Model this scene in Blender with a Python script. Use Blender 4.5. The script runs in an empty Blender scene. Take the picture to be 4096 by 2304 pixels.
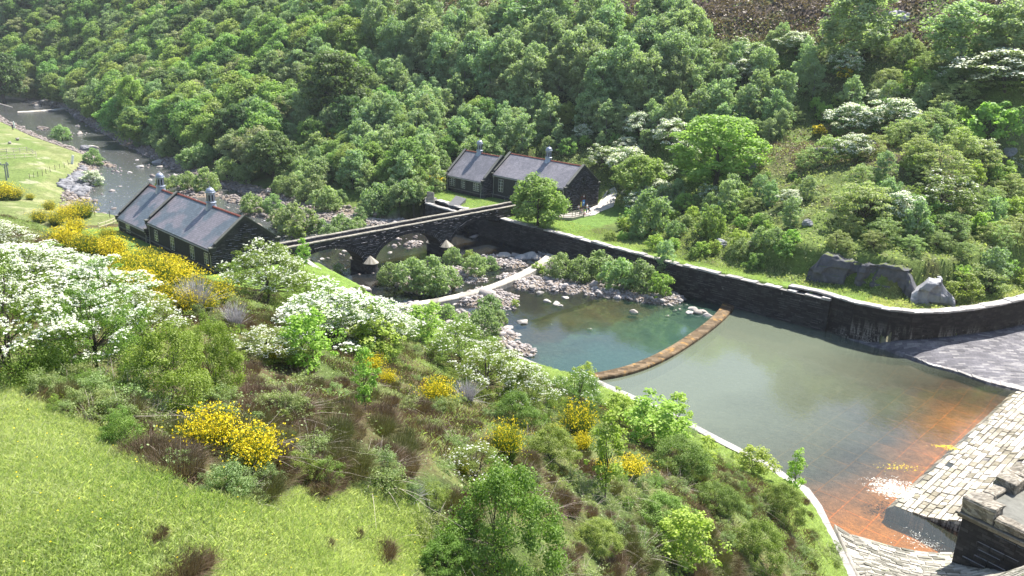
import bpy, bmesh, math, random
import numpy as np
from mathutils import Vector, Matrix
R_ = math.radians
random.seed(7); RNG = np.random.default_rng(7)
scene = bpy.context.scene
COL = scene.collection

# ------------------------------------------------------------------ camera, world, sun, exposure
CAM_H, PITCH, ROLL, FOC = 36.0, 17.58, 2.30, 3200.0        # metres, degrees, degrees, pixels of a 4096-wide frame
PW, PH = 4096.0, 2304.0
_p, _r = R_(PITCH), R_(ROLL)
_F = np.array([0, math.cos(_p), -math.sin(_p)]); _X = np.array([1.0, 0, 0]); _Y = np.cross(_X, _F)
CR = math.cos(_r)*_X + math.sin(_r)*_Y; CU = math.cos(_r)*_Y - math.sin(_r)*_X
cam_data = bpy.data.cameras.new('camera'); cam = bpy.data.objects.new('camera', cam_data); COL.objects.link(cam)
cam_data.sensor_width = 36.0; cam_data.lens = 36.0*FOC/PW; cam_data.clip_end = 4000; cam_data.clip_start = 0.1
m = Matrix(((CR[0], CU[0], -_F[0], 0), (CR[1], CU[1], -_F[1], 0), (CR[2], CU[2], -_F[2], CAM_H), (0, 0, 0, 1)))
cam.matrix_world = m
scene.camera = cam

HAZE = 0.00011
SUN_EL, SUN_AZ = 56.0, 42.0                                  # azimuth from +Y towards +X
world = bpy.data.worlds.new('World'); scene.world = world; world.use_nodes = True
nt = world.node_tree; nt.nodes.clear()
sky = nt.nodes.new('ShaderNodeTexSky'); sky.sky_type = 'NISHITA'; sky.sun_disc = False
sky.sun_elevation = R_(SUN_EL); sky.sun_rotation = R_(SUN_AZ); sky.air_density = 1.0; sky.dust_density = 1.0
bg = nt.nodes.new('ShaderNodeBackground'); bg.inputs[1].default_value = 0.095
wo = nt.nodes.new('ShaderNodeOutputWorld'); nt.links.new(sky.outputs[0], bg.inputs[0]); nt.links.new(bg.outputs[0], wo.inputs[0])
sd = bpy.data.lights.new('sun', 'SUN'); sd.energy = 4.8; sd.angle = R_(0.53); sd.color = (1.0, 0.955, 0.88)
sun = bpy.data.objects.new('sun', sd); COL.objects.link(sun)
sdir = Vector((math.sin(R_(SUN_AZ))*math.cos(R_(SUN_EL)), math.cos(R_(SUN_AZ))*math.cos(R_(SUN_EL)), math.sin(R_(SUN_EL))))
sun.rotation_euler = sdir.to_track_quat('Z', 'Y').to_euler()
vs = scene.view_settings; vs.view_transform = 'Standard'; vs.look = 'None'; vs.exposure = 1.4; vs.gamma = 1.0
scene.cycles.max_bounces = 7; scene.cycles.transparent_max_bounces = 10
scene.cycles.diffuse_bounces = 3; scene.cycles.glossy_bounces = 3; scene.cycles.transmission_bounces = 4
scene.cycles.caustics_reflective = False; scene.cycles.caustics_refractive = False

# ------------------------------------------------------------------ pixel helpers and terrain function
def ray(px, py):
    d = _F + CR*((px-PW/2)/FOC) - CU*((py-PH/2)/FOC)
    return d/np.linalg.norm(d)
def at(px, py, z=0.0):                                       # the point of height z seen at a pixel of the photograph
    d = ray(px, py); t = (z-CAM_H)/d[2]
    return np.array([0, 0, CAM_H]) + t*d
UA = np.array([.68, .73]); UB = np.array([-.73, .68])        # across the river (away) and up along it (to the left)
UA = UA/np.linalg.norm(UA); UB = np.array([-UA[1], UA[0]])
def uv2xy(u, v): return UA*u + UB*v
def xy2uv(x, y): return x*UA[0]+y*UA[1], x*UB[0]+y*UB[1]

UL = np.array([(-80,40),(0,42),(10,47.5),(14.2,51.3),(17,55),(19.7,58.2),(22,60.3),(25.3,61.2),(38,63.5),(48,64.7),(59,62.7),(75,62),(96,63),(110,62),(135,57),(166,54),(192,63.6),(228,80.0),(274,80.7),(323,84.3),(356,89),(400,85),(450,40),(520,-100),(600,-200)], float)
UR = np.array([(-80,99),(14,99.6),(24,99.5),(28,101),(34,101.5),(59,100.4),(88.6,101.3),(107,101.7),(121.9,103.5),(123,97),(128,94),(146,88),(174,88.7),(199,89),(238,94.6),(254,97),(286,102.4),(321,108.6),(364,117.4),(400,118),(450,90),(520,-40),(600,-120)], float)
def uL(v): return np.interp(v, UL[:,0], UL[:,1])
def uR(v): return np.interp(v, UR[:,0], UR[:,1])
# raised curved wall (right): front line, world xy
def uw(v): return np.interp(v, [10,17,19.6,23,25.5,28,34,200], [170,132,121,110.7,106.4,103.4,101.5,101.5])
RT = [ # v : [(distance beyond right channel edge, z)...]
 (-80,[(0,5),(8,5.5),(14,9),(30,15),(60,26),(85,40),(130,66),(250,130),(500,150)]),
 (20, [(0,5.3),(9,5.6),(13,9.5),(28,14),(52,23),(80,36),(125,62),(250,130),(500,150)]),
 (34, [(0,4.7),(5,5.0),(6.5,5.3),(8.5,9.6),(24,13.5),(43,18.5),(52,19.5),(60,20.5),(82,34),(125,60),(250,132),(500,150)]),
 (45, [(0,4.5),(5,4.8),(6.5,5.3),(8.5,9.0),(24,13.5),(44,19.0),(52,20.5),(60,20.5),(82,34),(125,60),(250,132),(500,150)]),
 (60, [(0,4.3),(7,4.6),(11,6.2),(18,9),(40,15.5),(54,17.5),(62,20.0),(80,32),(125,60),(250,135),(500,150)]),
 (85, [(0,4.2),(7,3.8),(12,3.9),(16,4.1),(25,5.2),(32,8),(45,14),(86,38),(135,68),(250,140),(500,155)]),
 (105,[(0,4.2),(24,4.2),(28,5.5),(44,13),(88,38.5),(138,70),(260,145),(500,160)]),
 (121,[(0,4.0),(22,4.2),(27,5.5),(44,13),(88,38.5),(138,70),(260,145),(500,160)]),
 (126,[(0,0.0),(3,1),(12,4.5),(24,6),(54,14),(97,38.5),(147,70),(260,145),(500,160)]),
 (150,[(0,0.0),(4,1.2),(12,3.6),(22,6),(54,15),(97,40),(147,72),(260,145),(500,160)]),
 (225,[(0,0.0),(4,1.2),(11,4),(28,12),(71,38),(121,70),(240,145),(500,170)]),
 (360,[(0,0.0),(3,1.5),(8,5),(43,37),(100,80),(190,140),(500,190)]),
 (480,[(0,0.0),(3,1.5),(8,5),(43,32),(100,70),(190,120),(500,190)]),
 (600,[(0,0.0),(3,1.5),(8,5),(43,32),(100,70),(190,120),(500,190)])]
LT = [ # v : [(distance back from left channel edge, z)...]
 (-80,[(0,6),(30,20),(57,28),(110,30)]),
 (0,  [(0,6),(10,9),(30,18),(50,28),(110,30)]),
 (14, [(0,1.1),(2,1.4),(5,3.2),(28,15.5),(48,25.8),(60,28.2),(110,30)]),
 (30, [(0,1.0),(3.5,1.3),(7,2.8),(30,14.2),(56,26.0),(66,28),(110,30)]),
 (60, [(0,1.0),(5.5,1.3),(9,2.6),(32,14),(57,24.6),(70,27.5),(110,30)]),
 (78, [(0,1.0),(7,1.6),(10,3.0),(33,13.5),(58,23.5),(72,26.8),(110,30)]),
 (90, [(0,2.5),(5,3.9),(17,4.4),(20,5.0),(36,13),(58,22.8),(75,26.5),(110,30)]),
 (105,[(0,3.6),(5,4.3),(17,4.5),(22,5.6),(36,12.5),(56,21.5),(75,25.5),(110,29)]),
 (135,[(0,1.5),(5,4.0),(20,4.3),(26,5.5),(50,14.5),(70,20),(110,26)]),
 (170,[(0,0),(3,.7),(9,2.6),(30,4),(50,6),(90,12),(110,15)]),
 (228,[(0,0),(2,.6),(7,2.4),(16,3.2),(60,3.6),(110,5),(180,20)]),
 (360,[(0,0),(2,.6),(7,2.4),(16,3.2),(60,3.6),(110,6),(180,26)]),
 (480,[(0,0),(3,1),(8,4),(43,20),(100,50),(190,80)]),
 (600,[(0,0),(3,1),(8,4),(43,20),(100,50),(190,80)])]
def table(T, d, v):
    vk = np.array([t[0] for t in T], float)
    i = np.clip(np.searchsorted(vk, v)-1, 0, len(vk)-2)
    f = np.clip((v-vk[i])/(vk[i+1]-vk[i]), 0, 1); f = f*f*(3-2*f)
    out = np.empty(len(d))
    for j in np.unique(i):
        m_ = i == j; a, b = T[j][1], T[j+1][1]
        out[m_] = np.interp(d[m_], [q[0] for q in a], [q[1] for q in a])*(1-f[m_]) + np.interp(d[m_], [q[0] for q in b], [q[1] for q in b])*f[m_]
    return out
_ph = RNG.uniform(0, 6.28, (3, 12)); _dr = RNG.uniform(0, 6.28, 12)
def wob(x, y, wl, k0=0):                                     # cheap smooth noise, about -1..1
    s = 0
    for k in range(4):
        a = _dr[k+k0]; w = 6.2832/(wl*(1+.45*k))
        s = s + np.sin((x*math.cos(a)+y*math.sin(a))*w + _ph[0, k+k0] + 1.3*np.sin((x*math.sin(a)-y*math.cos(a))*w*.7+_ph[1, k+k0]))
    return s/2.2
# gravel bars and islands : (px, py, radius u, radius v, height)
BARS = []
def bar(px, py, ru, rv, h):
    p = at(px, py, 0.3); u, v = xy2uv(p[0], p[1]); BARS.append((u, v, ru*.80, rv*.80, h*.62))
for b in [(1700,1130,5,7,.75),(1850,1090,4,6,.65),(2010,1040,3.5,6,.5),(1950,1190,5.5,6,.8),(1760,1270,5,8,.9),(2090,1120,4.5,5,.7),(1950,1330,4,5.5,.7),(2250,1130,5,6,.7),(2420,1150,5,6,.7),(2590,1170,5,6.5,.8),(2660,1180,4,4,.8),
          (2060,1390,2.5,3.5,.6),(1345,968,1.8,3.5,.5),(1180,900,5,6,.6),(1060,850,4.5,8,.6),(960,800,3,9,.45),(1290,860,4,6,.6),(1420,880,3.5,5,.55),(1560,890,5,5,.6),(1000,770,2.5,5,.5),(860,730,3,10,.5),(620,700,1.5,3,.15),(760,745,4,5,.6),(800,770,5,6,.7),
          (1650,970,2,2.5,.35),(2180,1015,2,2,.5),(140,405,5,14,.7),(430,655,1.5,7,.4),(170,510,1.5,6,.3),(270,610,2,9,.4),(1400,1150,3,3,.4)]: bar(*b)
BARS = np.array(BARS)
CW = np.array([at(*q)[:2] for q in ((3154,1140,5.0),(3275,1164,5.05),(3421,1208,5.1),(3562,1237,5.15),(3656,1247,5.2),(3773,1246,5.3),(3891,1234,5.5),(3995,1216,5.8),(4096,1193,6.1),(4300,1140,6.7),(4800,1010,6.7))])
CW = np.concatenate([[uv2xy(101.35, 37.5), uv2xy(100.4, 59.3)][::-1], CW])
def wall_sd(x, y):                                            # signed distance to the curved wall, positive on the land side
    best = np.full(len(x), 1e9); sg = np.ones(len(x))
    for a, b in zip(CW[:-1], CW[1:]):
        e = b-a; Lq = e@e; px, py = x-a[0], y-a[1]; t = np.clip((px*e[0]+py*e[1])/Lq, 0, 1)
        d = np.hypot(px-t*e[0], py-t*e[1]); s = np.sign(e[0]*py-e[1]*px); m_ = d < best
        best = np.where(m_, d, best); sg = np.where(m_, s, sg)
    return best*sg
def vb(u): return np.interp(u, [60, 65.9, 69.5, 74.8, 81.5, 90.1, 96.2, 98.9, 103], [48.8, 48.6, 46.9, 46.6, 47.0, 48.3, 49.7, 50.3, 51])   # line of the curved weir
def bed(x, y, u, v):
    z = -0.55 + 0.18*wob(x, y, 9) + 0.06*wob(x, y, 2.2, 3)
    deep = 1/(1+np.exp(-(60.5-v)/2.2)) * 1/(1+np.exp((66-u)/-1.2))       # the pools below the gravel
    z = z - 1.0*deep
    z = np.where(v < vb(u), -1.6 + 0.05*wob(x, y, 7), z); z = np.where(v < 40, np.maximum(z, -1.6+(u-94.5)*.30), z)
    w1, w2 = 0.25*wob(x, y, 3.2, 5), 1+0.10*wob(x, y, 1.7, 2)
    for (bu, bv, ru, rv, h) in BARS:
        k = (np.abs(u-bu) < ru*1.8) & (np.abs(v-bv) < rv*1.8)
        if not k.any(): continue
        q = ((u[k]-bu)/ru)**2 + ((v[k]-bv)/rv)**2 + w1[k]
        z[k] = np.maximum(z[k], -0.9 + (h+.9)*np.clip(1.35-q*.75, -0.4, 1) * w2[k])
    return z
def sstep(a, b, x):
    t = np.clip((x-a)/(b-a), 0, 1); return t*t*(3-2*t)
def hz(x, y):
    x = np.atleast_1d(np.asarray(x, float)); y = np.atleast_1d(np.asarray(y, float))
    u, v = xy2uv(x, y)
    l, r = uL(v), uR(v)
    zl = table(LT, np.maximum(l-u, 0), v); zr = table(RT, np.maximum(u-r, 0), v)
    rough = np.clip((np.abs(u-(l+r)/2)-(r-l)/2-6)/14, 0, 1)
    flat = sstep(200, 240, v)*(u < l)                        # the mown field beyond the left house
    rough = np.where((u < l), rough*(1-.8*flat), rough)
    n = (.9*wob(x, y, 34)+.35*wob(x, y, 9, 3)+.10*wob(x, y, 3, 6))*rough
    terr = ((u > 100) & (u < 131) & (v > 84) & (v < 123)) | ((u > 44) & (u < 64) & (v > 88) & (v < 132))
    n = np.where(terr, n*.15, n)
    kk = (v < 40) & (u > r+1)
    if kk.any():
        sdk = np.maximum(wall_sd(x[kk], y[kk]), 0); f = 1-sstep(30, 40, v[kk]); zr[kk] = zr[kk]*(1-f)+f*table(RT, sdk, np.full(kk.sum(), 34.0))
    cp = np.interp(v, [60, 150], [20.0, 5.0]); zr = np.where(zr > 44, 44+cp*(1-np.exp(-(zr-44)/cp)), zr)
    zl = zl+n; zr = zr+n
    zb = bed(x, y, u, v)
    wl_ = (v > 6) & (v < 80)                                  # walled left edge
    tl = np.where(wl_, sstep(0.15, 0.75, l-u), 1.0)
    wr_ = (v < 122.5)
    tr = np.where(wr_, sstep(0.15, 0.85, u-r), 1.0)
    z = np.where(u < l, zb*(1-tl)+zl*tl, np.where(u > r, zb*(1-tr)+zr*tr, zb))
    # natural banks: meet the bed smoothly
    nat_l = sstep(-2.5, 0, l-u)*(v >= 80); z = np.where((u >= l) & (v >= 80) & (u < l+2.5), np.maximum(zb, zb*(1-nat_l)+.15*nat_l), z)
    nat_r = sstep(-2.5, 0, u-r)*(v >= 122.5); z = np.where((u <= r) & (v >= 122.5) & (u > r-2.5), np.maximum(zb, zb*(1-nat_r)+.1*nat_r), z)
    # the paved apron below the curved wall on the right
    k = (v < 40) & (u > r-4)
    if k.any():
        sdw = wall_sd(x[k], y[k]); zk = z[k]
        zk = np.where(sdw < .25, np.minimum(zk, np.minimum(-0.75+0.0*(u[k]-r[k]), -.3)), zk)
        land = np.maximum(zr[k], 4.0)
        z[k] = np.where(sdw > .8, land, zk)
    # knoll / cliff crispness handled by rock objects
    return z
def G(px, py, lift=0.0):                                      # where the ray through a pixel meets the ground
    d = ray(px, py); o = np.array([0, 0, CAM_H])
    t = np.concatenate([np.arange(6, 120, 2.0), np.arange(120, 700, 5.0)])
    for it in range(2):
        P = o + t[:, None]*d
        g = np.maximum(hz(P[:, 0], P[:, 1]), 0.0)+lift
        k = np.nonzero(P[:, 2] < g)[0]
        if len(k) == 0: return None
        k = k[0]
        if it == 0: t = np.linspace(t[max(k-1, 0)], t[k]+.01, 24)
    q = P[k].copy(); q[2] = hz(q[0], q[1])[0]
    return q

# ------------------------------------------------------------------ object helpers
def link(o, parent=None):
    COL.objects.link(o)
    if parent is not None: o.parent = parent
    return o
def tag(o, label=None, cat=None, group=None, kind=None):
    if label: o['label'] = label
    if cat: o['category'] = cat
    if group: o['group'] = group
    if kind: o['kind'] = kind
    return o
def empty(name, loc=(0, 0, 0), rz=0.0, label=None, cat=None, group=None):
    o = bpy.data.objects.new(name, None); COL.objects.link(o); o.location = loc; o.rotation_euler = (0, 0, rz)
    o.empty_display_size = .3
    return tag(o, label, cat, group)
def mesh_np(name, V, Fq, mats, matidx=None, var=None, smooth=False):
    """V (n,3); Fq (m,k) faces all of k corners"""
    me = bpy.data.meshes.new(name); V = np.asarray(V, np.float32); Fq = np.asarray(Fq, np.int32)
    me.vertices.add(len(V)); me.vertices.foreach_set('co', V.ravel())
    k = Fq.shape[1]; me.loops.add(Fq.size); me.loops.foreach_set('vertex_index', Fq.ravel())
    me.polygons.add(len(Fq)); me.polygons.foreach_set('loop_start', np.arange(0, Fq.size, k, dtype=np.int32))
    me.polygons.foreach_set('loop_total', np.full(len(Fq), k, np.int32))
    for m_ in (mats if isinstance(mats, (list, tuple)) else [mats]): me.materials.append(m_)
    if matidx is not None: me.polygons.foreach_set('material_index', np.asarray(matidx, np.int32))
    if smooth: me.polygons.foreach_set('use_smooth', np.ones(len(Fq), bool))
    if var is not None:
        a = me.attributes.new('var', 'FLOAT', 'POINT'); a.data.foreach_set('value', np.asarray(var, np.float32))
    me.update(calc_edges=True); me.validate(verbose=False)
    return me
def obj(name, me, parent=None, **kw):
    o = bpy.data.objects.new(name, me); link(o, parent); return tag(o, **kw)
class MB:                                                     # collects simple shapes, builds one mesh
    def __init__(s): s.bm = bmesh.new()
    def box(s, lo, hi, M=None, bev=0.0):
        r = bmesh.ops.create_cube(s.bm, size=1)['verts']
        c = [(a+b)/2 for a, b in zip(lo, hi)]; d = [abs(b-a) for a, b in zip(lo, hi)]
        bmesh.ops.scale(s.bm, vec=d, verts=r); bmesh.ops.translate(s.bm, vec=c, verts=r)
        if bev:
            es = list({e for v_ in r for e in v_.link_edges})
            q = bmesh.ops.bevel(s.bm, geom=es, offset=bev, segments=1, affect='EDGES'); r = list({v_ for f in q['faces'] for v_ in f.verts} | {v_ for v_ in r if v_.is_valid})
        if M is not None: bmesh.ops.transform(s.bm, matrix=M, verts=r)
        return s
    def prism(s, pts, a, b, M=None):                          # pts: list of 3-D ring, extruded by vector
        n = len(pts); v0 = [s.bm.verts.new(Vector(p)+Vector(a)) for p in pts]; v1 = [s.bm.verts.new(Vector(p)+Vector(b)) for p in pts]
        s.bm.faces.new(v0[::-1]); s.bm.faces.new(v1)
        for i in range(n): s.bm.faces.new((v0[i], v0[(i+1) % n], v1[(i+1) % n], v1[i]))
        if M is not None: bmesh.ops.transform(s.bm, matrix=M, verts=v0+v1)
        return s
    def poly(s, pts): s.bm.faces.new([s.bm.verts.new(p) for p in pts]); return s
    def tube(s, pts, rad, n=6, cap=True):
        rings = []; k = len(pts)
        rad = [rad]*k if not isinstance(rad, (list, tuple)) else rad
        for i, p in enumerate(pts):
            p = Vector(p); d = (Vector(pts[min(i+1, k-1)])-Vector(pts[max(i-1, 0)])).normalized()
            a = d.orthogonal().normalized() if abs(d.z) > .99 else d.cross(Vector((0, 0, 1))).normalized(); b = d.cross(a)
            rings.append([s.bm.verts.new(p+(a*math.cos(t)+b*math.sin(t))*rad[i]) for t in [6.28318*j/n for j in range(n)]])
        for r0, r1 in zip(rings, rings[1:]):
            for j in range(n): s.bm.faces.new((r0[j], r0[(j+1) % n], r1[(j+1) % n], r1[j]))
        if cap: s.bm.faces.new(rings[0][::-1]); s.bm.faces.new(rings[-1])
        return s
    def lathe(s, prof, c, n=16, M=None, rot=0):
        rings = [[s.bm.verts.new((c[0]+r*math.cos(6.28318*j/n+rot), c[1]+r*math.sin(6.28318*j/n+rot), c[2]+z)) for j in range(n)] for r, z in prof]
        for r0, r1 in zip(rings, rings[1:]):
            for j in range(n): s.bm.faces.new((r0[j], r0[(j+1) % n], r1[(j+1) % n], r1[j]))
        s.bm.faces.new(rings[0][::-1]); s.bm.faces.new(rings[-1])
        return s
    def build(s, name, mat, parent=None, smooth=False, **kw):
        bmesh.ops.recalc_face_normals(s.bm, faces=s.bm.faces)
        me = bpy.data.meshes.new(name); s.bm.to_mesh(me); s.bm.free(); me.materials.append(mat)
        if smooth:
            me.polygons.foreach_set('use_smooth', np.ones(len(me.polygons), bool)); me.update()
        return obj(name, me, parent, **kw)

# ------------------------------------------------------------------ materials
def newmat(name):
    m_ = bpy.data.materials.new(name); m_.use_nodes = True; m_.node_tree.nodes.clear(); return m_, m_.node_tree
def N(nt, t, **kw):
    n = nt.nodes.new('ShaderNode'+t)
    for k, v in kw.items():
        if k.startswith('_'): n.inputs[int(k[1:])].default_value = v
        else: setattr(n, k, v)
    return n
def L(nt, a, b): nt.links.new(a, b)
def ramp(nt, fac, stops, interp='LINEAR'):
    r = nt.nodes.new('ShaderNodeValToRGB'); r.color_ramp.interpolation = interp
    e = r.color_ramp.elements
    while len(e) < len(stops): e.new(.5)
    for q, (p, c) in zip(e, stops): q.position = p; q.color = (*c, 1) if len(c) == 3 else c
    L(nt, fac, r.inputs[0]); return r.outputs[0]
def noise(nt, vec, scale, detail=4, rough=.55, dim='3D'):
    n = N(nt, 'TexNoise'); n.inputs['Scale'].default_value = scale; n.inputs['Detail'].default_value = detail; n.inputs['Roughness'].default_value = rough
    if vec is not None: L(nt, vec, n.inputs['Vector'])
    return n.outputs['Fac']
def mixc(nt, f, a, b, mode='MIX'):
    n = N(nt, 'Mix', data_type='RGBA', blend_type=mode)
    for s_, v_ in ((0, f), (6, a), (7, b)):
        if hasattr(v_, 'is_output'): L(nt, v_, n.inputs[s_])
        else: n.inputs[s_].default_value = v_ if s_ == 0 else (*v_, 1)
    return n.outputs[2]
def math_(nt, op, a, b=0.5, clamp=False):
    n = N(nt, 'Math', operation=op, use_clamp=clamp)
    for s_, v_ in ((0, a), (1, b)):
        if hasattr(v_, 'is_output'): L(nt, v_, n.inputs[s_])
        else: n.inputs[s_].default_value = v_
    return n.outputs[0]
def finish(m_, nt, col, rough=.8, bump=None, bstr=.4, bdist=.03, spec=.3, rsock=None, normal=None, metal=0):
    b = N(nt, 'BsdfPrincipled'); b.inputs['Roughness'].default_value = rough; b.inputs['Specular IOR Level'].default_value = spec; b.inputs['Metallic'].default_value = metal
    if hasattr(col, 'is_output'): L(nt, col, b.inputs['Base Color'])
    else: b.inputs['Base Color'].default_value = (*col, 1)
    if rsock is not None: L(nt, rsock, b.inputs['Roughness'])
    if bump is not None:
        bn = N(nt, 'Bump'); bn.inputs['Strength'].default_value = bstr; bn.inputs['Distance'].default_value = bdist
        L(nt, bump, bn.inputs['Height']); L(nt, bn.outputs[0], b.inputs['Normal'])
    o = N(nt, 'OutputMaterial'); L(nt, b.outputs[0], o.inputs[0]); return m_
def coords(nt, kind='Object', rotz=0.0, scale=(1, 1, 1)):
    tc = N(nt, 'TexCoord'); mp = N(nt, 'Mapping'); L(nt, tc.outputs[kind], mp.inputs[0])
    mp.inputs['Rotation'].default_value = (0, 0, rotz); mp.inputs['Scale'].default_value = scale
    return mp.outputs[0]
def wpos(nt):
    return N(nt, 'NewGeometry').outputs['Position']
MAT = {}
def plain(name, col, rough=.7, spec=.3, nscale=6, amp=.35, metal=0):
    m_, t = newmat(name); n = noise(t, coords(t), nscale, 5)
    c = ramp(t, n, [(.25, tuple(max(0, x*(1-amp)) for x in col)), (.75, tuple(min(1, x*(1+amp)) for x in col))])
    MAT[name] = finish(m_, t, c, rough, n, .15, .01, spec, metal=metal); return MAT[name]
def leafmat(name, c0, c1, c2, trans=.42, hue=.05, val=.3):
    """leaf colour from a per-leaf value and a per-plant random value"""
    m_, t = newmat(name)
    at_ = N(t, 'Attribute', attribute_name='var'); oi = N(t, 'ObjectInfo')
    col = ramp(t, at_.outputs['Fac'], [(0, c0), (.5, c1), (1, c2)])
    hs = N(t, 'HueSaturation'); L(t, col, hs.inputs['Color'])
    h = math_(t, 'MULTIPLY_ADD', oi.outputs['Random'], hue); t.nodes[-1].inputs[2].default_value = .5-hue/2
    L(t, h, hs.inputs['Hue'])
    r2 = math_(t, 'FRACT', math_(t, 'MULTIPLY', oi.outputs['Random'], 7.31))
    v = math_(t, 'MULTIPLY_ADD', r2, val); t.nodes[-1].inputs[2].default_value = 1-val/2
    L(t, v, hs.inputs['Value'])
    d = N(t, 'BsdfPrincipled'); d.inputs['Roughness'].default_value = .55; d.inputs['Specular IOR Level'].default_value = .25
    L(t, hs.outputs[0], d.inputs['Base Color'])
    tr = N(t, 'BsdfTranslucent')
    tc = mixc(t, 1.0, hs.outputs[0], (1.0, 1.15, .55), 'MULTIPLY'); L(t, tc, tr.inputs[0])
    mx = N(t, 'MixShader'); mx.inputs[0].default_value = trans
    L(t, d.outputs[0], mx.inputs[1]); L(t, tr.outputs[0], mx.inputs[2])
    o = N(t, 'OutputMaterial'); L(t, mx.outputs[0], o.inputs[0]); MAT[name] = m_; return m_

# ------------------------------------------------------------------ the ground sheet
def GP(pts): return np.array([G(*p)[:2] for p in pts])
def inpoly(x, y, P):
    c = np.zeros(len(x), bool); n = len(P); j = n-1
    for i in range(n):
        xi, yi = P[i]; xj, yj = P[j]
        c ^= ((yi > y) != (yj > y)) & (x < (xj-xi)*(y-yi)/((yj-yi)+1e-12)+xi); j = i
    return c
def fnoise(x, y, wl, seed=0):                                 # value noise, 0..1
    r = np.random.default_rng(100+seed).random((64, 64))
    out = 0; amp = .55; tot = 0
    for o_ in range(4):
        a, b = x/wl*2**o_+seed*3.1, y/wl*2**o_+seed*7.7
        i, j = np.floor(a).astype(int), np.floor(b).astype(int); f, g = a-i, b-j; f = f*f*(3-2*f); g = g*g*(3-2*g)
        q = lambda ii, jj: r[ii % 64, jj % 64]
        out = out+amp*((q(i, j)*(1-f)+q(i+1, j)*f)*(1-g)+(q(i, j+1)*(1-f)+q(i+1, j+1)*f)*g); tot += amp; amp *= .55
    return out/tot
SLOPE_GRASS = GP([(-250,1500),(60,1530),(200,1640),(420,1720),(560,1850),(740,1960),(1000,2010),(1180,1960),(1420,1930),(1680,2030),(1740,2160),(1640,2300),(1560,2420),(-400,2420)])
FIELD = GP([(-200,505),(60,500),(120,545),(200,610),(270,655),(250,690),(130,745),(-40,770),(-250,760)])
SCREE1 = GP([(1500,130),(1600,45),(1720,45),(1690,95),(1620,135),(1540,135)])
SCREE2 = GP([(3540,60),(3600,48),(3640,66),(3620,86),(3560,84)])
GRAVEL = GP([(230,740),(340,668),(336,710),(370,740),(330,790),(290,775)])
TA0, TB0 = at(3995, 1634)[:2], at(3578, 2023)[:2]; _td = (TA0-TB0)/np.linalg.norm(TA0-TB0); TN0 = np.array([_td[1], -_td[0]])
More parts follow.
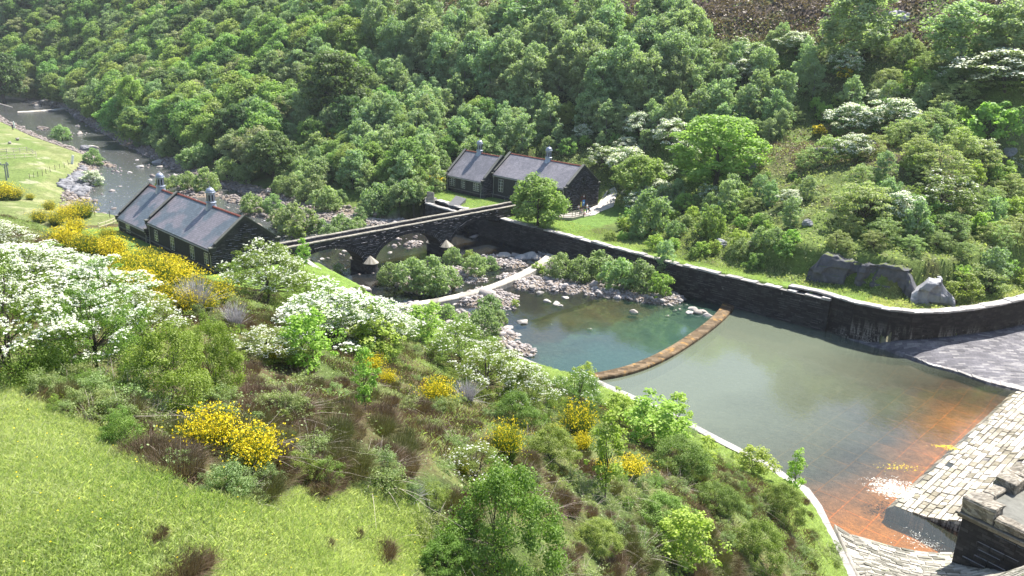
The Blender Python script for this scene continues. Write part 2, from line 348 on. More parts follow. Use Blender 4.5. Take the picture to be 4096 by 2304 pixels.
def build_ground():
    na, a0, a1 = 520, R_(-44), R_(44)
    r = [5.0]
    while r[-1] < 700: r.append(r[-1]*1.0052 + (.02 if r[-1] < 200 else .3))
    r = np.array(r); th = np.linspace(a0, a1, na)
    Rr, Th = np.meshgrid(r, th, indexing='ij')
    x = (Rr*np.sin(Th)).ravel(); y = (Rr*np.cos(Th)).ravel()-3.0
    z = hz(x, y)
    nr = len(r); I = np.arange(nr*na).reshape(nr, na)
    Fq = np.stack([I[:-1, :-1], I[1:, :-1], I[1:, 1:], I[:-1, 1:]], -1).reshape(-1, 4)[:, ::-1]
    u, v = xy2uv(x, y); l = uL(v); rr = uR(v)
    C = np.zeros((len(x), 3))
    def mix(mask, col):
        mk = np.clip(mask, 0, 1)[:, None]; C[:] = C*(1-mk)+np.array(col)*mk
    n1 = fnoise(x, y, 9, 1); n2 = fnoise(x, y, 3, 2); n3 = fnoise(x, y, 25, 3)
    s_ = lambda a, lo, hi: np.clip((a-lo)/(hi-lo), 0, 1)
    C[:] = (.070, .100, .028)                                  # woodland floor / rough herbage
    mix(s_(n1, .45, .6)*.8, (.13, .19, .045)); mix(s_(n2, .55, .7)*.6, (.085, .070, .035))
    near = (u < l)
    mix(near*s_(n1, .42, .55)*.85, (.085, .058, .034)); mix(near*s_(n2, .5, .62)*.5, (.15, .20, .06))
    # strip beside the left wall, terraces
    mix(near*(v < 80)*s_(8.5-(l-u), 0, 2), (.15, .22, .05))
    mix(near*(v >= 80)*(v < 132)*s_(20-(l-u), 0, 2), (.15, .24, .05))
    mix(inpoly(x, y, SLOPE_GRASS)*1.0, (.27, .35, .12)); g = inpoly(x, y, SLOPE_GRASS); mix(g*s_(n2, .45, .65)*.7, (.38, .42, .16))
    rt = (u > rr)
    mix(rt*(v < 34)*s_(7-(u-np.maximum(uw(v), rr)), 0, 2)*(u > uw(v)), (.22, .24, .06))
    mix(rt*(v > 34)*(v < 124)*s_(4-(u-rr), 0, 2), (.16, .25, .05))
    mix(rt*(v > 84)*(v < 124)*s_(26-(u-rr), 0, 2), (.11, .19, .04))
    # heather hill
    hh = rt*(u > 168+.12*np.maximum(v-60, 0)+10*(n3-.5))*(v < 275+30*(n3-.5))
    hh = hh*s_(z, 36, 40)
    mix(hh, (.060, .044, .036)); mix(hh*s_(n2, .52, .66)*.75, (.10, .072, .052)); mix(hh*s_(n1, .6, .72)*.7, (.16, .19, .05))
    kn = rt*(v < 66)*s_(v, 28, 36)*s_(u, 134, 140)*(1-s_(u, 152, 156)); mix(kn, (.075, .062, .035)); mix(kn*s_(n2, .5, .6), (.12, .13, .05))
    mix(inpoly(x, y, FIELD)*1.0, (.125, .175, .05)); f_ = inpoly(x, y, FIELD); mix(f_*s_(n1, .45, .65)*.8, (.21, .23, .10)); mix(f_*s_(n2, .66, .72)*.6, (.36, .34, .26))
    # far left fields & banks
    fb = near*(v > 135)*(~f_); mix(fb*s_(40-(l-u), 0, 8)*.8, (.16, .20, .07)); mix(fb*s_(n2, .5, .62)*.6, (.27, .27, .15))
    sc = np.maximum(inpoly(x, y, SCREE1)*1.0, inpoly(x, y, SCREE2)*1.0)*s_(n2, .35, .42); mix(sc, (.20, .185, .20))
    mix(inpoly(x, y, GRAVEL)*1.0, (.36, .36, .38))
    # shingle near and above the water line, brown silt below
    nat = ((u > l-3) & (u < rr+3) & ((v > 80) | (u > l))); 
    sh = nat*(1-s_(z, .55, 1.1)); mix(sh, (.24, .20, .17)); mix(sh*s_(n2, .5, .6)*.5, (.16, .135, .11))
    inside = (u > l-.1) & (u < rr+.1)
    br = inside*(1-s_(z, -.25, .02)); mix(br, (.11, .075, .035)); mix(br*s_(n1, .4, .6)*.7, (.05, .045, .028))
    pool = inside*(v < 60+10*(n3-.5)+6*(n2-.5))*(1-s_(z, -.6, -.2)); mix(pool*s_(63-v, 0, 8), (.10, .15, .115)); mix(pool*s_(n1, .5, .65)*.6, (.14, .20, .11))
    # below the second weir: stone apron slabs under silt, iron-stained towards the dam
    W2 = inside*(v < vb(u)); mix(W2*1.0, (.100, .120, .085))
    mix(W2*s_(n1, .45, .7)*.6, (.150, .175, .095))
    mix(W2*s_(40-v+18*(n3-.5)+.2*(u-80), 8, 18), (.085, .088, .085))
    dd = 26-v+6*(n3-.5)+5*(n1-.5); nearl = s_(74-u, 0, 12)
    mix(W2*s_(dd+.35*(u-88), 3, 10)*.8, (.30, .115, .028)); mix(W2*nearl*s_(24-v+6*(n1-.5), 0, 9)*.9, (.42, .19, .10))
    dt = (x-TA0[0])*TN0[0]+(y-TA0[1])*TN0[1]
    mix(W2*s_(dt+7+7*(n1-.5), 0, 7)*.9, (.46, .185, .035))
    mix(W2*s_(u, 90, 96)*s_(n1, .2, .4)*.8, (.060, .032, .016))
    mix(W2*(s_(u, 96, 99))*.7, (.035, .028, .024))
    me = mesh_np('ground', np.stack([x, y, z], 1), Fq, MAT['ground'], smooth=True)
    a = me.attributes.new('gcol', 'FLOAT_COLOR', 'POINT'); a.data.foreach_set('color', np.concatenate([C, np.ones((len(C), 1))], 1).astype(np.float32).ravel())
    slab = me.attributes.new('slab', 'FLOAT', 'POINT'); slab.data.foreach_set('value', (W2*s_(40-v, 6, 16)).astype(np.float32))
    return obj('ground', me, kind='structure')
def mat_ground():
    m_, t = newmat('ground'); a = N(t, 'Attribute', attribute_name='gcol'); P = wpos(t)
    n1 = noise(t, P, 1.6, 8, .7); n2 = noise(t, P, 9.0, 4, .65)
    c = mixc(t, 1.0, a.outputs['Color'], ramp(t, n1, [(.3, (.55, .55, .5)), (.7, (1.45, 1.4, 1.35))]), 'MULTIPLY')
    c = mixc(t, 1.0, c, ramp(t, n2, [(.3, (.65, .65, .65)), (.7, (1.35, 1.35, 1.35))]), 'MULTIPLY')
    s_ = N(t, 'Attribute', attribute_name='slab')
    mp = N(t, 'Mapping'); L(t, P, mp.inputs[0]); mp.inputs['Rotation'].default_value = (0, 0, -.80)
    b = N(t, 'TexBrick'); L(t, mp.outputs[0], b.inputs['Vector']); b.inputs['Scale'].default_value = .19; b.inputs['Mortar Size'].default_value = .012; b.inputs['Mortar Smooth'].default_value = .4
    b.inputs['Color1'].default_value = (.75, .8, .85, 1); b.inputs['Color2'].default_value = (1.05, 1.0, .95, 1); b.inputs['Mortar'].default_value = (1.75, 1.2, .62, 1)
    b.inputs['Row Height'].default_value = .5; b.offset = .5
    c2 = mixc(t, 1.0, c, b.outputs[0], 'MULTIPLY')
    c = mixc(t, math_(t, 'MULTIPLY', s_.outputs['Fac'], .8), c, c2)
    h = math_(t, 'ADD', n1, math_(t, 'MULTIPLY', n2, .4))
    MAT['ground'] = finish(m_, t, c, .9, h, .8, .25, .15)
mat_ground(); ground = build_ground()

# ------------------------------------------------------------------ water
def mat_water(name, tint, foam=0.0, rough=.04, bs=.08, turb=.35, turbcol=(.10, .14, .12), ior=1.45, dam=False, fade=None):
    m_, t = newmat(name); P = wpos(t)
    mp = N(t, 'Mapping'); L(t, P, mp.inputs[0]); mp.inputs['Rotation'].default_value = (0, 0, .6); mp.inputs['Scale'].default_value = (1, .45, 1)
    n1 = noise(t, mp.outputs[0], 1.1, 5, .6); n2 = noise(t, mp.outputs[0], 5, 3, .6)
    h = math_(t, 'ADD', n1, math_(t, 'MULTIPLY', n2, .25))
    bn = N(t, 'Bump'); bn.inputs['Strength'].default_value = bs; bn.inputs['Distance'].default_value = .12; L(t, h, bn.inputs['Height'])
    fr = N(t, 'Fresnel'); fr.inputs['IOR'].default_value = ior; L(t, bn.outputs[0], fr.inputs['Normal'])
    tr = N(t, 'BsdfTransparent'); tr.inputs[0].default_value = (*tint, 1)
    df = N(t, 'BsdfDiffuse'); df.inputs[0].default_value = (*turbcol, 1)
    m0 = N(t, 'MixShader'); m0.inputs[0].default_value = turb; tn_ = m0; L(t, tr.outputs[0], m0.inputs[1]); L(t, df.outputs[0], m0.inputs[2])
    if dam:                                                   # the silt clears towards the dam, where the iron-stained bed shows
        dp = N(t, 'VectorMath', operation='DOT_PRODUCT'); L(t, P, dp.inputs[0]); dp.inputs[1].default_value = (TN0[0], TN0[1], 0)
        q = math_(t, 'ADD', dp.outputs['Value'], -float(TA0 @ TN0)); q = math_(t, 'ADD', q, math_(t, 'MULTIPLY', noise(t, P, .12, 4, .6), 9.0))
        L(t, ramp(t, math_(t, 'MULTIPLY_ADD', q, .03), [(0, (turb,)*3), (1, (turb,)*3)]) if False else ramp(t, math_(t, 'ADD', math_(t, 'MULTIPLY', q, .04), .80), [(.1, (turb,)*3), (.75, (.10,)*3)]), m0.inputs[0])
    if fade:
        dp = N(t, 'VectorMath', operation='DOT_PRODUCT'); L(t, P, dp.inputs[0]); dp.inputs[1].default_value = (UB[0], UB[1], 0)
        q = math_(t, 'ADD', dp.outputs['Value'], math_(t, 'MULTIPLY', noise(t, P, .16, 4, .6), 14.0)); q = math_(t, 'MULTIPLY_ADD', q, 1/(fade[1]-fade[0])); t.nodes[-1].inputs[2].default_value = -(fade[0]+7)/(fade[1]-fade[0])
        L(t, ramp(t, q, [(0, (turb,)*3), (1, (.12,)*3)]), m0.inputs[0])
    gl = N(t, 'BsdfGlossy'); gl.inputs['Roughness'].default_value = rough; L(t, bn.outputs[0], gl.inputs['Normal'])
    mx = N(t, 'MixShader'); L(t, fr.outputs[0], mx.inputs[0]); L(t, m0.outputs[0], mx.inputs[1]); L(t, gl.outputs[0], mx.inputs[2])
    out = mx.outputs[0]
    if foam:  # foam specks that also paint sparkle onto the river
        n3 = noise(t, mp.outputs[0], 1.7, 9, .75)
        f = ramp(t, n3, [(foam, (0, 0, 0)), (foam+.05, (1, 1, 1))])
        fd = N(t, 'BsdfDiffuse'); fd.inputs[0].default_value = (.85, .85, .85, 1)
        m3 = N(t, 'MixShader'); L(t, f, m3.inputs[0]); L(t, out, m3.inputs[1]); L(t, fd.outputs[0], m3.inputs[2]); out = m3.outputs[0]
    o = N(t, 'OutputMaterial'); L(t, out, o.inputs[0]); MAT[name] = m_
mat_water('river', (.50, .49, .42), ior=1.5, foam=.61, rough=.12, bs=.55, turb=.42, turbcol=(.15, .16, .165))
mat_water('calm', (.50, .51, .46), rough=.06, bs=.22, ior=1.7, turb=.15, turbcol=(.07, .09, .11))
mat_water('pool', (.78, .84, .78), rough=.03, bs=.06, turb=.58, turbcol=(.040, .088, .068), fade=(50, 62), ior=1.55)
mat_water('basin', (.82, .80, .74), rough=.05, bs=.10, turb=.58, turbcol=(.185, .215, .155), dam=True)
def water_strip(name, v0, v1, mat, z=0.0, step=3.0, lo=False, hi=False):
    vv = np.arange(v0, v1+.01, (v1-v0)/max(1, round((v1-v0)/step)))
    V = []; nU = 14
    for v in vv:
        a, b = uL(v)-1.2, uR(v)+(1.2 if v > 29 else .2)
        if 88 < v < 130: a = min(a, 60)
        for k in range(nU+1):
            uu = a+(b-a)*k/nU; f = (v-v0)/(v1-v0); w0 = vb(uu) if lo else v0; w1 = vb(uu) if hi else v1; v_ = w0+(w1-w0)*f
            p = uv2xy(uu if not (lo or hi) else min(max(uu, uL(v_)-1.2), uR(v_)+(1.2 if v_ > 29 else .2)), v_); V.append((p[0], p[1], z))
    n = len(vv); I = np.arange(n*(nU+1)).reshape(n, nU+1)
    Fq = np.stack([I[:-1, :-1], I[:-1, 1:], I[1:, 1:], I[1:, :-1]], -1).reshape(-1, 4)
    return obj(name, mesh_np(name, V, Fq, MAT[mat]), kind='structure')
water_strip('water_basin', -30, 47, 'basin', 0.0, hi=True)
water_strip('water_pool', 47, 66, 'pool', 0.004, lo=True)
water_strip('water_below_bridge', 66, 118, 'calm', 0.0)
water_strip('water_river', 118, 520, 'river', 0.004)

# ------------------------------------------------------------------ stone materials
def mat_stone(name, cols, scale=(1, 1, 1), bw=.62, rh=.26, mort=(.02, .02, .02), rough=.85, bump=.9, lichen=None, rotz=0, kind='uvw', msize=.012, bd=.05, streak=None, ledge=None, island=False):
    """coursed masonry; the object's own axes : X/Y merged along the wall, Z up"""
    m_, t = newmat(name); tc = N(t, 'TexCoord'); sp = N(t, 'SeparateXYZ'); L(t, tc.outputs['Object'], sp.inputs[0])
    if kind == 'uvw':                                         # wall: horizontal run = x+y, height = z
        ge = N(t, 'NewGeometry'); sn_ = N(t, 'SeparateXYZ'); L(t, ge.outputs['True Normal'], sn_.inputs[0]); wp_ = N(t, 'SeparateXYZ'); L(t, ge.outputs['Position'], wp_.inputs[0])
        run = math_(t, 'SUBTRACT', math_(t, 'MULTIPLY', wp_.outputs[1], sn_.outputs[0]), math_(t, 'MULTIPLY', wp_.outputs[0], sn_.outputs[1])); cx = N(t, 'CombineXYZ'); L(t, run, cx.inputs[0]); L(t, wp_.outputs[2], cx.inputs[1])
    else:                                                     # paved surface: plan
        cx = N(t, 'CombineXYZ'); L(t, sp.outputs[0], cx.inputs[0]); L(t, sp.outputs[1], cx.inputs[1])
    wn = N(t, 'TexNoise'); wn.inputs['Scale'].default_value = .7; wn.inputs['Detail'].default_value = 3; L(t, cx.outputs[0], wn.inputs['Vector'])
    dv = N(t, 'VectorMath', operation='MULTIPLY_ADD'); L(t, wn.outputs['Color'], dv.inputs[0]); dv.inputs[1].default_value = (.30, .12, 0); L(t, cx.outputs[0], dv.inputs[2])
    mp = N(t, 'Mapping'); L(t, dv.outputs[0], mp.inputs[0]); mp.inputs['Rotation'].default_value = (0, 0, rotz)
    b = N(t, 'TexBrick'); L(t, mp.outputs[0], b.inputs['Vector']); b.inputs['Scale'].default_value = 1; b.inputs['Brick Width'].default_value = bw; b.inputs['Row Height'].default_value = rh
    b.inputs['Mortar Size'].default_value = msize; b.inputs['Mortar Smooth'].default_value = .3; b.inputs['Bias'].default_value = 0
    b.inputs['Color1'].default_value = (0, 0, 0, 1); b.inputs['Color2'].default_value = (1, 1, 1, 1); b.inputs['Mortar'].default_value = (.5, .5, .5, 1)
    n = noise(t, tc.outputs['Object'], 3.5, 8, .7); n4 = noise(t, tc.outputs['Object'], .35, 4, .6)
    isl = N(t, 'NewGeometry').outputs['Random Per Island'] if island else b.outputs['Color']
    v = math_(t, 'ADD', math_(t, 'MULTIPLY', isl, .55 if island else .45), math_(t, 'MULTIPLY', n, .55))
    c = ramp(t, v, [(.25, cols[0]), (.5, cols[1]), (.75, cols[2])])
    c = mixc(t, 1.0, c, ramp(t, n4, [(.3, (.75, .75, .75)), (.7, (1.25, 1.25, 1.25))]), 'MULTIPLY')
    if lichen:
        c = mixc(t, ramp(t, noise(t, tc.outputs['Object'], .9, 9, .75), [(lichen[0], (0, 0, 0)), (lichen[0]+.05, (1, 1, 1))]), c, lichen[1])
    if streak:                                                # pale lime weeping from the joints
        ms = N(t, 'Mapping'); L(t, cx.outputs[0], ms.inputs[0]); ms.inputs['Scale'].default_value = (2.4, .22, 1)
        sn = noise(t, ms.outputs[0], 1.0, 7, .75); sm = noise(t, cx.outputs[0], .22, 3, .5)
        k = math_(t, 'MULTIPLY', ramp(t, sn, [(.49, (0, 0, 0)), (.53, (1, 1, 1))]), ramp(t, sm, [(.40, (0, 0, 0)), (.52, (1, 1, 1))]))
        hgt = ramp(t, math_(t, 'MULTIPLY', sp.outputs[2], .2), [(.15, (1, 1, 1)), (.55, (.25, .25, .25)), (.7, (0, 0, 0))])
        c = mixc(t, math_(t, 'MULTIPLY', math_(t, 'MULTIPLY', k, hgt), math_(t, 'ADD', b.outputs['Fac'], .65), True), c, streak)
    if not island: c = mixc(t, b.outputs['Fac'], c, mort)
    if ledge:                                                 # sunlit highlight painted as a paler colour on the upward ledges
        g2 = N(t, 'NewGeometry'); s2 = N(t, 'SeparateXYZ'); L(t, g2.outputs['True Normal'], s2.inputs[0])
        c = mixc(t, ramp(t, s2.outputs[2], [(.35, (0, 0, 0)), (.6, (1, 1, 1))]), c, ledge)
    h = math_(t, 'SUBTRACT', math_(t, 'MULTIPLY_ADD', n, .9), math_(t, 'MULTIPLY', b.outputs['Fac'], 0.0 if island else .9))
    h = math_(t, 'ADD', math_(t, 'MULTIPLY', b.outputs['Color'], .35), h)
    MAT[name] = finish(m_, t, c, rough, h, bump, bd, .25)
D0 = ((.016, .016, .019), (.028, .027, .031), (.060, .057, .062))
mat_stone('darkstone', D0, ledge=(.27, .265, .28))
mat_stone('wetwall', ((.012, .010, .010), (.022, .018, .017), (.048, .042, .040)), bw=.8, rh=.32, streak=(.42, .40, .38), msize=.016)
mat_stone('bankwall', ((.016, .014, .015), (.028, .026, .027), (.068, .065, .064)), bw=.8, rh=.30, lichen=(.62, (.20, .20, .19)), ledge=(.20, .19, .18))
mat_stone('coping', ((.27, .25, .24), (.38, .36, .34), (.52, .50, .48)), bw=1.1, rh=5, mort=(.12, .11, .10), lichen=(.60, (.17, .17, .15)))
mat_stone('bridgecope', ((.20, .18, .145), (.30, .275, .23), (.42, .39, .34)), bw=1.3, rh=5, mort=(.15, .13, .11), lichen=(.62, (.20, .18, .13)))
mat_stone('copingflat', ((.27, .25, .24), (.38, .36, .34), (.52, .50, .48)), bw=1.2, rh=9, mort=(.15, .14, .12), lichen=(.60, (.20, .20, .18)), kind='plan')
mat_stone('apron', ((.085, .082, .092), (.14, .135, .15), (.25, .24, .24)), bw=.9, rh=.34, kind='plan', mort=(.07, .065, .065), rotz=.10, lichen=(.66, (.16, .17, .10)))
mat_stone('damface', ((.17, .15, .105), (.34, .31, .25), (.62, .57, .50)), island=True, bw=9, rh=.42, kind='plan', mort=(.055, .05, .04), msize=.022, bd=.09, lichen=(.60, (.40, .37, .22)))
mat_stone('toestone', ((.12, .115, .09), (.24, .225, .19), (.44, .41, .35)), island=True, bw=9, rh=.36, kind='plan', mort=(.06, .055, .045), msize=.022, bd=.08, lichen=(.58, (.24, .26, .14)), rotz=.9)
mat_stone('pierstone', ((.10, .088, .070), (.20, .175, .14), (.34, .31, .26)), bw=1.4, rh=.9, mort=(.04, .035, .03), lichen=(.60, (.14, .15, .08)), msize=.008)
mat_stone('weirtop', ((.055, .036, .018), (.105, .070, .035), (.19, .135, .08)), bw=.8, rh=.5, kind='plan', mort=(.10, .06, .03), lichen=(.56, (.30, .17, .05)), msize=.008)
mat_stone('weirpale', ((.26, .235, .20), (.37, .34, .29), (.50, .47, .41)), bw=1.1, rh=3.5, kind='plan', mort=(.2, .18, .15), lichen=(.6, (.24, .22, .17)), msize=.008)
def mat_slate(name, a, b, c_):
    m_, t = newmat(name); tc = N(t, 'TexCoord'); sp = N(t, 'SeparateXYZ'); L(t, tc.outputs['Object'], sp.inputs[0])
    cx = N(t, 'CombineXYZ'); L(t, sp.outputs[1], cx.inputs[0]); L(t, math_(t, 'MULTIPLY', sp.outputs[0], 1.25), cx.inputs[1])
    br = N(t, 'TexBrick'); L(t, cx.outputs[0], br.inputs['Vector']); br.inputs['Scale'].default_value = 1; br.inputs['Brick Width'].default_value = .36; br.inputs['Row Height'].default_value = .30; br.inputs['Mortar Size'].default_value = .018
    br.inputs['Color1'].default_value = (0, 0, 0, 1); br.inputs['Color2'].default_value = (1, 1, 1, 1)
    n = noise(t, tc.outputs['Object'], 1.1, 6, .65); nb = noise(t, tc.outputs['Object'], .23, 3, .5)
    base = mixc(t, ramp(t, nb, [(.47, (0, 0, 0)), (.53, (1, 1, 1))]), a, b)
    v = ramp(t, br.outputs['Color'], [(0, (.82, .82, .84)), (1, (1.16, 1.14, 1.16))])
    c = mixc(t, 1.0, base, v, 'MULTIPLY'); c = mixc(t, 1.0, c, ramp(t, n, [(.3, (.84, .84, .84)), (.7, (1.14, 1.14, 1.14))]), 'MULTIPLY')
    spk = ramp(t, noise(t, tc.outputs['Object'], 4.5, 3, .6), [(.70, (0, 0, 0)), (.74, (1, 1, 1))]); c = mixc(t, spk, c, (.42, .41, .40))
    c = mixc(t, math_(t, 'MULTIPLY', br.outputs['Fac'], .55), c, c_)
    MAT[name] = finish(m_, t, c, .42, math_(t, 'SUBTRACT', 1.0, br.outputs['Fac']), .5, .02, .5)
mat_slate('slate_far', (.20, .19, .20), (.24, .225, .235), (.06, .058, .066))
mat_slate('slate_near', (.125, .15, .165), (.225, .205, .215), (.05, .055, .065))
plain('redtile', (.20, .06, .042), .7); plain('lead', (.30, .33, .40), .38, .6, 3, .15, .35); plain('louvre', (.03, .032, .045), .6)
plain('whitepaint', (.62, .60, .56), .6, .3, 8, .12); plain('glass', (.018, .020, .024), .12, .6, 3, .2); plain('gutter', (.36, .35, .31), .6, .3, 5, .15)
plain('doorred', (.085, .022, .018), .6); plain('blue', (.03, .24, .62), .5, .4, 4, .1); plain('yellowboard', (.62, .55, .12), .6, .3, 4, .1); plain('white', (.78, .78, .78), .6, .3, 5, .05)
plain('wood', (.34, .31, .27), .8, .2, 7, .25); plain('woodpale', (.56, .51, .38), .8, .2, 7, .2); plain('post', (.10, .085, .065), .85)
plain('dresseddark', (.040, .041, .038), .85, .2, 2.5, .35); plain('copegrey', (.15, .148, .13), .85, .2, 2, .3); plain('metalgrey', (.22, .24, .24), .5, .5, 4, .2, .5); plain('pathgravel', (.50, .46, .42), .9, .1, 5, .18)
plain('concrete', (.11, .11, .115), .85, .2, 2, .25)  # darkened in place of the house's shadow, which misses the slab

# ------------------------------------------------------------------ masonry helpers
def rockface(mb, O, du, dv, nrm, inside, W, H, bw=.55, rh=.27, keep=.5, lo=.02, hi=.07, seed=1):
    """proud rock-faced blocks on a wall face; O origin, du run dir, dv up dir, nrm outward"""
    rg = random.Random(seed); O, du, dv, nrm = Vector(O), Vector(du), Vector(dv), Vector(nrm)
    y = 0.02; row = 0
    while y < H-rh*.6:
        x = -rg.random()*bw
        while x < W:
            w = bw*rg.uniform(.6, 1.5)
            if rg.random() < keep and inside(x+.03, y+.02) and inside(x+w-.03, y+rh-.03) and inside(x+w-.03, y+.02) and inside(x+.03, y+rh-.03) and x > 0 and x+w < W:
                d = rg.uniform(lo, hi); a, b = x+.02, x+w-.02; c, e = y+.015, y+rh-.02; q = .03+.03*rg.random()
                P = [O+du*X+dv*Y for X, Y in ((a, c), (b, c), (b, e), (a, e))]
                T = [O+du*X+dv*Y+nrm*dd for X, Y, dd in ((a+q, c+q, d*.6), (b-q, c+q, d*rg.uniform(.4, .8)), (b-q*.5, e-.03, d*rg.uniform(.8, 1.2)), (a+q*.5, e-.03, d))]
                vb = [mb.bm.verts.new(p-nrm*.02) for p in P]; vt = [mb.bm.verts.new(p) for p in T]
                mb.bm.faces.new(vt)
                for i in range(4): mb.bm.faces.new((vb[i], vb[(i+1) % 4], vt[(i+1) % 4], vt[i]))
            x += w
        y += rh; row += 1
    return mb

# ------------------------------------------------------------------ stone bank walls
def wall_run(name, pts, z0, tops, thick, mat, cope, label, cat='wall', over=.12, ch=.22, seed=3, rock=True, copevar=.0, back=.0):
    """pts: plan line of the front face (river side on the right when walking along), wall body behind it"""
    P = [Vector((p[0], p[1])) for p in pts]; n = len(P); nv = []
    for i in range(n):
        d = (P[min(i+1, n-1)]-P[max(i-1, 0)]).normalized(); nv.append(Vector((-d.y, d.x)))     # towards the land side (left of travel)
    if not isinstance(z0, (list, tuple)): z0 = [z0]*n
    root = empty(name, (P[0].x, P[0].y, 0), 0, label, cat); O = Vector((P[0].x, P[0].y, 0))
    mb = MB(); B = mb.bm; rings = []
    for i in range(n):
        p = P[i]; q = P[i]+nv[i]*thick; f = lambda a, z: Vector((a.x, a.y, z))-O
        rings.append([B.verts.new(f(p, z0[i])), B.verts.new(f(p, tops[i])), B.verts.new(f(q, tops[i])), B.verts.new(f(q, z0[i]))])
    for a, b in zip(rings, rings[1:]):
        for k in range(4): B.faces.new((a[k], b[k], b[(k+1) % 4], a[(k+1) % 4]))
    B.faces.new(rings[0]); B.faces.new(rings[-1][::-1])
    if rock:
        for i in range(n-1):
            e = P[i+1]-P[i]; Lg = e.length
            if Lg < .3: continue
            du = Vector((e.x, e.y, 0))/Lg; zz = min(z0[i], z0[i+1]); zz = max(zz, -.3)
            tp = lambda X, i=i, Lg=Lg: tops[i]+(tops[i+1]-tops[i])*X/Lg
            rockface(mb, Vector((P[i].x, P[i].y, zz))-O, du, (0, 0, 1), (du.y, -du.x, 0), lambda X, Y, zz=zz, tp=tp: Y+zz < tp(X)-.03, Lg, max(tops[i], tops[i+1])-zz, .75, .31, .34, .015, .06, seed+i)
    mb.build('wall_face', MAT[mat], root)
    if cope:
        mb = MB(); rg = random.Random(seed)
        for i in range(n-1):
            e = P[i+1]-P[i]; Lg = e.length; k = max(1, round(Lg/1.15)); du = e/Lg
            for j in range(k):
                a, b = j/k, (j+1)/k; g = .012/Lg
                pa, pb = P[i]+e*(a+g), P[i]+e*(b-g); na, nb = nv[i].lerp(nv[i+1], a), nv[i].lerp(nv[i+1], b)
                za, zb = tops[i]+(tops[i+1]-tops[i])*a, tops[i]+(tops[i+1]-tops[i])*b
                dz = rg.uniform(-copevar, copevar); ov = over+rg.uniform(-.5, .5)*copevar; h = ch+rg.uniform(-.5, .6)*copevar
                if rg.random() < copevar*1.5: continue
                lo = [Vector((*(pa-na*ov), za)), Vector((*(pb-nb*ov), zb)), Vector((*(pb+nb*(thick+.05+back)), zb)), Vector((*(pa+na*(thick+.05+back)), za))]
                v0 = [mb.bm.verts.new(p-O+Vector((0, 0, .003))) for p in lo]; v1 = [mb.bm.verts.new(p-O+Vector((0, 0, h+dz+rg.uniform(-1, 1)*copevar*.3))) for p in lo]
                mb.bm.faces.new(v1); mb.bm.faces.new(v0[::-1])
                for q in range(4): mb.bm.faces.new((v0[q], v0[(q+1) % 4], v1[(q+1) % 4], v1[q]))
        mb.build('coping', MAT[cope], root)
    return root
uvp = lambda u, v: uv2xy(u, v)
# right bank (walking from upstream to the dam: land is on the left)
pts = [uvp(103.5, 121.9), uvp(101.9, 108), uvp(101.55, 98), uvp(101.3, 88.6), uvp(100.4, 59.3), uvp(101.35, 37.5)]
wall_run('bank_wall', pts, -1.5, [4.2, 4.15, 4.15, 4.2, 4.3, 4.35], 1.0, 'bankwall', 'coping', 'long straight dark stone river wall on the far bank running from the bridge to the curved wall', copevar=.10, seed=5)
cw = [at(3154, 1140, 5.0)[:2], at(3275, 1164, 5.05)[:2], at(3421, 1208, 5.1)[:2], at(3562, 1237, 5.15)[:2], at(3656, 1247, 5.2)[:2], at(3773, 1246, 5.3)[:2], at(3891, 1234, 5.5)[:2], at(3995, 1216, 5.8)[:2], at(4096, 1193, 6.1)[:2], at(4300, 1140, 6.7)[:2]]
cz = [5.0, 5.05, 5.1, 5.15, 5.2, 5.3, 5.5, 5.8, 6.1, 6.7]
wall_run('curved_wall', cw, [-1.5, -1.5, -1.5, -.8, -.6, -.3, 0, .2, .4, .6], [z-.24 for z in cz], 1.1, 'wetwall', 'coping', 'tall dark curved retaining wall with pale lime streaks, right of the basin', copevar=.05, seed=9, over=.16)
wp = [at(1705, 700, 5.2)[:2], at(1703, 760, 4.6)[:2], at(1702, 812, 4.3)[:2], at(1760, 830, 4.25)[:2], at(1829, 848, 4.2)[:2], uvp(103.6, 108.5)]
wall_run('wing_wall', wp, -1.0, [5.0, 4.5, 4.15, 4.1, 4.05, 4.0], .8, 'bankwall', 'coping', 'stone wing wall with a rough pale coping beside the steps, upstream of the bridge', copevar=.06, seed=21)
# left bank (land on the left when walking from the dam upstream)
lw = [(24.6, 42.5), (24.6, 47.3), (25.0, 52.2), (25.35, 56.1), (25.2, 58.6), (24.2, 60.2), (23.3, 62.2), (20.4, 66.0), (15.4, 72.7), (11.9, 76.3), (9.3, 79.2)]
wall_run('quay_wall', lw, -2.0, [.95]*11, .75, 'bankwall', 'coping', 'low pale coped wall along the near side of the basin between the dam and the rusty weir', over=.08, ch=.14, seed=31, copevar=.02)
lw2 = [(8.3, 80.4), (6.2, 80.0), (-.5, 86.4), (-7.5, 92.0), (-12.4, 96.4), (-15.5, 99.6)]
wall_run('quay_wall', lw2, -2.0, [.9]*6, .55, 'bankwall', 'coping', 'low pale coped wall along the near side of the green pool and shingle bed', over=.06, ch=.12, seed=33, copevar=.02)
lw3 = [uvp(62.6, 86), uvp(62.9, 96), uvp(63, 104)]
wall_run('abutment_wall', [(-16.5, 100.6), (-24.5, 106.6), (-29.9, 111.3)], -2.0, [1.0, 2.2, 3.9], .7, 'bankwall', 'coping', 'low dark wall at the foot of the grass bank beneath the left end of the bridge', over=.05, ch=.10, seed=35, copevar=.02)

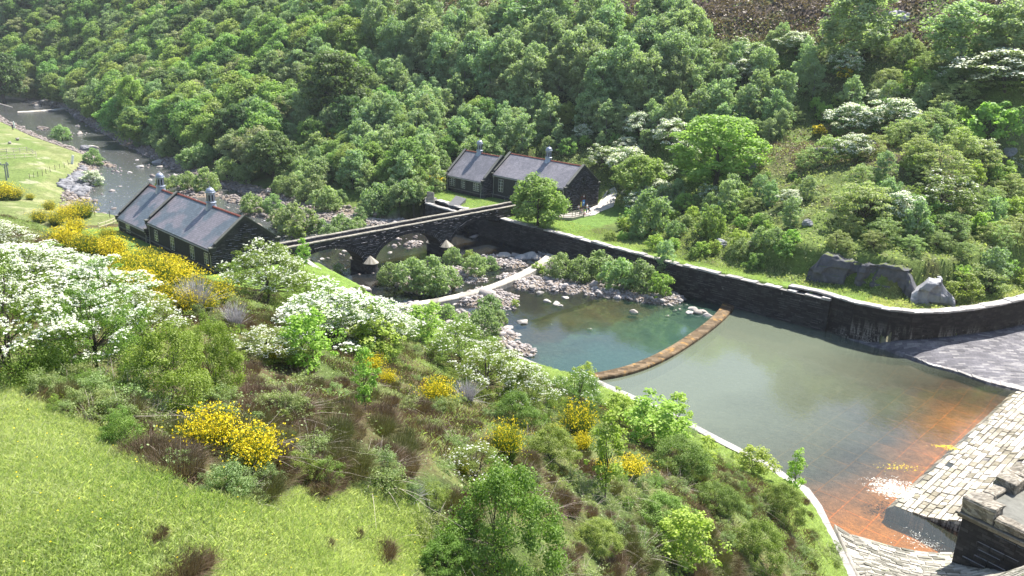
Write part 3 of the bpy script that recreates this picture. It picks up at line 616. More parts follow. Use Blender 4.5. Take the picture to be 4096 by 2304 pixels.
# ------------------------------------------------------------------ weirs
def strip(name, outer, inner, z, depth, mat, label, cat, n=28, zr=0.0):
    def rs(P):
        P = np.array(P, float); s = np.r_[0, np.cumsum(np.linalg.norm(np.diff(P, axis=0), axis=1))]; q = np.linspace(0, s[-1], n)
        k = np.polyfit(s/s[-1], P[:, 0], min(4, len(P)-1)); k2 = np.polyfit(s/s[-1], P[:, 1], min(4, len(P)-1))
        return np.stack([np.polyval(k, q/s[-1]), np.polyval(k2, q/s[-1])], 1)
    a, b = rs(outer), rs(inner); mb = MB(); B = mb.bm; rg = random.Random(4); R_s = []
    for p, q in zip(a, b):
        dz = rg.uniform(-1, 1)*zr
        R_s.append([B.verts.new((p[0], p[1], -depth)), B.verts.new((p[0], p[1], z-.12+dz)), B.verts.new((p[0]*.93+q[0]*.07, p[1]*.93+q[1]*.07, z+dz)), B.verts.new((q[0]*.96+p[0]*.04, q[1]*.96+p[1]*.04, z+.03+dz)), B.verts.new((q[0], q[1], z-.08)), B.verts.new((q[0], q[1], -depth))])
    for r0, r1 in zip(R_s, R_s[1:]):
        for k in range(6): B.faces.new((r0[k], r1[k], r1[(k+1) % 6], r0[(k+1) % 6]))
    B.faces.new(R_s[0]); B.faces.new(R_s[-1][::-1])
    return mb.build(name, MAT[mat], None, label=label, cat=cat)
strip('curved_weir', [at(x, y, .40)[:2] for x, y in [(2370,1512),(2420,1505),(2500,1494),(2620,1450),(2740,1390),(2850,1310),(2910,1260),(2936,1222)]],
      [at(x, y, .46)[:2] for x, y in [(2355,1492),(2410,1484),(2500,1463),(2610,1420),(2720,1358),(2820,1290),(2870,1240),(2892,1205)]], .42, 1.9, 'weirtop', 'curved rust-brown stone weir between the green pool and the basin', 'weir', zr=.012)
strip('curved_sill', [at(x, y, .8)[:2] for x, y in [(1560,1232),(1605,1225),(1700,1216),(1880,1180),(2060,1120),(2130,1082),(2190,1055),(2228,1025)]],
      [at(x, y, .85)[:2] for x, y in [(1560,1216),(1600,1210),(1700,1200),(1870,1165),(2040,1105),(2125,1060),(2165,1035),(2190,1012)]], .82, 1.2, 'weirpale', 'long curved pale stone sill crossing the shingle bed below the bridge', 'sill', zr=.02)
strip('far_weir', [at(x, y, .35)[:2] for x, y in [(70,449),(130,446),(200,441),(290,431)]], [at(x, y, .35)[:2] for x, y in [(70,445),(130,442),(200,437),(290,428)]], .35, 1.0, 'weirpale', 'low pale weir across the river far upstream', 'weir', n=8, zr=.05)

# ------------------------------------------------------------------ dam face, paved apron, toe and pier at the lower right
def grid_surface(name, P, mat, parent=None, smooth=False, thick=None, **kw):
    P = np.array(P, float); n, k = P.shape[:2]; V = P.reshape(-1, 3); I = np.arange(n*k).reshape(n, k)
    Fq = [np.stack([I[:-1, :-1], I[:-1, 1:], I[1:, 1:], I[1:, :-1]], -1).reshape(-1, 4)]
    if thick is not None:
        V2 = V.copy(); V2[:, 2] = thick; V = np.concatenate([V, V2]); J = I+n*k
        Fq.append(Fq[0][:, ::-1]+n*k)
        for a in (I[0], I[-1][::-1], I[:, 0][::-1], I[:, -1]):
            Fq.append(np.stack([a[:-1], a[1:], a[1:]+n*k, a[:-1]+n*k], -1)[:, ::-1])
    o_ = obj(name, mesh_np(name, V, np.concatenate(Fq), MAT[mat], smooth=smooth), parent, **kw)
    b_ = bmesh.new(); b_.from_mesh(o_.data); bmesh.ops.recalc_face_normals(b_, faces=b_.faces); b_.to_mesh(o_.data); b_.free()
    return o_
TA, TB = at(3995, 1634)[:2], at(3578, 2023)[:2]; tdir = (TA-TB)/np.linalg.norm(TA-TB); tn = np.array([tdir[1], -tdir[0]])
prof = [(-.6, -.55), (0, 0), (.8, .03), (2.3, .12), (4.0, .62), (5.3, 1.2), (7, 2.3), (9, 4.2), (11, 6.8), (13, 10.2), (14.5, 13.5), (16, 18), (17, 22)]
def pz(d): return float(np.interp(d, [p[0] for p in prof], [p[1] for p in prof]))
dam = empty('dam', (*TB, 0), math.atan2(tdir[1], tdir[0]), 'pale coursed stone toe of the dam sloping down into the orange water at the right', 'dam')
# local frame of the dam: x along the toe (away), y = towards the water, -y up the face
def damblocks():
    """courses of real rock-faced blocks"""
    V, Fq, c = [], [], 0; rg = random.Random(12); Lt = 62.0
    d = -.6
    while d < 15.5:
        w = rg.uniform(.42, .62); s = -rg.uniform(0, .4)-.02*0
        while s < Lt:
            l = rg.uniform(.5, 1.35); g = .018
            s0, s1 = max(s, -.0)+g, min(s+l, Lt)-g
            if s1-s0 > .12 and not (rg.random() < .008 and d > 0):
                h = rg.uniform(-.02, .075); bz = .03
                P = []
                for (ss, dd) in ((s0, d+g), (s1, d+g), (s1, d+w-g), (s0, d+w-g)): P.append((ss, -dd, pz(dd)-.12))
                jj = lambda: rg.uniform(-.022, .022)
                for (ss, dd) in ((s0+bz, d+g+bz), (s1-bz, d+g+bz), (s1-bz, d+w-g-bz), (s0+bz, d+w-g-bz)): P.append((ss, -dd, pz(dd)+h+jj()))
                P.append(((s0+s1)/2+rg.uniform(-.1, .1), -(d+w/2), pz(d+w/2)+h+rg.uniform(-.01, .05)))
                V += P; Fq += [(c+4, c+5, c+8, c+8), (c+5, c+6, c+8, c+8), (c+6, c+7, c+8, c+8), (c+7, c+4, c+8, c+8)]
                for i in range(4): Fq.append((c+i, c+(i+1) % 4, c+4+(i+1) % 4, c+4+i))
                c += 9
            s += l
        d += w
    return V, Fq
V, Fq = damblocks()
bm = bmesh.new(); vs_ = [bm.verts.new(p) for p in V]
for f in Fq:
    q = list(dict.fromkeys(f)); bm.faces.new([vs_[i] for i in q])
bmesh.ops.recalc_face_normals(bm, faces=bm.faces); me = bpy.data.meshes.new('face_blocks'); bm.to_mesh(me); bm.free(); me.materials.append(MAT['damface']); obj('face_blocks', me, dam)
s_ = np.linspace(0, 62, 8); dd = [p[0] for p in prof]
P = [[(a, -d, pz(d)-.07) for d in dd] for a in s_]; grid_surface('dam_core', P, 'wetwall', dam, thick=-2.5)  # dark stone also stands in for shade on the side face
def zpy(x, y, py):                                            # height of the point of plan (x, y) seen at image row py
    a, b = -10.0, 40.0
    for _ in range(40):
        c_ = (a+b)/2; d = np.array([x, y, c_-CAM_H]); r_ = PH/2-FOC*(d@CU)/(d@_F)
        if r_ > py: a = c_
        else: b = c_
    return c_
# paved apron between the curved wall and the basin
lowc = [at(px, py, .05) for px, py in [(3500,1390),(3560,1405),(3610,1419),(3656,1434),(3715,1463),(3832,1493),(3949,1534),(4096,1569),(4280,1612)]]
upc = []
for (p, py) in zip([cw[2], cw[3]*.6+cw[2]*.4, cw[3], cw[4], (cw[4]+cw[5])/2, cw[5], cw[6], cw[8], cw[9]], [1372, 1372, 1369, 1362, 1360, 1354, 1340, 1306, 1262]):
    upc.append(np.array([p[0], p[1], max(0.02, zpy(p[0], p[1], py))]))
K = 14; P = []
for a, b in zip(lowc, upc):
    q = [a-(b-a)*.03+np.array([0, 0, -.8]), a+np.array([0, 0, .12])]
    for k in range(1, K+1):
        f = k/K; q.append(a+(b-a)*f+np.array([0, 0, .12-.35*math.sin(f*math.pi)*(1 if f > 0 else 0)*(b[2]*.25)]))
    P.append(q)
ap = empty('paved_apron', (0, 0, 0), 0, 'grey paved stone slope between the curved wall and the basin, upper right of the dam', 'stone slope')
P = np.array(P); s_ = np.arange(len(P)); q_ = np.linspace(0, len(P)-1, 33)
P = np.stack([np.stack([np.interp(q_, s_, P[:, k, c_]) for c_ in range(3)], -1) for k in range(P.shape[1])], 1)
grid_surface('paving', P, 'apron', ap, thick=-2.2)
mb = MB(); rg = random.Random(3)
for i in range(0, 31):                                        # kerb of pale blocks along the water line
    a, b = P[i, 1], P[i+1, 1]; c_, d_ = P[i, 3], P[i+1, 3]
    if i < 9: continue
    for j in range(2):
        f0, f1 = j/2+.01, (j+1)/2-.01; A, B_ = a+(b-a)*f0, a+(b-a)*f1; C_, D_ = c_+(d_-c_)*f0, c_+(d_-c_)*f1; C_ = A+(C_-A)*.45; D_ = B_+(D_-B_)*.45
        h = rg.uniform(.03, .12); up = np.array([0, 0, h])
        v0 = [mb.bm.verts.new(p) for p in (A, B_, D_, C_)]; v1 = [mb.bm.verts.new(p+up) for p in (A, B_, D_, C_)]
        mb.bm.faces.new(v1)
        for q in range(4): mb.bm.faces.new((v0[q], v0[(q+1) % 4], v1[(q+1) % 4], v1[q]))
mb.build('edge_stones', MAT['copingflat'], ap)
# stone toe of the dam wing, bottom edge of the view
e0 = [at(x, y, 0) for x, y in [(3338,2096),(3388,2134),(3455,2150),(3566,2184),(3677,2206),(3788,2213),(3832,2208),(3900,2190)]]
e1 = [np.array([24.75, 46.0, .7]), at(3500,2330,.9), at(3600,2350,1.6), at(3720,2360,2.6), at(3830,2350,3.6), at(3930,2330,4.6), at(4020,2300,5.6), at(4150,2240,6.6)]
P = []
for a, b in zip(e0, e1):
    b2 = b+(b-a)*.8+np.array([0, 0, 1.5]); q = [a+np.array([0, 0, -1.2]), a]
    for k in range(1, 9): f = k/8; q.append(a+(b-a)*f+np.array([0, 0, -.22*(b[2])*math.sin(math.pi*f)]))
    q += [b+(b2-b)*.5, b2]; P.append(q)
P = np.array(P); s_ = np.arange(len(P)); q_ = np.linspace(0, len(P)-1, 29)
P = np.stack([np.stack([np.interp(q_, s_, P[:, k, c_]) for c_ in range(3)], -1) for k in range(P.shape[1])], 1)
toe = empty('stone_slope', (0, 0, 0), 0, 'curved weathered stone slope at the bottom right below the dark pier', 'stone slope')
grid_surface('slope_core', P, 'toestone', toe, thick=-2.5)
mb = MB(); rg = random.Random(8)
rows_ = []
SS = np.r_[0, np.cumsum(np.linalg.norm(np.diff(P[:, 5], axis=0), axis=1))]
for k in range(1, P.shape[1]-1):
    ra, rb = P[:, k], P[:, k+1]; wd = np.linalg.norm(rb[14]-ra[14]); m_n = max(1, round(wd/.42))
    for r_i in range(m_n):
        f0, f1 = r_i/m_n+.02, (r_i+1)/m_n-.02; s = rg.random()*.5
        while s < SS[-1]-.8:
            l = rg.uniform(.45, 1.1); ss = [s+.015, s+l-.015]
            pt = lambda S, f: np.array([np.interp(S, SS, ra[:, c_]*(1-f)+rb[:, c_]*f) for c_ in range(3)])
            q = [pt(ss[0], f0), pt(ss[1], f0), pt(ss[1], f1), pt(ss[0], f1)]; h = rg.uniform(0, .07)
            nn = np.cross(q[1]-q[0], q[3]-q[0]); nn = nn/(np.linalg.norm(nn)+1e-9); nn = nn if nn[2] > 0 else -nn
            cc = sum(q)/4; top = [x+(cc-x)*.08+nn*(h+rg.uniform(-.02, .02)) for x in q]
            v0 = [mb.bm.verts.new(x-nn*.1) for x in q]; v1 = [mb.bm.verts.new(x) for x in top]; mb.bm.faces.new(v1)
            for j in range(4): mb.bm.faces.new((v0[j], v0[(j+1) % 4], v1[(j+1) % 4], v1[j]))
            s += l
mb.build('slope_blocks', MAT['toestone'], toe)
# the pier
zt = zpy(*at(3811, 2246, .3)[:2], 2046)
Pc = at(3855, 2046, zt)[:2]; Pr = at(4096, 2160, zt)[:2]; Pl = at(4046, 1846, zt+.3)[:2]
e1_ = (Pr-Pc)/np.linalg.norm(Pr-Pc); e2_ = (Pl-Pc)/np.linalg.norm(Pl-Pc); e2_ = np.array([-e1_[1], e1_[0]]) if np.dot(np.array([-e1_[1], e1_[0]]), e2_) > 0 else np.array([e1_[1], -e1_[0]])
pier = empty('dam_pier', (Pc[0], Pc[1], 0), math.atan2(e1_[1], e1_[0]), 'dark square stone pier with massive coping blocks at the lower right corner', 'pier')
sgn = 1.0
WX, WY = 9.0, 9.5
mb = MB(); mb.box((0, 0, -2.5), (WX, WY, zt-.38)); rockface(mb, (0, 0, -1), (1, 0, 0), (0, 0, 1), (0, -1, 0), lambda x, y: True, WX, zt+.5, 1.3, .55, .6, .03, .10, 3); rockface(mb, (0, WY, -1), (0, -1, 0), (0, 0, 1), (-1, 0, 0), lambda x, y: True, WY, zt+.5, 1.3, .55, .6, .03, .10, 4)
mb.build('pier_wall', MAT['darkstone'], pier)
mb = MB(); mb.box((-.28, -.28, zt-.40), (WX, WY, zt-.05), bev=.05); mb.box((-.40, -.40, zt-.18), (WX, WY, zt+.02), bev=.03); mb.build('cornice', MAT['pierstone'], pier)
mb = MB(); rg = random.Random(6)
x = -.22
while x < WX:
    w = 2.3 if x < 0 else rg.uniform(1.7, 2.2); big = x < 0
    mb.box((x+.02, -.22, zt+.025), (x+w-.03, 1.35 if big else .75, zt+(1.25 if big else .72)), bev=.07)
    mb.box((x+.02, -.30, zt+(1.0 if big else .5)), (x+w-.03, (1.42 if big else .82), zt+(1.12 if big else .62)), bev=.03); x += w
y = 1.4
k = 0
while y < WY:
    w = rg.uniform(1.6, 2.1); big = k in (2, 3)
    mb.box((-.22-(.1 if big else 0), y+.02, zt+.025), (.72+(.5 if big else 0), y+w-.03, zt+.62+(.55 if big else 0)), bev=.08); y += w; k += 1
bmesh.ops.subdivide_edges(mb.bm, edges=[e for e in mb.bm.edges if e.calc_length() > .35], cuts=5, use_grid_fill=True)
_g = random.Random(4); _ph_ = [(_g.uniform(1.5, 7), Vector((_g.gauss(0, 1), _g.gauss(0, 1), _g.gauss(0, 1))).normalized(), _g.uniform(0, 6)) for _ in range(9)]
mb.bm.normal_update()
for v in mb.bm.verts:
    s = sum(math.sin(v.co.dot(d)*w*1.7+f)/w**.5 for w, d, f in _ph_); v.co += v.normal*(.035*s-.02)
mb.build('parapet_block', MAT['pierstone'], pier)
mb = MB(); mb.box((.75, .8, zt+.03), (WX, WY, zt+.30)); mb.build('pier_top', MAT['copegrey'], pier)

# ------------------------------------------------------------------ the bridge
BO = np.array([-32.9, 107.8, 0]); Bd = np.array([.669, .743]); Bd /= np.linalg.norm(Bd)
bridge = empty('stone_bridge', BO, math.atan2(Bd[1], Bd[0]), 'dark three-arched stone footbridge with pale parapet copings crossing the river', 'bridge')
# local: x along, y away from the camera
BL, BW, ZT, ZD = 49.5, 2.9, 6.0, 5.05
AR = [(7.85, 6.85), (23.85, 6.85), (39.9, 6.85)]; ZS, RISE = 1.5, 3.25
def intr(x):
    for c_, h in AR:
        if abs(x-c_) < h:
            q = (x-c_)/h; R2 = (h*h+RISE*RISE)/(2*RISE); zc = ZS+RISE-R2+math.sqrt(R2*R2-(q*h)**2); ze = ZS+RISE*math.sqrt(1-q*q)
            return .35*zc+.65*ze
    return None
mb = MB(); B = mb.bm
xs = [-.8]
for c_, h in AR:
    for k in range(0, 33): xs.append(c_-h*math.cos(math.pi*k/32))
xs.append(BL+1.5); xs = sorted(xs)
for yy, flip in ((0, 0), (BW, 1)):
    for a, b in zip(xs, xs[1:]):
        if b-a < 1e-4: continue
        mid = intr((a+b)/2); za = intr(a) if mid else None; zb = intr(b) if mid else None
        lo_a = (za if za is not None else ZS) if mid else -2.0; lo_b = (zb if zb is not None else ZS) if mid else -2.0
        v_ = [B.verts.new(p) for p in ((a, yy, lo_a), (b, yy, lo_b), (b, yy, ZT), (a, yy, ZT))]
        B.faces.new(v_ if not flip else v_[::-1])
for c_, h in AR:
    X = [c_-h*math.cos(math.pi*k/32) for k in range(33)]
    for a, b in zip(X, X[1:]):
        za, zb = intr(a) or ZS, intr(b) or ZS
        B.faces.new([B.verts.new(p) for p in ((a, 0, za), (a, BW, za), (b, BW, zb), (b, 0, zb))])
    for x in (c_-h, c_+h): B.faces.new([B.verts.new(p) for p in ((x, 0, -2), (x, BW, -2), (x, BW, ZS), (x, 0, ZS))])
# inside faces of the parapets and the deck
for y0 in (.42, BW-.42): B.faces.new([B.verts.new(p) for p in ((-.8, y0, ZD), (BL+1.5, y0, ZD), (BL+1.5, y0, ZT), (-.8, y0, ZT))])
B.faces.new([B.verts.new(p) for p in ((-.8, .42, ZD), (BL+1.5, .42, ZD), (BL+1.5, BW-.42, ZD), (-.8, BW-.42, ZD))])
def ins(x, z):
    z = z-2.0; i_ = intr(x)
    if z > ZT-.05: return False
    if i_ is not None: return z > i_+.62
    return True
rockface(mb, (0, 0, -2.0), (1, 0, 0), (0, 0, 1), (0, -1, 0), ins, BL+1, 8.2, .65, .27, .42, .03, .14, 11)
rockface(mb, (0, BW, -2.0), (1, 0, 0), (0, 0, 1), (0, 1, 0), ins, BL+1, 8.2, .6, .25, .3, .02, .07, 12)
rockface(mb, (0, BW-.42, ZD), (1, 0, 0), (0, 0, 1), (0, -1, 0), lambda x, y: y < .9, BL+1, .95, .6, .25, .5, .015, .05, 13)
bpart = mb.build('span_wall', MAT['darkstone'], bridge)
rg = random.Random(2)                                         # voussoirs
for c_, h in AR:
    nV = 44; T = [math.pi*(k+.5)/nV for k in range(nV)]
    for yy, s_ in ((0, -1), (BW, 1)):
        mb = MB()
        for t_ in T:
            t0, t1 = t_-math.pi/nV*.46, t_+math.pi/nV*.46
            x0, x1 = c_-h*math.cos(t0), c_-h*math.cos(t1); z0, z1 = intr(x0) or ZS, intr(x1) or ZS
            nx, nz = -(z1-z0), (x1-x0); l = math.hypot(nx, nz); nx, nz = nx/l, nz/l; dpt = rg.uniform(.5, .62); pr = rg.uniform(.03, .14)
            q = [(x0, z0+.0), (x1, z1+.0), (x1+nx*dpt, z1+nz*dpt), (x0+nx*dpt, z0+nz*dpt)]
            mb.prism([(a, 0, b) for a, b in q], (0, yy-s_*.05, 0), (0, yy+s_*pr, 0))
        mb.build('arch_ring', MAT['darkstone'], bridge)
for xc in (15.87, 31.87):                                     # piers with half-cone cutwaters
    mb = MB()
    mb.box((xc-1.15, -.15, -2.2), (xc+1.15, BW+.15, ZS+.02))
    for yy in (-.15, BW+.15):
        mb.lathe([(1.22, -2.2), (1.15, -.1), (1.12, 1.25), (1.24, 1.27), (1.24, 1.36)], (xc, yy, 0), 20)
    mb.build('pier', MAT['darkstone'], bridge)
    for yy in (-.15, BW+.15):
        mb = MB(); mb.lathe([(1.30, 1.37), (1.28, 1.42), (.05, 2.45), (.01, 2.46)], (xc, yy, 0), 20); mb.build('cutwater_cap', MAT['bridgecope'], bridge)
for y0 in (-.07, BW-.47):                                     # parapet copings, stone by stone
    mb = MB(); x = -.7; rg = random.Random(int(y0*10)+50)
    while x < BL+1.4:
        w = rg.uniform(.8, 1.4); j = rg.uniform(-.02, .02)
        mb.box((x+.01, y0+j, ZT+.003), (min(x+w, BL+1.5)-.01, y0+.54+j, ZT+.20+rg.uniform(-.02, .03)), bev=.05); x += w
    mb.build('parapet_coping', MAT['bridgecope'], bridge)

# ------------------------------------------------------------------ the two turbine houses
def gable_house(o, yaw, g, w, Ln, e, rise, ll, off, lw_, le, lr, slate, labels, door, windows_main, windows_low, seed):
    root = empty('stone_house', (o[0], o[1], g), yaw, labels, 'building')
    def block(x0, y0, W, LN, E, RS, front, back_, sd_, rightwall=True):
        xm = x0+W/2
        ring = [(x0, 0, -1.5), (x0+W, 0, -1.5), (x0+W, 0, E), (xm, 0, E+RS), (x0, 0, E)]
        mb = MB(); mb.prism([Vector(p)+Vector((0, y0, 0)) for p in ring], (0, 0, 0), (0, LN, 0))
        gin = lambda X, Y: Y-1.0 < E+RS-abs(X-W/2)/(W/2)*RS-.25
        if front: rockface(mb, (x0, y0, -1.0), (1, 0, 0), (0, 0, 1), (0, -1, 0), gin, W, E+RS+1, .55, .25, .5, .03, .14, sd_)
        if not front: rockface(mb, (x0, y0, -1.0), (1, 0, 0), (0, 0, 1), (0, -1, 0), gin, W, E+RS+1, .5, .24, .4, .02, .06, sd_)
        wl_ = mb.build('wall', MAT['darkstone'], root)
        # smoother side walls in dressed stone, plinth, quoins
        mb = MB(); mb.box((x0-.03, y0+.5, .9), (x0+.02, y0+LN-.5, E-.05)); mb.build('side_facing', MAT['dresseddark'], wl_)
        mb = MB(); mb.box((x0+W-.02, y0+.5, .9), (x0+W+.03, y0+LN-.5, E-.05)); mb.build('side_facing', MAT['dresseddark'], wl_)
        mb = MB(); mb.box((x0-.12, y0-.12, .62), (x0+W+.12, y0+.02, .78)); mb.box((x0-.12, y0-.10, .622), (x0+.02, y0+LN, .778)); mb.build('plinth', MAT['copegrey'], wl_)
        for (cx, cy, sx) in ((x0, y0, 1), (x0+W, y0, -1)):
            z = -1.0; k = 0; mb = MB()
            while z < E-.3:
                a = .62 if k % 2 else .38; b = .38 if k % 2 else .62
                mb.box((min(cx-sx*.07, cx+sx*a), cy-.08, z+.012), (max(cx-sx*.07, cx+sx*a), cy+b, z+.288), bev=.03); z += .3; k += 1
            mb.build('quoins', MAT['darkstone'], wl_)
        # roof slabs
        sl = math.hypot(W/2, RS); mb = MB(); t_ = .14
        for sg in (-1, 1):
            ex = xm+sg*(W/2+.22); ez = E-.22/(W/2)*RS
            ring = [(ex, ez+.02), (xm, E+RS+.02), (xm, E+RS+.02+t_), (ex, ez+.02+t_)]
            mb.prism([(a, 0, b) for a, b in ring], (0, y0+.28, 0), (0, y0+LN-(.28 if back_ else 0), 0))
        rf = mb.build('roof', MAT[slate], root)
        # ridge tiles
        mb = MB(); y = y0+.45
        while y < y0+LN-.5:
            mb.prism([(xm-.20, 0, E+RS+.08), (xm+.20, 0, E+RS+.08), (xm+.17, 0, E+RS+.16), (xm+.05, 0, E+RS+.27), (xm-.05, 0, E+RS+.27), (xm-.17, 0, E+RS+.16)], (0, y, 0), (0, y+.43, 0)); y += .46
        mb.build('ridge_tiles', MAT['redtile'], rf)
        # gable copings with kneelers
        for yy, on in ((y0, True), (y0+LN-.36, back_)):
            if not on: continue
            mb = MB(); up = .42
            for sg in (-1, 1):
                ex = xm+sg*W/2
                ring = [(ex, E-.02), (xm, E+RS-.02), (xm, E+RS+up), (ex, E+up-.02)]
                mb.prism([(a, 0, b) for a, b in ring], (0, yy-.04, 0), (0, yy+.40, 0))
                x1, x2 = sorted((ex-sg*.45, ex+sg*.38)); mb.box((x1, yy-.06, E-.35), (x2, yy+.42, E+.22), bev=.03)
                x1, x2 = sorted((ex-sg*.05, ex+sg*.22)); mb.box((x1, yy-.05, E-.75), (x2, yy+.41, E-.352), bev=.03)
            pr_ = mb.build('gable_parapet', MAT['dresseddark'], wl_)
            mb = MB()
            for sg in (-1, 1):
                ex = xm+sg*(W/2-.35); ze = E+.35/(W/2)*RS+up
                ring = [(ex, ze+.003), (xm-sg*.01, E+RS+up+.003), (xm-sg*.01, E+RS+up+.13), (ex, ze+.12)]
                mb.prism([(a, 0, b) for a, b in ring], (0, yy-.12, 0), (0, yy+.48, 0))
                x1, x2 = sorted((xm+sg*(W/2-.42), xm+sg*(W/2+.47))); mb.box((x1, yy-.14, E+.223), (x2, yy+.50, E+.36), bev=.03)
            mb.build('coping', MAT['copegrey'], pr_)
        # gutters and downpipes
        for sg in (-1, 1):
            gx = xm+sg*(W/2+.27); ez = E-.30
            mb = MB(); mb.box((gx-.07, y0+.35, ez), (gx+.07, y0+LN-(.35 if back_ else .05), ez+.12), bev=.02); mb.build('gutter', MAT['gutter'], root)
            for yp in ((y0+.55, y0+LN-.6) if back_ else (y0+.55,)):
                mb = MB(); px_ = xm+sg*(W/2+.10); mb.box((px_-.12, yp-.12, ez-.28), (px_+.12, yp+.12, ez-.003)); mb.tube([(px_, yp, ez-.25), (px_, yp, .95), (px_+sg*.08, yp, .75), (px_+sg*.08, yp, -.4)], .055, 8); mb.build('downpipe', MAT['gutter'], root)
        # cupola on the ridge
        yc = y0+LN*(.46 if front else .60); zr = E+RS
        mb = MB(); mb.lathe([(.92, -.75), (.70, .20), (.62, .62)], (xm, yc, zr), 8, rot=math.pi/8); mb.lathe([(.74, .622), (.74, .72), (.66, .76)], (xm, yc, zr), 16); mb.build('cupola_base', MAT['lead'], rf)
        cu = MB(); cu.lathe([(.58, .76), (.58, 1.98), (.60, 2.0)], (xm, yc, zr), 8, rot=math.pi/8)
        cb = cu.build('cupola', MAT['lead'], rf)
        for k in range(8):
            mb = MB(); a = k*math.pi/4; c2, s2 = math.cos(a), math.sin(a); rr_ = .58*math.cos(math.pi/8)
            ring = [(-.12, 0), (.12, 0), (.12, .72), (.07, .84), (0, .89), (-.07, .84), (-.12, .72)]
            pts_ = [Vector((xm+c2*rr_-s2*p, yc+s2*rr_+c2*p, zr+.92+q)) for p, q in ring]
            mb.prism(pts_, (-c2*.05, -s2*.05, 0), (c2*.012, s2*.012, 0)); mb.build('louvre', MAT['louvre'], rf)
        mb = MB(); mb.lathe([(.70, 2.0), (.72, 2.05), (.72, 2.13), (.62, 2.15), (.60, 2.22), (.60, 2.30), (.56, 2.42), (.46, 2.56), (.30, 2.68), (.12, 2.74), (.05, 2.76), (.05, 2.84), (.08, 2.88), (.03, 2.95), (.015, 3.3)], (xm, yc, zr), 16)
        mb.build('dome', MAT['lead'], rf, smooth=False)
        return wl_
    W1 = block(0, 0, w, Ln, e, rise, True, True, seed)
    W2_ = block(off, Ln+.01, lw_, ll, le, lr, False, True, seed+5)
    # windows on the side that faces the river (x=0 side) and the other side
    def window(x, yc, zc, nl, h, wide, parent=root, sx=-1):
        fr = MB(); lw1 = wide/nl
        xx = x+sx*.035
        for k in range(nl):
            y0_ = yc-wide/2+k*lw1
            for yy in (y0_+.03, y0_+lw1-.09): fr.box((xx-.03, yy, zc), (xx+.03, yy+.06, zc+h))
            for zz in [zc+h*q for q in (0, .25, .5, .75, .975)]: fr.box((xx-.025, y0_+.091, zz), (xx+.025, y0_+lw1-.091, zz+.05))
        f_ = fr.build('window', MAT['whitepaint'], root)
        p_ = MB()
        p_.box((xx-.012-.01, yc-wide/2, zc), (xx-.012, yc+wide/2, zc+h)); p_.build('pane', MAT['glass'], f_)
        x1, x2 = sorted((x, x+sx*.12)); p_ = MB(); p_.box((x1, yc-wide/2-.1, zc-.16), (x2, yc+wide/2+.1, zc-.02)); p_.build('sill', MAT['dresseddark'], f_)
        x1, x2 = sorted((x, x+sx*.06)); p_ = MB(); p_.box((x1, yc-wide/2-.12, zc+h+.06), (x2, yc+wide/2+.12, zc+h+.28)); p_.build('lintel', MAT['dresseddark'], f_)
    for yc, nl, zc, h, wd in windows_main: window(-.01, yc, zc, nl, h, wd)
    for yc, nl, zc, h, wd in windows_main: window(w+.01, yc, zc, nl, h, wd, sx=1)
    for yc, nl, zc, h, wd in windows_low: window(off-.01, Ln+yc, zc, nl, h, wd)
    # round window in the gable
    mb = MB(); zc = e+rise*.30
    ro = [(w/2+.62*math.cos(t_), zc+.62*math.sin(t_)) for t_ in np.linspace(0, 2*math.pi, 21)[:-1]]
    for k in range(20):
        a, b = k*2*math.pi/20+.02, (k+1)*2*math.pi/20-.02
        q = [(w/2+r_*math.cos(t_), 0, zc+r_*math.sin(t_)) for r_, t_ in ((.34, a), (.34, b), (.62+.05*(k % 2), b), (.62+.05*(k % 2), a))]
        mb.prism(q, (0, .02, 0), (0, -.10, 0))
    rw = mb.build('round_window', MAT['dresseddark'], root)
    mb = MB(); mb.prism([(w/2+.335*math.cos(t_), 0, zc+.335*math.sin(t_)) for t_ in np.linspace(0, 2*math.pi, 17)[:-1]], (0, .02, 0), (0, -.03, 0)); mb.build('pane', MAT['glass'], rw)
    if door:
        mb = MB(); xc = w*.52; wd, hs = 1.62, 2.45
        arch = [(xc-wd/2, 0, -.3), (xc+wd/2, 0, -.3), (xc+wd/2, 0, hs)]+[(xc+wd/2*math.cos(t_), 0, hs+wd/2*math.sin(t_)) for t_ in np.linspace(0, math.pi, 13)[1:-1]]+[(xc-wd/2, 0, hs)]
        mb.prism(arch, (0, .05, 0), (0, -.05, 0)); dr = mb.build('door', MAT['doorred'], root)
        mb = MB()
        for k in range(1, 6): x = xc-wd/2+k*wd/6; mb.box((x-.012, -.065, -.2), (x+.012, -.052, hs))
        mb.box((xc-wd/2, -.075, hs-.06), (xc+wd/2, -.052, hs+.04)); mb.build('door_boards', MAT['louvre'], dr)
        mb = MB()
        for k in range(15):
            a, b = math.pi*k/15+.015, math.pi*(k+1)/15-.015; r2 = wd/2+.42+.10*(k % 2)
            mb.prism([(xc+r_*math.cos(t_), 0, hs+r_*math.sin(t_)) for r_, t_ in ((wd/2, a), (wd/2, b), (r2, b), (r2, a))], (0, .02, 0), (0, -.12, 0))
        z = -.3; k = 0
        while z < hs-.2:
            for sg in (-1, 1):
                x1, x2 = sorted((xc+sg*wd/2, xc+sg*(wd/2+.34+.16*(k % 2)))); mb.box((x1, -.12, z+.01), (x2, .02, z+.34))
            z += .35; k += 1
        mb.build('door_surround', MAT['dresseddark'], dr)
        mb = MB(); mb.box((xc-.15, -.09, .95), (xc+.62, -.078, 2.05)); po = mb.build('poster', MAT['blue'], dr)
        mb = MB(); mb.prism([(xc+.22+.2*math.cos(t_), 0, 1.5+.14*math.sin(t_)) for t_ in np.linspace(0, 6.28, 9)[:-1]], (0, -.092, 0), (0, -.096, 0)); mb.build('poster_print', MAT['white'], po)
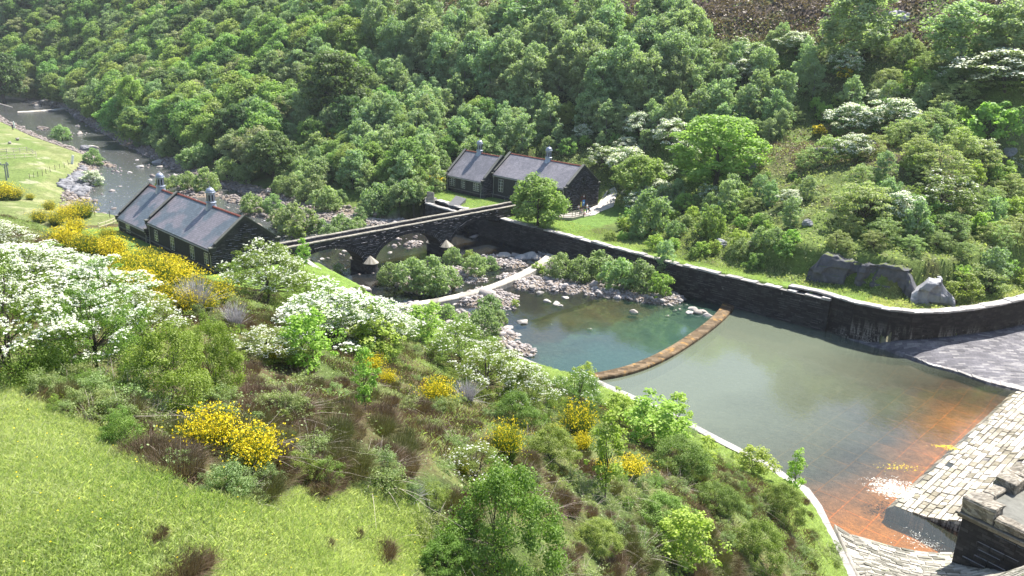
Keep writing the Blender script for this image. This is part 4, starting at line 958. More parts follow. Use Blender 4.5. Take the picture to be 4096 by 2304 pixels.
        mb = MB(); mb.box((xc-.70, -.09, .70), (xc-.28, -.078, 1.75)); mb.build('notice', MAT['yellowboard'], dr)
        mb = MB(); mb.box((xc+.1, -.10, hs+.15), (xc+.3, -.06, hs+.55)); mb.build('lantern_pane', MAT['white'], dr)
    return root
HF = gable_house((9.41, 148.09), .82, 4.16, 9.85, 19.66, 4.72, 3.65, 11.2, -2.39, 10.5, 3.28, 4.52, 'slate_far',
    'dark gabled stone building with grey slate roof and two cupolas on the far bank', True,
    [(2.6, 2, 1.5, 2.5, 1.35), (7.6, 2, 1.5, 2.5, 1.35), (12.4, 2, 1.5, 2.5, 1.35), (17.0, 2, 1.5, 2.5, 1.35)], [(2.0, 3, 1.15, 1.65, 1.75), (5.9, 2, 1.15, 1.65, 1.2), (9.2, 3, 1.15, 1.65, 1.75)], 1)
HL = gable_house((-39.25, 100.56), .81, 4.2, 9.43, 20.48, 3.46, 3.55, 11.36, -.08, 10.54, 2.10, 4.39, 'slate_near',
    'dark gabled stone building with blue and purple slate roof on the near bank', False,
    [(1.9, 2, 1.1, 1.6, 1.2), (6.0, 2, .9, 1.9, 1.3), (12.2, 2, .9, 1.9, 1.3), (17.6, 2, 1.1, 1.6, 1.2)], [(7.4, 3, .4, 1.5, 1.6)], 40)

# ------------------------------------------------------------------ plants
leafmat('leaf_birch', (0.22, 0.3, 0.15), (0.32, 0.41, 0.22), (0.45, 0.54, 0.33), 0.5)
leafmat('leaf_broad', (0.17, 0.26, 0.075), (0.26, 0.365, 0.11), (0.37, 0.48, 0.17), 0.5, hue=.07)
leafmat('leaf_bright', (0.23, 0.33, 0.075), (0.32, 0.43, 0.11), (0.43, 0.55, 0.16), 0.5)
leafmat('leaf_dark', (0.075, 0.135, 0.05), (0.12, 0.195, 0.07), (0.19, 0.275, 0.105), 0.45)
leafmat('leaf_willow', (0.2, 0.275, 0.12), (0.285, 0.375, 0.17), (0.4, 0.48, 0.25), 0.5, hue=.04)
leafmat('leaf_olive', (0.21, 0.245, 0.125), (0.29, 0.325, 0.17), (0.38, 0.41, 0.23), 0.48)
leafmat('leaf_haw', (0.13, 0.205, 0.07), (0.205, 0.295, 0.1), (0.3, 0.4, 0.15), 0.5)
leafmat('leaf_near', (.095, .155, .028), (.18, .26, .045), (.32, .41, .11), .42)
leafmat('leaf_nearpale', (.15, .21, .07), (.25, .32, .11), (.40, .46, .22), .38)
leafmat('leaf_nearbright', (.19, .30, .045), (.30, .43, .07), (.44, .56, .13), .45)
leafmat('leaf_fern', (0.24, 0.3, 0.12), (0.33, 0.395, 0.17), (0.45, 0.5, 0.26), 0.5)
leafmat('blossom', (0.720, 0.720, 0.660), (0.820, 0.820, 0.780), (0.880, 0.880, 0.860), .25, hue=.0, val=.05)
leafmat('blossomfar', (0.55, 0.57, 0.42), (0.74, 0.74, 0.62), (0.88, 0.88, 0.8), 0.3, hue=.0, val=.05)
leafmat('yellowbloom', (0.72, 0.52, 0.015), (0.84, 0.66, 0.02), (0.9, 0.76, 0.05), 0.3, hue=.0, val=.05)
leafmat('stemgreen', (0.070, 0.119, 0.031), (0.119, 0.175, 0.042), (0.182, 0.224, 0.063), .25)
leafmat('heather', (0.105, 0.068, 0.048), (0.17, 0.115, 0.078), (0.24, 0.175, 0.125), 0.25, hue=.03)
leafmat('heathergreen', (0.098, 0.105, 0.039), (0.147, 0.147, 0.056), (0.210, 0.196, 0.084), .2)
leafmat('grassblade', (0.3, 0.39, 0.13), (0.44, 0.5, 0.21), (0.6, 0.62, 0.36), 0.45, hue=0, val=0)
leafmat('drygrass', (0.45, 0.48, 0.22), (0.56, 0.57, 0.3), (0.66, 0.66, 0.4), 0.5, hue=0, val=0)
plain('bark', (.075, .062, .050), .9); plain('barkpale', (.24, .225, .21), .85); plain('deadtwig', (.46, .44, .45), .85, .2, 4, .2); plain('cane', (.36, .31, .26), .8)
def rdir(n, rg):
    v = rg.normal(size=(n, 3)); return v/np.linalg.norm(v, axis=1)[:, None]
def cards(Cn, Nn, size, rg, asp=.62, diamond=True):
    n = len(Cn); Nn = Nn/np.maximum(1e-6, np.linalg.norm(Nn, axis=1))[:, None]
    t = np.cross(Nn, rdir(n, rg)); t /= np.maximum(1e-6, np.linalg.norm(t, axis=1))[:, None]; b = np.cross(Nn, t)
    s = (size*np.ones(n))[:, None]*.5; a = s*asp
    if diamond: V = np.stack([Cn-t*s, Cn-b*a, Cn+t*s, Cn+b*a], 1)
    else: V = np.stack([Cn-t*s-b*a, Cn+t*s-b*a, Cn+t*s+b*a, Cn-t*s+b*a], 1)
    return V.reshape(-1, 3), np.arange(4*n).reshape(n, 4)
def clusters(prof, n, rg, shell=.55):
    """cluster centres in a crown: prof = [(height, radius)...]"""
    hs = np.array([p[0] for p in prof]); rs = np.array([p[1] for p in prof])
    out = []
    while len(out) < n:
        h = rg.uniform(hs[0], hs[-1]); r = np.interp(h, hs, rs)
        if rg.random() > (r/rs.max())**1.0+.12: continue
        a = rg.uniform(0, 6.283); q = (shell+(1-shell)*rg.random())**.6 if rg.random() < .8 else rg.random()**.5
        lob = 1+.22*math.sin(3*a+h*.9)+.10*math.sin(7*a-h*1.3)
        out.append((r*q*lob*math.cos(a), r*q*lob*math.sin(a), h+rg.normal()*.15))
    return np.array(out)
def crown_mesh(name, prof, nc, per, rc, size, mat, rg, shell=.55, squash=.7, up=.25, droop=0, asp=.7, diamond=False, skip=.0, C=None):
    C = clusters(prof, nc, rg, shell) if C is None else C
    nc = len(C); R = rc*rg.uniform(.6, 1.3, nc); ci = np.repeat(np.arange(nc), per); n = len(ci)
    d = rdir(n, rg); d[:, 2] = np.where(d[:, 2] < -.2, d[:, 2]*rg.choice([1, -1], n, p=[.35, .65]), d[:, 2])
    q = rg.random(n)**.45
    P = C[ci]+d*(R[ci]*q)[:, None]*np.array([1, 1, squash]); P[:, 2] -= droop*q*rg.random(n)*R[ci]
    P[:, 2] = np.maximum(P[:, 2], .02)
    Nn = d*.8+rdir(n, rg)*.75+np.array([0, 0, up])
    V, F_ = cards(P, Nn, size*rg.uniform(.6, 1.3, n), rg, asp, diamond)
    cv = rg.random(nc); var = np.clip(.35*cv[ci]+.35*rg.random(n)+.30*np.clip(d[:, 2]*.5+.5, 0, 1), 0, 1)  # random per clump and leaf, paler towards the clump's top
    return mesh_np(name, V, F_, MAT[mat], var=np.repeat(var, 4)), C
def limbs(name, C, H, r0, mat, rg, n=9, base=.25, multi=1, lean=.04, seg=5):
    mb = MB(); rr_ = random.Random(int(rg.integers(1e6)))
    for s in range(multi):
        a0 = rr_.uniform(0, 6.28); k = 0 if multi == 1 else .18*H*rr_.uniform(.5, 1.2)
        top = Vector((math.cos(a0)*k+rr_.uniform(-1, 1)*lean*H, math.sin(a0)*k+rr_.uniform(-1, 1)*lean*H, H*.86))
        pts = [Vector((0, 0, -.4))]+[top*(i/6)+Vector((rr_.uniform(-1, 1), rr_.uniform(-1, 1), 0))*.02*H for i in range(1, 7)]
        mb.tube(pts, [r0*(1-.85*i/6)/math.sqrt(multi) for i in range(7)], 6)
        for j in range(n):
            c = Vector(C[rr_.randrange(len(C))]); f = min(.95, max(base, c.z/H*.7-.05)); i = f*6; p0 = pts[int(i)].lerp(pts[min(6, int(i)+1)], i-int(i))
            m1 = p0.lerp(c, .5)+Vector((0, 0, .05*H*rr_.uniform(-.3, 1)))
            mb.tube([p0, m1, c], [r0*.38*(1-f*.6)/math.sqrt(multi), r0*.24*(1-f*.5)/math.sqrt(multi), r0*.05], 4)
    bm_ = mb.bm; me = bpy.data.meshes.new(name); bm_.to_mesh(me); bm_.free(); me.materials.append(MAT[mat]); return me
PROTO = {}                                                    # kind -> list of dict(h, w, parts=[(name, mesh)])
def proto(kind, H, W, parts):
    me = parts[0][1]; co = np.empty(len(me.vertices)*3, np.float32); me.vertices.foreach_get('co', co); co = co.reshape(-1, 3)
    if kind != 'bramble': H = float(np.percentile(co[:, 2], 98.5)); W = 2*float(np.percentile(np.hypot(co[:, 0], co[:, 1]), 95))
    PROTO.setdefault(kind, []).append(dict(h=H, w=W, parts=parts))
rg = np.random.default_rng(11)
def std(kind, H, W, prof, nc, per, rc, size, mat, bark='bark', r0=.2, nl=8, multi=1, extra=None, **kw):
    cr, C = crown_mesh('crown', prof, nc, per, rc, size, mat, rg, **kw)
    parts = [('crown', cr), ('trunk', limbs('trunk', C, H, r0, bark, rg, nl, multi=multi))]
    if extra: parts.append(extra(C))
    proto(kind, H, W, parts)
# far trees (about unit-true size in metres)
for k in range(3): std('birch_tree', 12, 6.4, [(1.2, 1.9), (3, 2.8), (6, 3.4), (9, 3.0), (11, 1.8), (12, .7)], 120, 85, 1.05, .29, 'leaf_birch', 'barkpale', .20, 10, squash=.85, droop=.5, up=.2, shell=.5)
for k in range(3): std('young_birch', 6, 3.3, [(.2, 1.2), (1.2, 1.7), (2.8, 1.8), (4.2, 1.5), (5.3, .9), (5.9, .35)], 75, 50, .52, .21, 'leaf_birch', 'barkpale', .09, 8, squash=.9, up=.2, shell=.35)
for k in range(3): std('broadleaf_tree', 11, 10, [(1.5, 3.2), (3.5, 4.6), (6, 4.9), (8.5, 4.0), (10, 2.4), (11, .8)], 130, 75, 1.40, .38, 'leaf_broad', 'bark', .34, 12, squash=.75, up=.35)
for k in range(2): std('oak_tree', 11, 11, [(2.2, 3.6), (4, 5.0), (6.5, 5.2), (9, 4.0), (10.4, 2.2), (11, .8)], 150, 65, 1.25, .36, 'leaf_dark', 'bark', .42, 12, squash=.6, up=.5)
for k in range(2): std('lime_green_tree', 9, 8.5, [(.8, 2.8), (2.5, 4.0), (5, 4.2), (7.5, 2.9), (9, .8)], 150, 100, 1.0, .24, 'leaf_bright', 'bark', .26, 12, squash=.65, up=.45)
for k in range(2): std('olive_tree', 9, 9.5, [(1.5, 3.2), (3.5, 4.5), (6, 4.5), (8, 2.8), (9, .8)], 120, 70, 1.2, .32, 'leaf_olive', 'bark', .28, 12, squash=.55, up=.5)
for k in range(3): std('willow_bush', 3.6, 4.6, [(.1, 1.6), (.9, 2.2), (2.0, 2.0), (3.0, 1.2), (3.6, .3)], 70, 46, .58, .21, 'leaf_willow', 'bark', .10, 7, multi=3, squash=.9, up=.3, shell=.4)
for k in range(2): std('green_bush', 2.6, 3.0, [(.1, 1.1), (.8, 1.5), (1.6, 1.3), (2.4, .6)], 55, 44, .42, .16, 'leaf_broad', 'bark', .07, 6, multi=2, squash=.8, up=.3, shell=.4)
for k in range(2): std('lime_green_bush', 2.6, 3.0, [(.1, 1.1), (.8, 1.5), (1.6, 1.3), (2.4, .6)], 55, 40, .42, .17, 'leaf_bright', 'bark', .07, 6, multi=2, squash=.8, up=.3, shell=.4)
def blossom(C, size, per, mat, rc, lo=.35, frac=.8, seed=1, asp=.9, sq=.5):
    g = np.random.default_rng(seed); hm = C[:, 2].max(); K = C[(C[:, 2] > lo*hm) & (g.random(len(C)) < frac)]
    ci = np.repeat(np.arange(len(K)), per); d = rdir(len(ci), g); d[:, 2] = np.abs(d[:, 2])
    P = K[ci]+d*rc*(g.random(len(ci))**.3*1.08)[:, None]*np.array([1, 1, sq*1.3])
    V, F_ = cards(P, d*.5+np.array([0, 0, .6])+rdir(len(ci), g)*.4, size*g.uniform(.6, 1.3, len(ci)), g, asp, False)
    return ('blossom', mesh_np('blossom', V, F_, MAT[mat], var=np.repeat(g.random(len(ci)), 4)))
for k in range(3): std('hawthorn_tree', 4.6, 6.0, [(.5, 1.9), (1.5, 2.9), (3, 2.8), (4.1, 1.5), (4.6, .4)], 95, 62, .62, .165, 'leaf_haw', 'bark', .14, 9, multi=2, squash=.45, up=.5,
    extra=lambda C, k=k: blossom(C, .15, (60, 30, 10)[k], 'blossomfar', .68, .30, (.9, .7, .5)[k], k))
for k in range(2): std('far_hawthorn', 4.6, 6.0, [(.5, 1.9), (1.5, 2.9), (3, 2.8), (4.1, 1.5), (4.6, .4)], 95, 60, .62, .165, 'leaf_fern', 'bark', .14, 9, multi=2, squash=.5, up=.5)
PROTO['pale_shrub'] = PROTO.pop('far_hawthorn')
# near plants, finer leaves
def umbels(C, per, rc, lo, frac, seed, s=.05, petals=6, spread=.07, sq=.5):
    g = np.random.default_rng(seed); hm = C[:, 2].max(); K = C[(C[:, 2] > lo*hm) & (g.random(len(C)) < frac)]
    ci = np.repeat(np.arange(len(K)), per); d = rdir(len(ci), g); d[:, 2] = np.abs(d[:, 2])*1.0
    U = K[ci]+d*rc*(.75+.35*g.random(len(ci)))[:, None]*np.array([1, 1, sq*1.3])
    pi = np.repeat(np.arange(len(U)), petals); P = U[pi]+rdir(len(pi), g)*spread*g.random(len(pi))[:, None]**.5*np.array([1, 1, .45])
    V, F_ = cards(P, rdir(len(pi), g)*.5+np.array([0, 0, .8]), s*g.uniform(.7, 1.3, len(pi)), g, .9, False)
    return ('blossom', mesh_np('blossom', V, F_, MAT['blossom'], var=np.repeat(g.random(len(pi)), 4)))
for k in range(3): std('hawthorn', 4.6, 6.0, [(.1, 2.3), (1.0, 3.0), (2.3, 2.9), (3.6, 1.8), (4.4, .5)], 190, 150, .52, .085, 'leaf_near', 'bark', .13, 22, multi=3, squash=.6, up=.35, asp=.75, diamond=True,
    extra=lambda C, k=k: umbels(C, (24, 12, 4)[k], .55, (.30, .35, .3)[k], (.92, .65, .5)[k], 30+k, .045, 10, .085))
for k in range(2): std('leafy_bush', 3.0, 3.6, [(.1, 1.3), (.9, 1.8), (2.0, 1.5), (3.0, .5)], 130, 170, .38, .075, 'leaf_near', 'bark', .06, 16, multi=3, squash=.9, up=.25, asp=.7, diamond=True)
for k in range(2): std('small_shrub', 1.2, 1.6, [(.05, .5), (.4, .8), (.9, .6), (1.2, .2)], 46, 80, .24, .06, 'leaf_nearpale', 'bark', .025, 8, multi=3, squash=.9, up=.25, asp=.7, diamond=True)
for k in range(2): std('green_shrub', 1.4, 1.8, [(.05, .6), (.5, .9), (1.0, .7), (1.4, .2)], 54, 90, .25, .055, 'leaf_near', 'bark', .03, 8, multi=3, squash=.9, up=.25, asp=.7, diamond=True)
for k in range(2): std('sapling', 3.6, 1.7, [(.7, .35), (1.5, .75), (2.4, .75), (3.1, .45), (3.6, .12)], 62, 34, .26, .115, 'leaf_nearbright', 'bark', .04, 18, squash=.9, up=.5, asp=.85, diamond=True, shell=.2)
for k in range(2): std('broad_sapling', 2.6, 2.4, [(.3, .6), (1.0, 1.15), (1.8, 1.05), (2.6, .3)], 85, 40, .28, .11, 'leaf_nearbright', 'bark', .04, 18, multi=3, squash=.8, up=.5, asp=.85, diamond=True, shell=.2)
def sprays(name, n, L0, R, mat, g, w=.02, lean=.35, seg=3, curve=.5, origin=.25, h0=0):
    """fan of thin upright stems: ribbons"""
    a = g.uniform(0, 6.283, n); o = np.stack([np.cos(a), np.sin(a)], 1)*(g.random(n)**.5*R*origin)[:, None]
    a2 = a+g.normal(0, .5, n); le = L0*g.uniform(.55, 1.1, n); sp_ = np.abs(g.normal(0, lean, n))
    V = []; ts = np.linspace(0, 1, seg+1)
    tw = g.uniform(0, 3.14, n)
    for t_ in ts:
        r = sp_*le*(t_+curve*t_*t_)/(1+curve); zz = le*t_*np.sqrt(np.maximum(.15, 1-(sp_*.8)**2))-(sp_*curve*.25*le*t_**3)
        x = o[:, 0]+np.cos(a2)*r; y = o[:, 1]+np.sin(a2)*r; ww = w*(1-.75*t_)
        V.append(np.stack([x-np.cos(tw)*ww, y-np.sin(tw)*ww, zz+h0], 1)); V.append(np.stack([x+np.cos(tw)*ww, y+np.sin(tw)*ww, zz+h0], 1))
    V = np.stack(V, 1); k = V.shape[1]; F_ = []
    base = np.arange(n)[:, None]*k
    for s in range(seg): F_.append(np.concatenate([base+2*s, base+2*s+1, base+2*s+3, base+2*s+2], 1))
    tips = (V[:, -1]+V[:, -2])/2
    return V.reshape(-1, 3), np.concatenate(F_), np.repeat(g.random(n), k), tips, V
for k in range(3):                                            # broom in flower
    V, F_, var, tips, VV = sprays('s', 900, 1.7, 1.1, None, rg, .012, .42, 3, .6, .55)
    st = mesh_np('stems', V, F_, MAT['stemgreen'], var=var)
    n = (4600, 2100, 1000)[k]; i = rg.integers(0, 900, n); j = rg.integers(3, 8, n); P = VV[i, j]+rdir(n, rg)*.05; P = P*.9+.1*VV[i, 7]
    keep = P[:, 2] > (.5 if k < 2 else .8); P = P[keep]
    V2, F2 = cards(P, rdir(len(P), rg)+np.array([0, 0, .4]), .046*rg.uniform(.7, 1.3, len(P)), rg, .9, False)
    proto('broom_bush', 1.8, 2.1, [('stems', st), ('blossom', mesh_np('blossom', V2, F2, MAT['yellowbloom'], var=np.repeat(rg.random(len(P)), 4)))])
for k in range(2):                                            # gorse-like far yellow bush, coarser
    cr, C = crown_mesh('crown', [(.1, .7), (.6, 1.0), (1.2, .8), (1.6, .3)], 30, 40, .35, .14, 'stemgreen', rg)
    proto('yellow_broom', 1.7, 2.2, [('crown', cr), blossom(C, .14, 40, 'yellowbloom', .38, .2, .9, 60+k, sq=.9)])
for k in range(2):
    V, F_, var, tips, VV = sprays('s', 2200, .48, .75, None, rg, .008, .75, 3, .4, .95); proto('heather_clump', .6, 1.5, [('crown', mesh_np('crown', V, F_, MAT['heather'], var=var))])
    V, F_, var, tips, VV = sprays('s', 2200, .55, .8, None, rg, .008, .7, 3, .4, .95); proto('mossy_heather', .7, 1.6, [('crown', mesh_np('crown', V, F_, MAT['heathergreen'], var=var))])
for k in range(1):
    V, F_, var, tips, VV = sprays('s', 420, 1.5, .8, None, rg, .013, .5, 3, .3, .5); proto('dead_broom', 1.4, 2.0, [('crown', mesh_np('crown', V, F_, MAT['deadtwig']))])
for k in range(2):                                            # bramble : arching canes and pale leaves
    V, F_, var, tips, VV = sprays('s', 60, 1.8, .9, None, rg, .012, .9, 6, 1.2, .9)
    V[:, 2] = np.maximum(V[:, 2]*.75, .02)
    cr, C = crown_mesh('crown', [(.02, .9), (.25, 1.1), (.6, .5)], 60, 44, .28, .07, 'leaf_nearpale', rg, squash=.5, diamond=True)
    proto('bramble', .8, 2.4, [('canes', mesh_np('canes', V, F_, MAT['cane'])), ('crown', cr)])
def place(kind, x, y, z, s, rz=None, label=None, cat=None, group=None, sz=1.0, variant=None, merged=False, name=None):
    pr = PROTO[kind]; p = pr[variant if variant is not None else RNG.integers(len(pr))]
    e = bpy.data.objects.new(name or kind, None); COL.objects.link(e); e.location = (x, y, z); e.empty_display_size = .3
    e.rotation_euler = (RNG.normal()*.03, RNG.normal()*.03, RNG.uniform(0, 6.283) if rz is None else rz); e.scale = (s, s, s*sz)
    tag(e, label, cat, group)
    for nm, me in p['parts']:
        if merged and nm == 'trunk': continue
        o_ = bpy.data.objects.new(nm, me); COL.objects.link(o_); o_.parent = e
    return e
def px_of(P):
    d = np.asarray(P, float)-np.array([0, 0, CAM_H]); zc = d@_F; return PW/2+FOC*(d@CR)/zc, PH/2-FOC*(d@CU)/zc, zc
def placepx(kind, px, py, wpx, label=None, cat=None, group=None, hpx=None, variant=None, dz=0.0, sink=.04, rz=None):
    q = G(px, py)
    if q is None: return None
    D = float((q-np.array([0, 0, CAM_H]))@_F); p = PROTO[kind][0]; s = wpx*D/FOC/p['w']; sz = 1.0
    if hpx: sz = (hpx*D/FOC/math.cos(_p)*1.0)/(p['h']*s)
    return place(kind, q[0], q[1], q[2]-sink+dz, s, rz, label, cat, group, sz, variant)

# ------------------------------------------------------------------ far bank woods
def inpx(px, py, poly): return bool(inpoly(np.array([px], float), np.array([py], float), np.array(poly, float))[0])
Z_HEATH = [(1470,60),(1800,140),(1900,150),(2150,160),(2700,170),(3060,190),(3300,185),(4200,230),(4300,-200),(1400,-200)]
BLOCK = []                                                   # (x, y, r) kept clear
for s in range(0, 34, 3):
    for q in (2, 5, 8): BLOCK.append((9.41+math.cos(.82)*q-math.sin(.82)*s, 148.09+math.sin(.82)*q+math.cos(.82)*s, 3.4))
COUNT = {}
TREES = []
def free(x, y, r):
    for a, b, c_ in BLOCK:
        if (x-a)**2+(y-b)**2 < (r+c_)**2: return False
    return True
def scatter(u0, u1, v0, v1, step, fn, seed):
    g = np.random.default_rng(seed)
    A, B = np.meshgrid(np.arange(u0, u1, step), np.arange(v0, v1, step), indexing='ij'); A = A.ravel()+g.uniform(-.45, .45, A.size)*step; B = B.ravel()+g.uniform(-.45, .45, B.size)*step
    X = UA[0]*A+UB[0]*B; Y = UA[1]*A+UB[1]*B; Z = hz(X, Y)
    for u, v, x_, y_, z in zip(A, B, X, Y, Z):
            p = (x_, y_); px, py, zc = px_of((x_, y_, z))
            if zc < 5 or px < -260 or px > PW+300 or py < -160 or py > 1200: continue
            r = fn(u, v, p[0], p[1], z, px, py, g)
            if r: TREES.append((r[0], p[0], p[1], z, r[1], r[2] if len(r) > 2 else 1.0))
BIRCHWOOD = [(1480,90),(1800,170),(2020,120),(2450,130),(2760,180),(2770,420),(2620,470),(2300,500),(2000,470),(1700,380),(1560,300),(1400,160)]
CLEAR1 = [(1740,560),(1830,440),(1880,440),(1800,590)]
def woods(u, v, x, y, z, px, py, g):
    du = u-uR(v)
    if du < 1.5 or z > 150: return None
    if v < 124: return None
    if inpx(px, py, CLEAR1) or inpx(px, py, Z_HEATH) or inpx(px, py, [(1500,150),(1600,40),(1730,40),(1700,110),(1620,150)]): return None
    if not free(x, y, 1.2): return None
    if z > 39.5 and v < 255 and px > 1490: return None
    if inpx(px, py, BIRCHWOOD):
        t = g.random()
        return ('birch_tree' if t < .82 else 'olive_tree' if t < .9 else 'broadleaf_tree', g.uniform(.95, 1.3) if t < .82 else g.uniform(.8, 1.0))
    if px > 1450 or py > 560 and px > 1100:
        if du < 9: return ('willow_bush', g.uniform(.7, 1.25)) if g.random() < .85 else None
        if py > 600: t = g.random(); return (('willow_bush', g.uniform(1.0, 1.6)) if t < .45 else ('young_birch', g.uniform(1.0, 1.5)) if t < .8 else ('broadleaf_tree', g.uniform(.45, .6)))
        t = g.random()
        return ('young_birch', g.uniform(1.0, 1.7)) if t < .55 else ('birch_tree', g.uniform(.6, .9)) if t < .8 else ('broadleaf_tree', g.uniform(.5, .7)) if t < .93 else ('hawthorn_tree', g.uniform(.7, 1.0))
    if du < 5 and px > 600: return ('willow_bush', g.uniform(.8, 1.5))
    t = g.random(); n = math.sin(x*.045+1)+math.sin(y*.037+2)
    if px < 1000 or n < -.3:
        return ('broadleaf_tree', g.uniform(.75, 1.15)) if t < .48 else ('oak_tree', g.uniform(.8, 1.1)) if t < .64 else ('olive_tree', g.uniform(.8, 1.15)) if t < .82 else ('lime_green_tree', g.uniform(.8, 1.1)) if t < .88 else ('birch_tree', g.uniform(.8, 1.1))
    return ('birch_tree', g.uniform(.75, 1.15)) if t < .55 else ('broadleaf_tree', g.uniform(.7, 1.0)) if t < .8 else ('olive_tree', g.uniform(.7, 1.0)) if t < .92 else ('oak_tree', g.uniform(.7, 1.0))
def sub(step, cond):
    return lambda *a: woods(*a) if cond(a[5], a[6]) else None
young = lambda px, py: (px > 1450 or (py > 560 and px > 1100)) and not inpx(px, py, BIRCHWOOD)
scatter(84, 190, 120, 210, 3.9, sub(0, young), 3)
scatter(84, 200, 110, 480, 6.0, sub(0, lambda px, py: not young(px, py)), 4)
# the right-hand hillside
KNOLL = [(2960,620),(3120,560),(3330,500),(3560,480),(3640,520),(3560,600),(3420,640),(3180,660),(3000,700)]
CLIFF = [(3150,1010),(3750,1010),(3800,1260),(3150,1200)]
NOGO = [(2380,820),(2640,840),(2500,760),(2380,700)]
def hillside(u, v, x, y, z, px, py, g):
    du = u-uR(v)
    if v < 124 and inpx(px, py, BIRCHWOOD) and free(x, y, 1) and z < 39.5: return ('birch_tree', g.uniform(.9, 1.25)) if (int(u*7)+int(v*5)) % 3 else None
    if v >= 124 or px < 1650 or inpx(px, py, KNOLL) or inpx(px, py, Z_HEATH) or not free(x, y, 1.0): return None
    if wall_sd(np.array([x]), np.array([y]))[0] < 2.2 and v < 60: return None
    if du < 3 or (v > 84 and du < 26 and not (px > 2480)): return None
    if px < 2480 and py > 640 and v > 80: return None
    if inpx(px, py, CLIFF) or inpx(px, py, NOGO) or inpx(px, py, [(2150,880),(2460,850),(2520,830),(2480,900),(2440,960),(2300,940)]): return None
    if wall_sd(np.array([x]), np.array([y]))[0] < 60 and py > 860 and px < 3150: return (('willow_bush', g.uniform(.5, .9)) if g.random() < .4 else ('lime_green_bush', g.uniform(.6, 1.1)) if g.random() < .6 else ('green_bush', g.uniform(.6, 1.2)))
    if inpx(px, py, [(2940,640),(3150,690),(3420,650),(3600,600),(3640,680),(3400,760),(3150,790),(2950,760)]): return ('green_bush', g.uniform(.3, .6)) if g.random() < .5 else None
    t = g.random()
    if t > .82 and py < 900: return None
    t = g.random()
    if px > 3300 and py < 1240 and (py > 930 and g.random() < .5): return ('pale_shrub', g.uniform(.3, .7))
    if py < 260: return ('pale_shrub', g.uniform(.4, .8)) if t < .5 else ('young_birch', g.uniform(.8, 1.4)) if t < .8 else ('hawthorn_tree', g.uniform(.7, 1.1))
    if py < 560 and px < 3400: return ('young_birch', g.uniform(.85, 1.5)) if t < .66 else ('hawthorn_tree', g.uniform(.7, 1.2)) if t < .80 else ('lime_green_bush', g.uniform(.7, 1.3)) if t < .88 else ('pale_shrub', g.uniform(.5, .9))
    if px > 2950: return ('pale_shrub', g.uniform(.55, 1.1)) if t < .30 else ('hawthorn_tree', g.uniform(.6, 1.05)) if t < .48 else ('young_birch', g.uniform(.6, 1.1)) if t < .72 else ('lime_green_bush', g.uniform(.8, 1.5)) if t < .84 else ('green_bush', g.uniform(.8, 1.6))
    return ('hawthorn_tree', g.uniform(.7, 1.05)) if t < .28 else ('young_birch', g.uniform(.6, 1.05)) if t < .6 else ('willow_bush', g.uniform(.6, 1.0)) if t < .75 else ('lime_green_bush', g.uniform(.8, 1.3)) if t < .88 else ('green_bush', g.uniform(.9, 1.5))
scatter(100, 205, 2, 124, 3.7, hillside, 5)
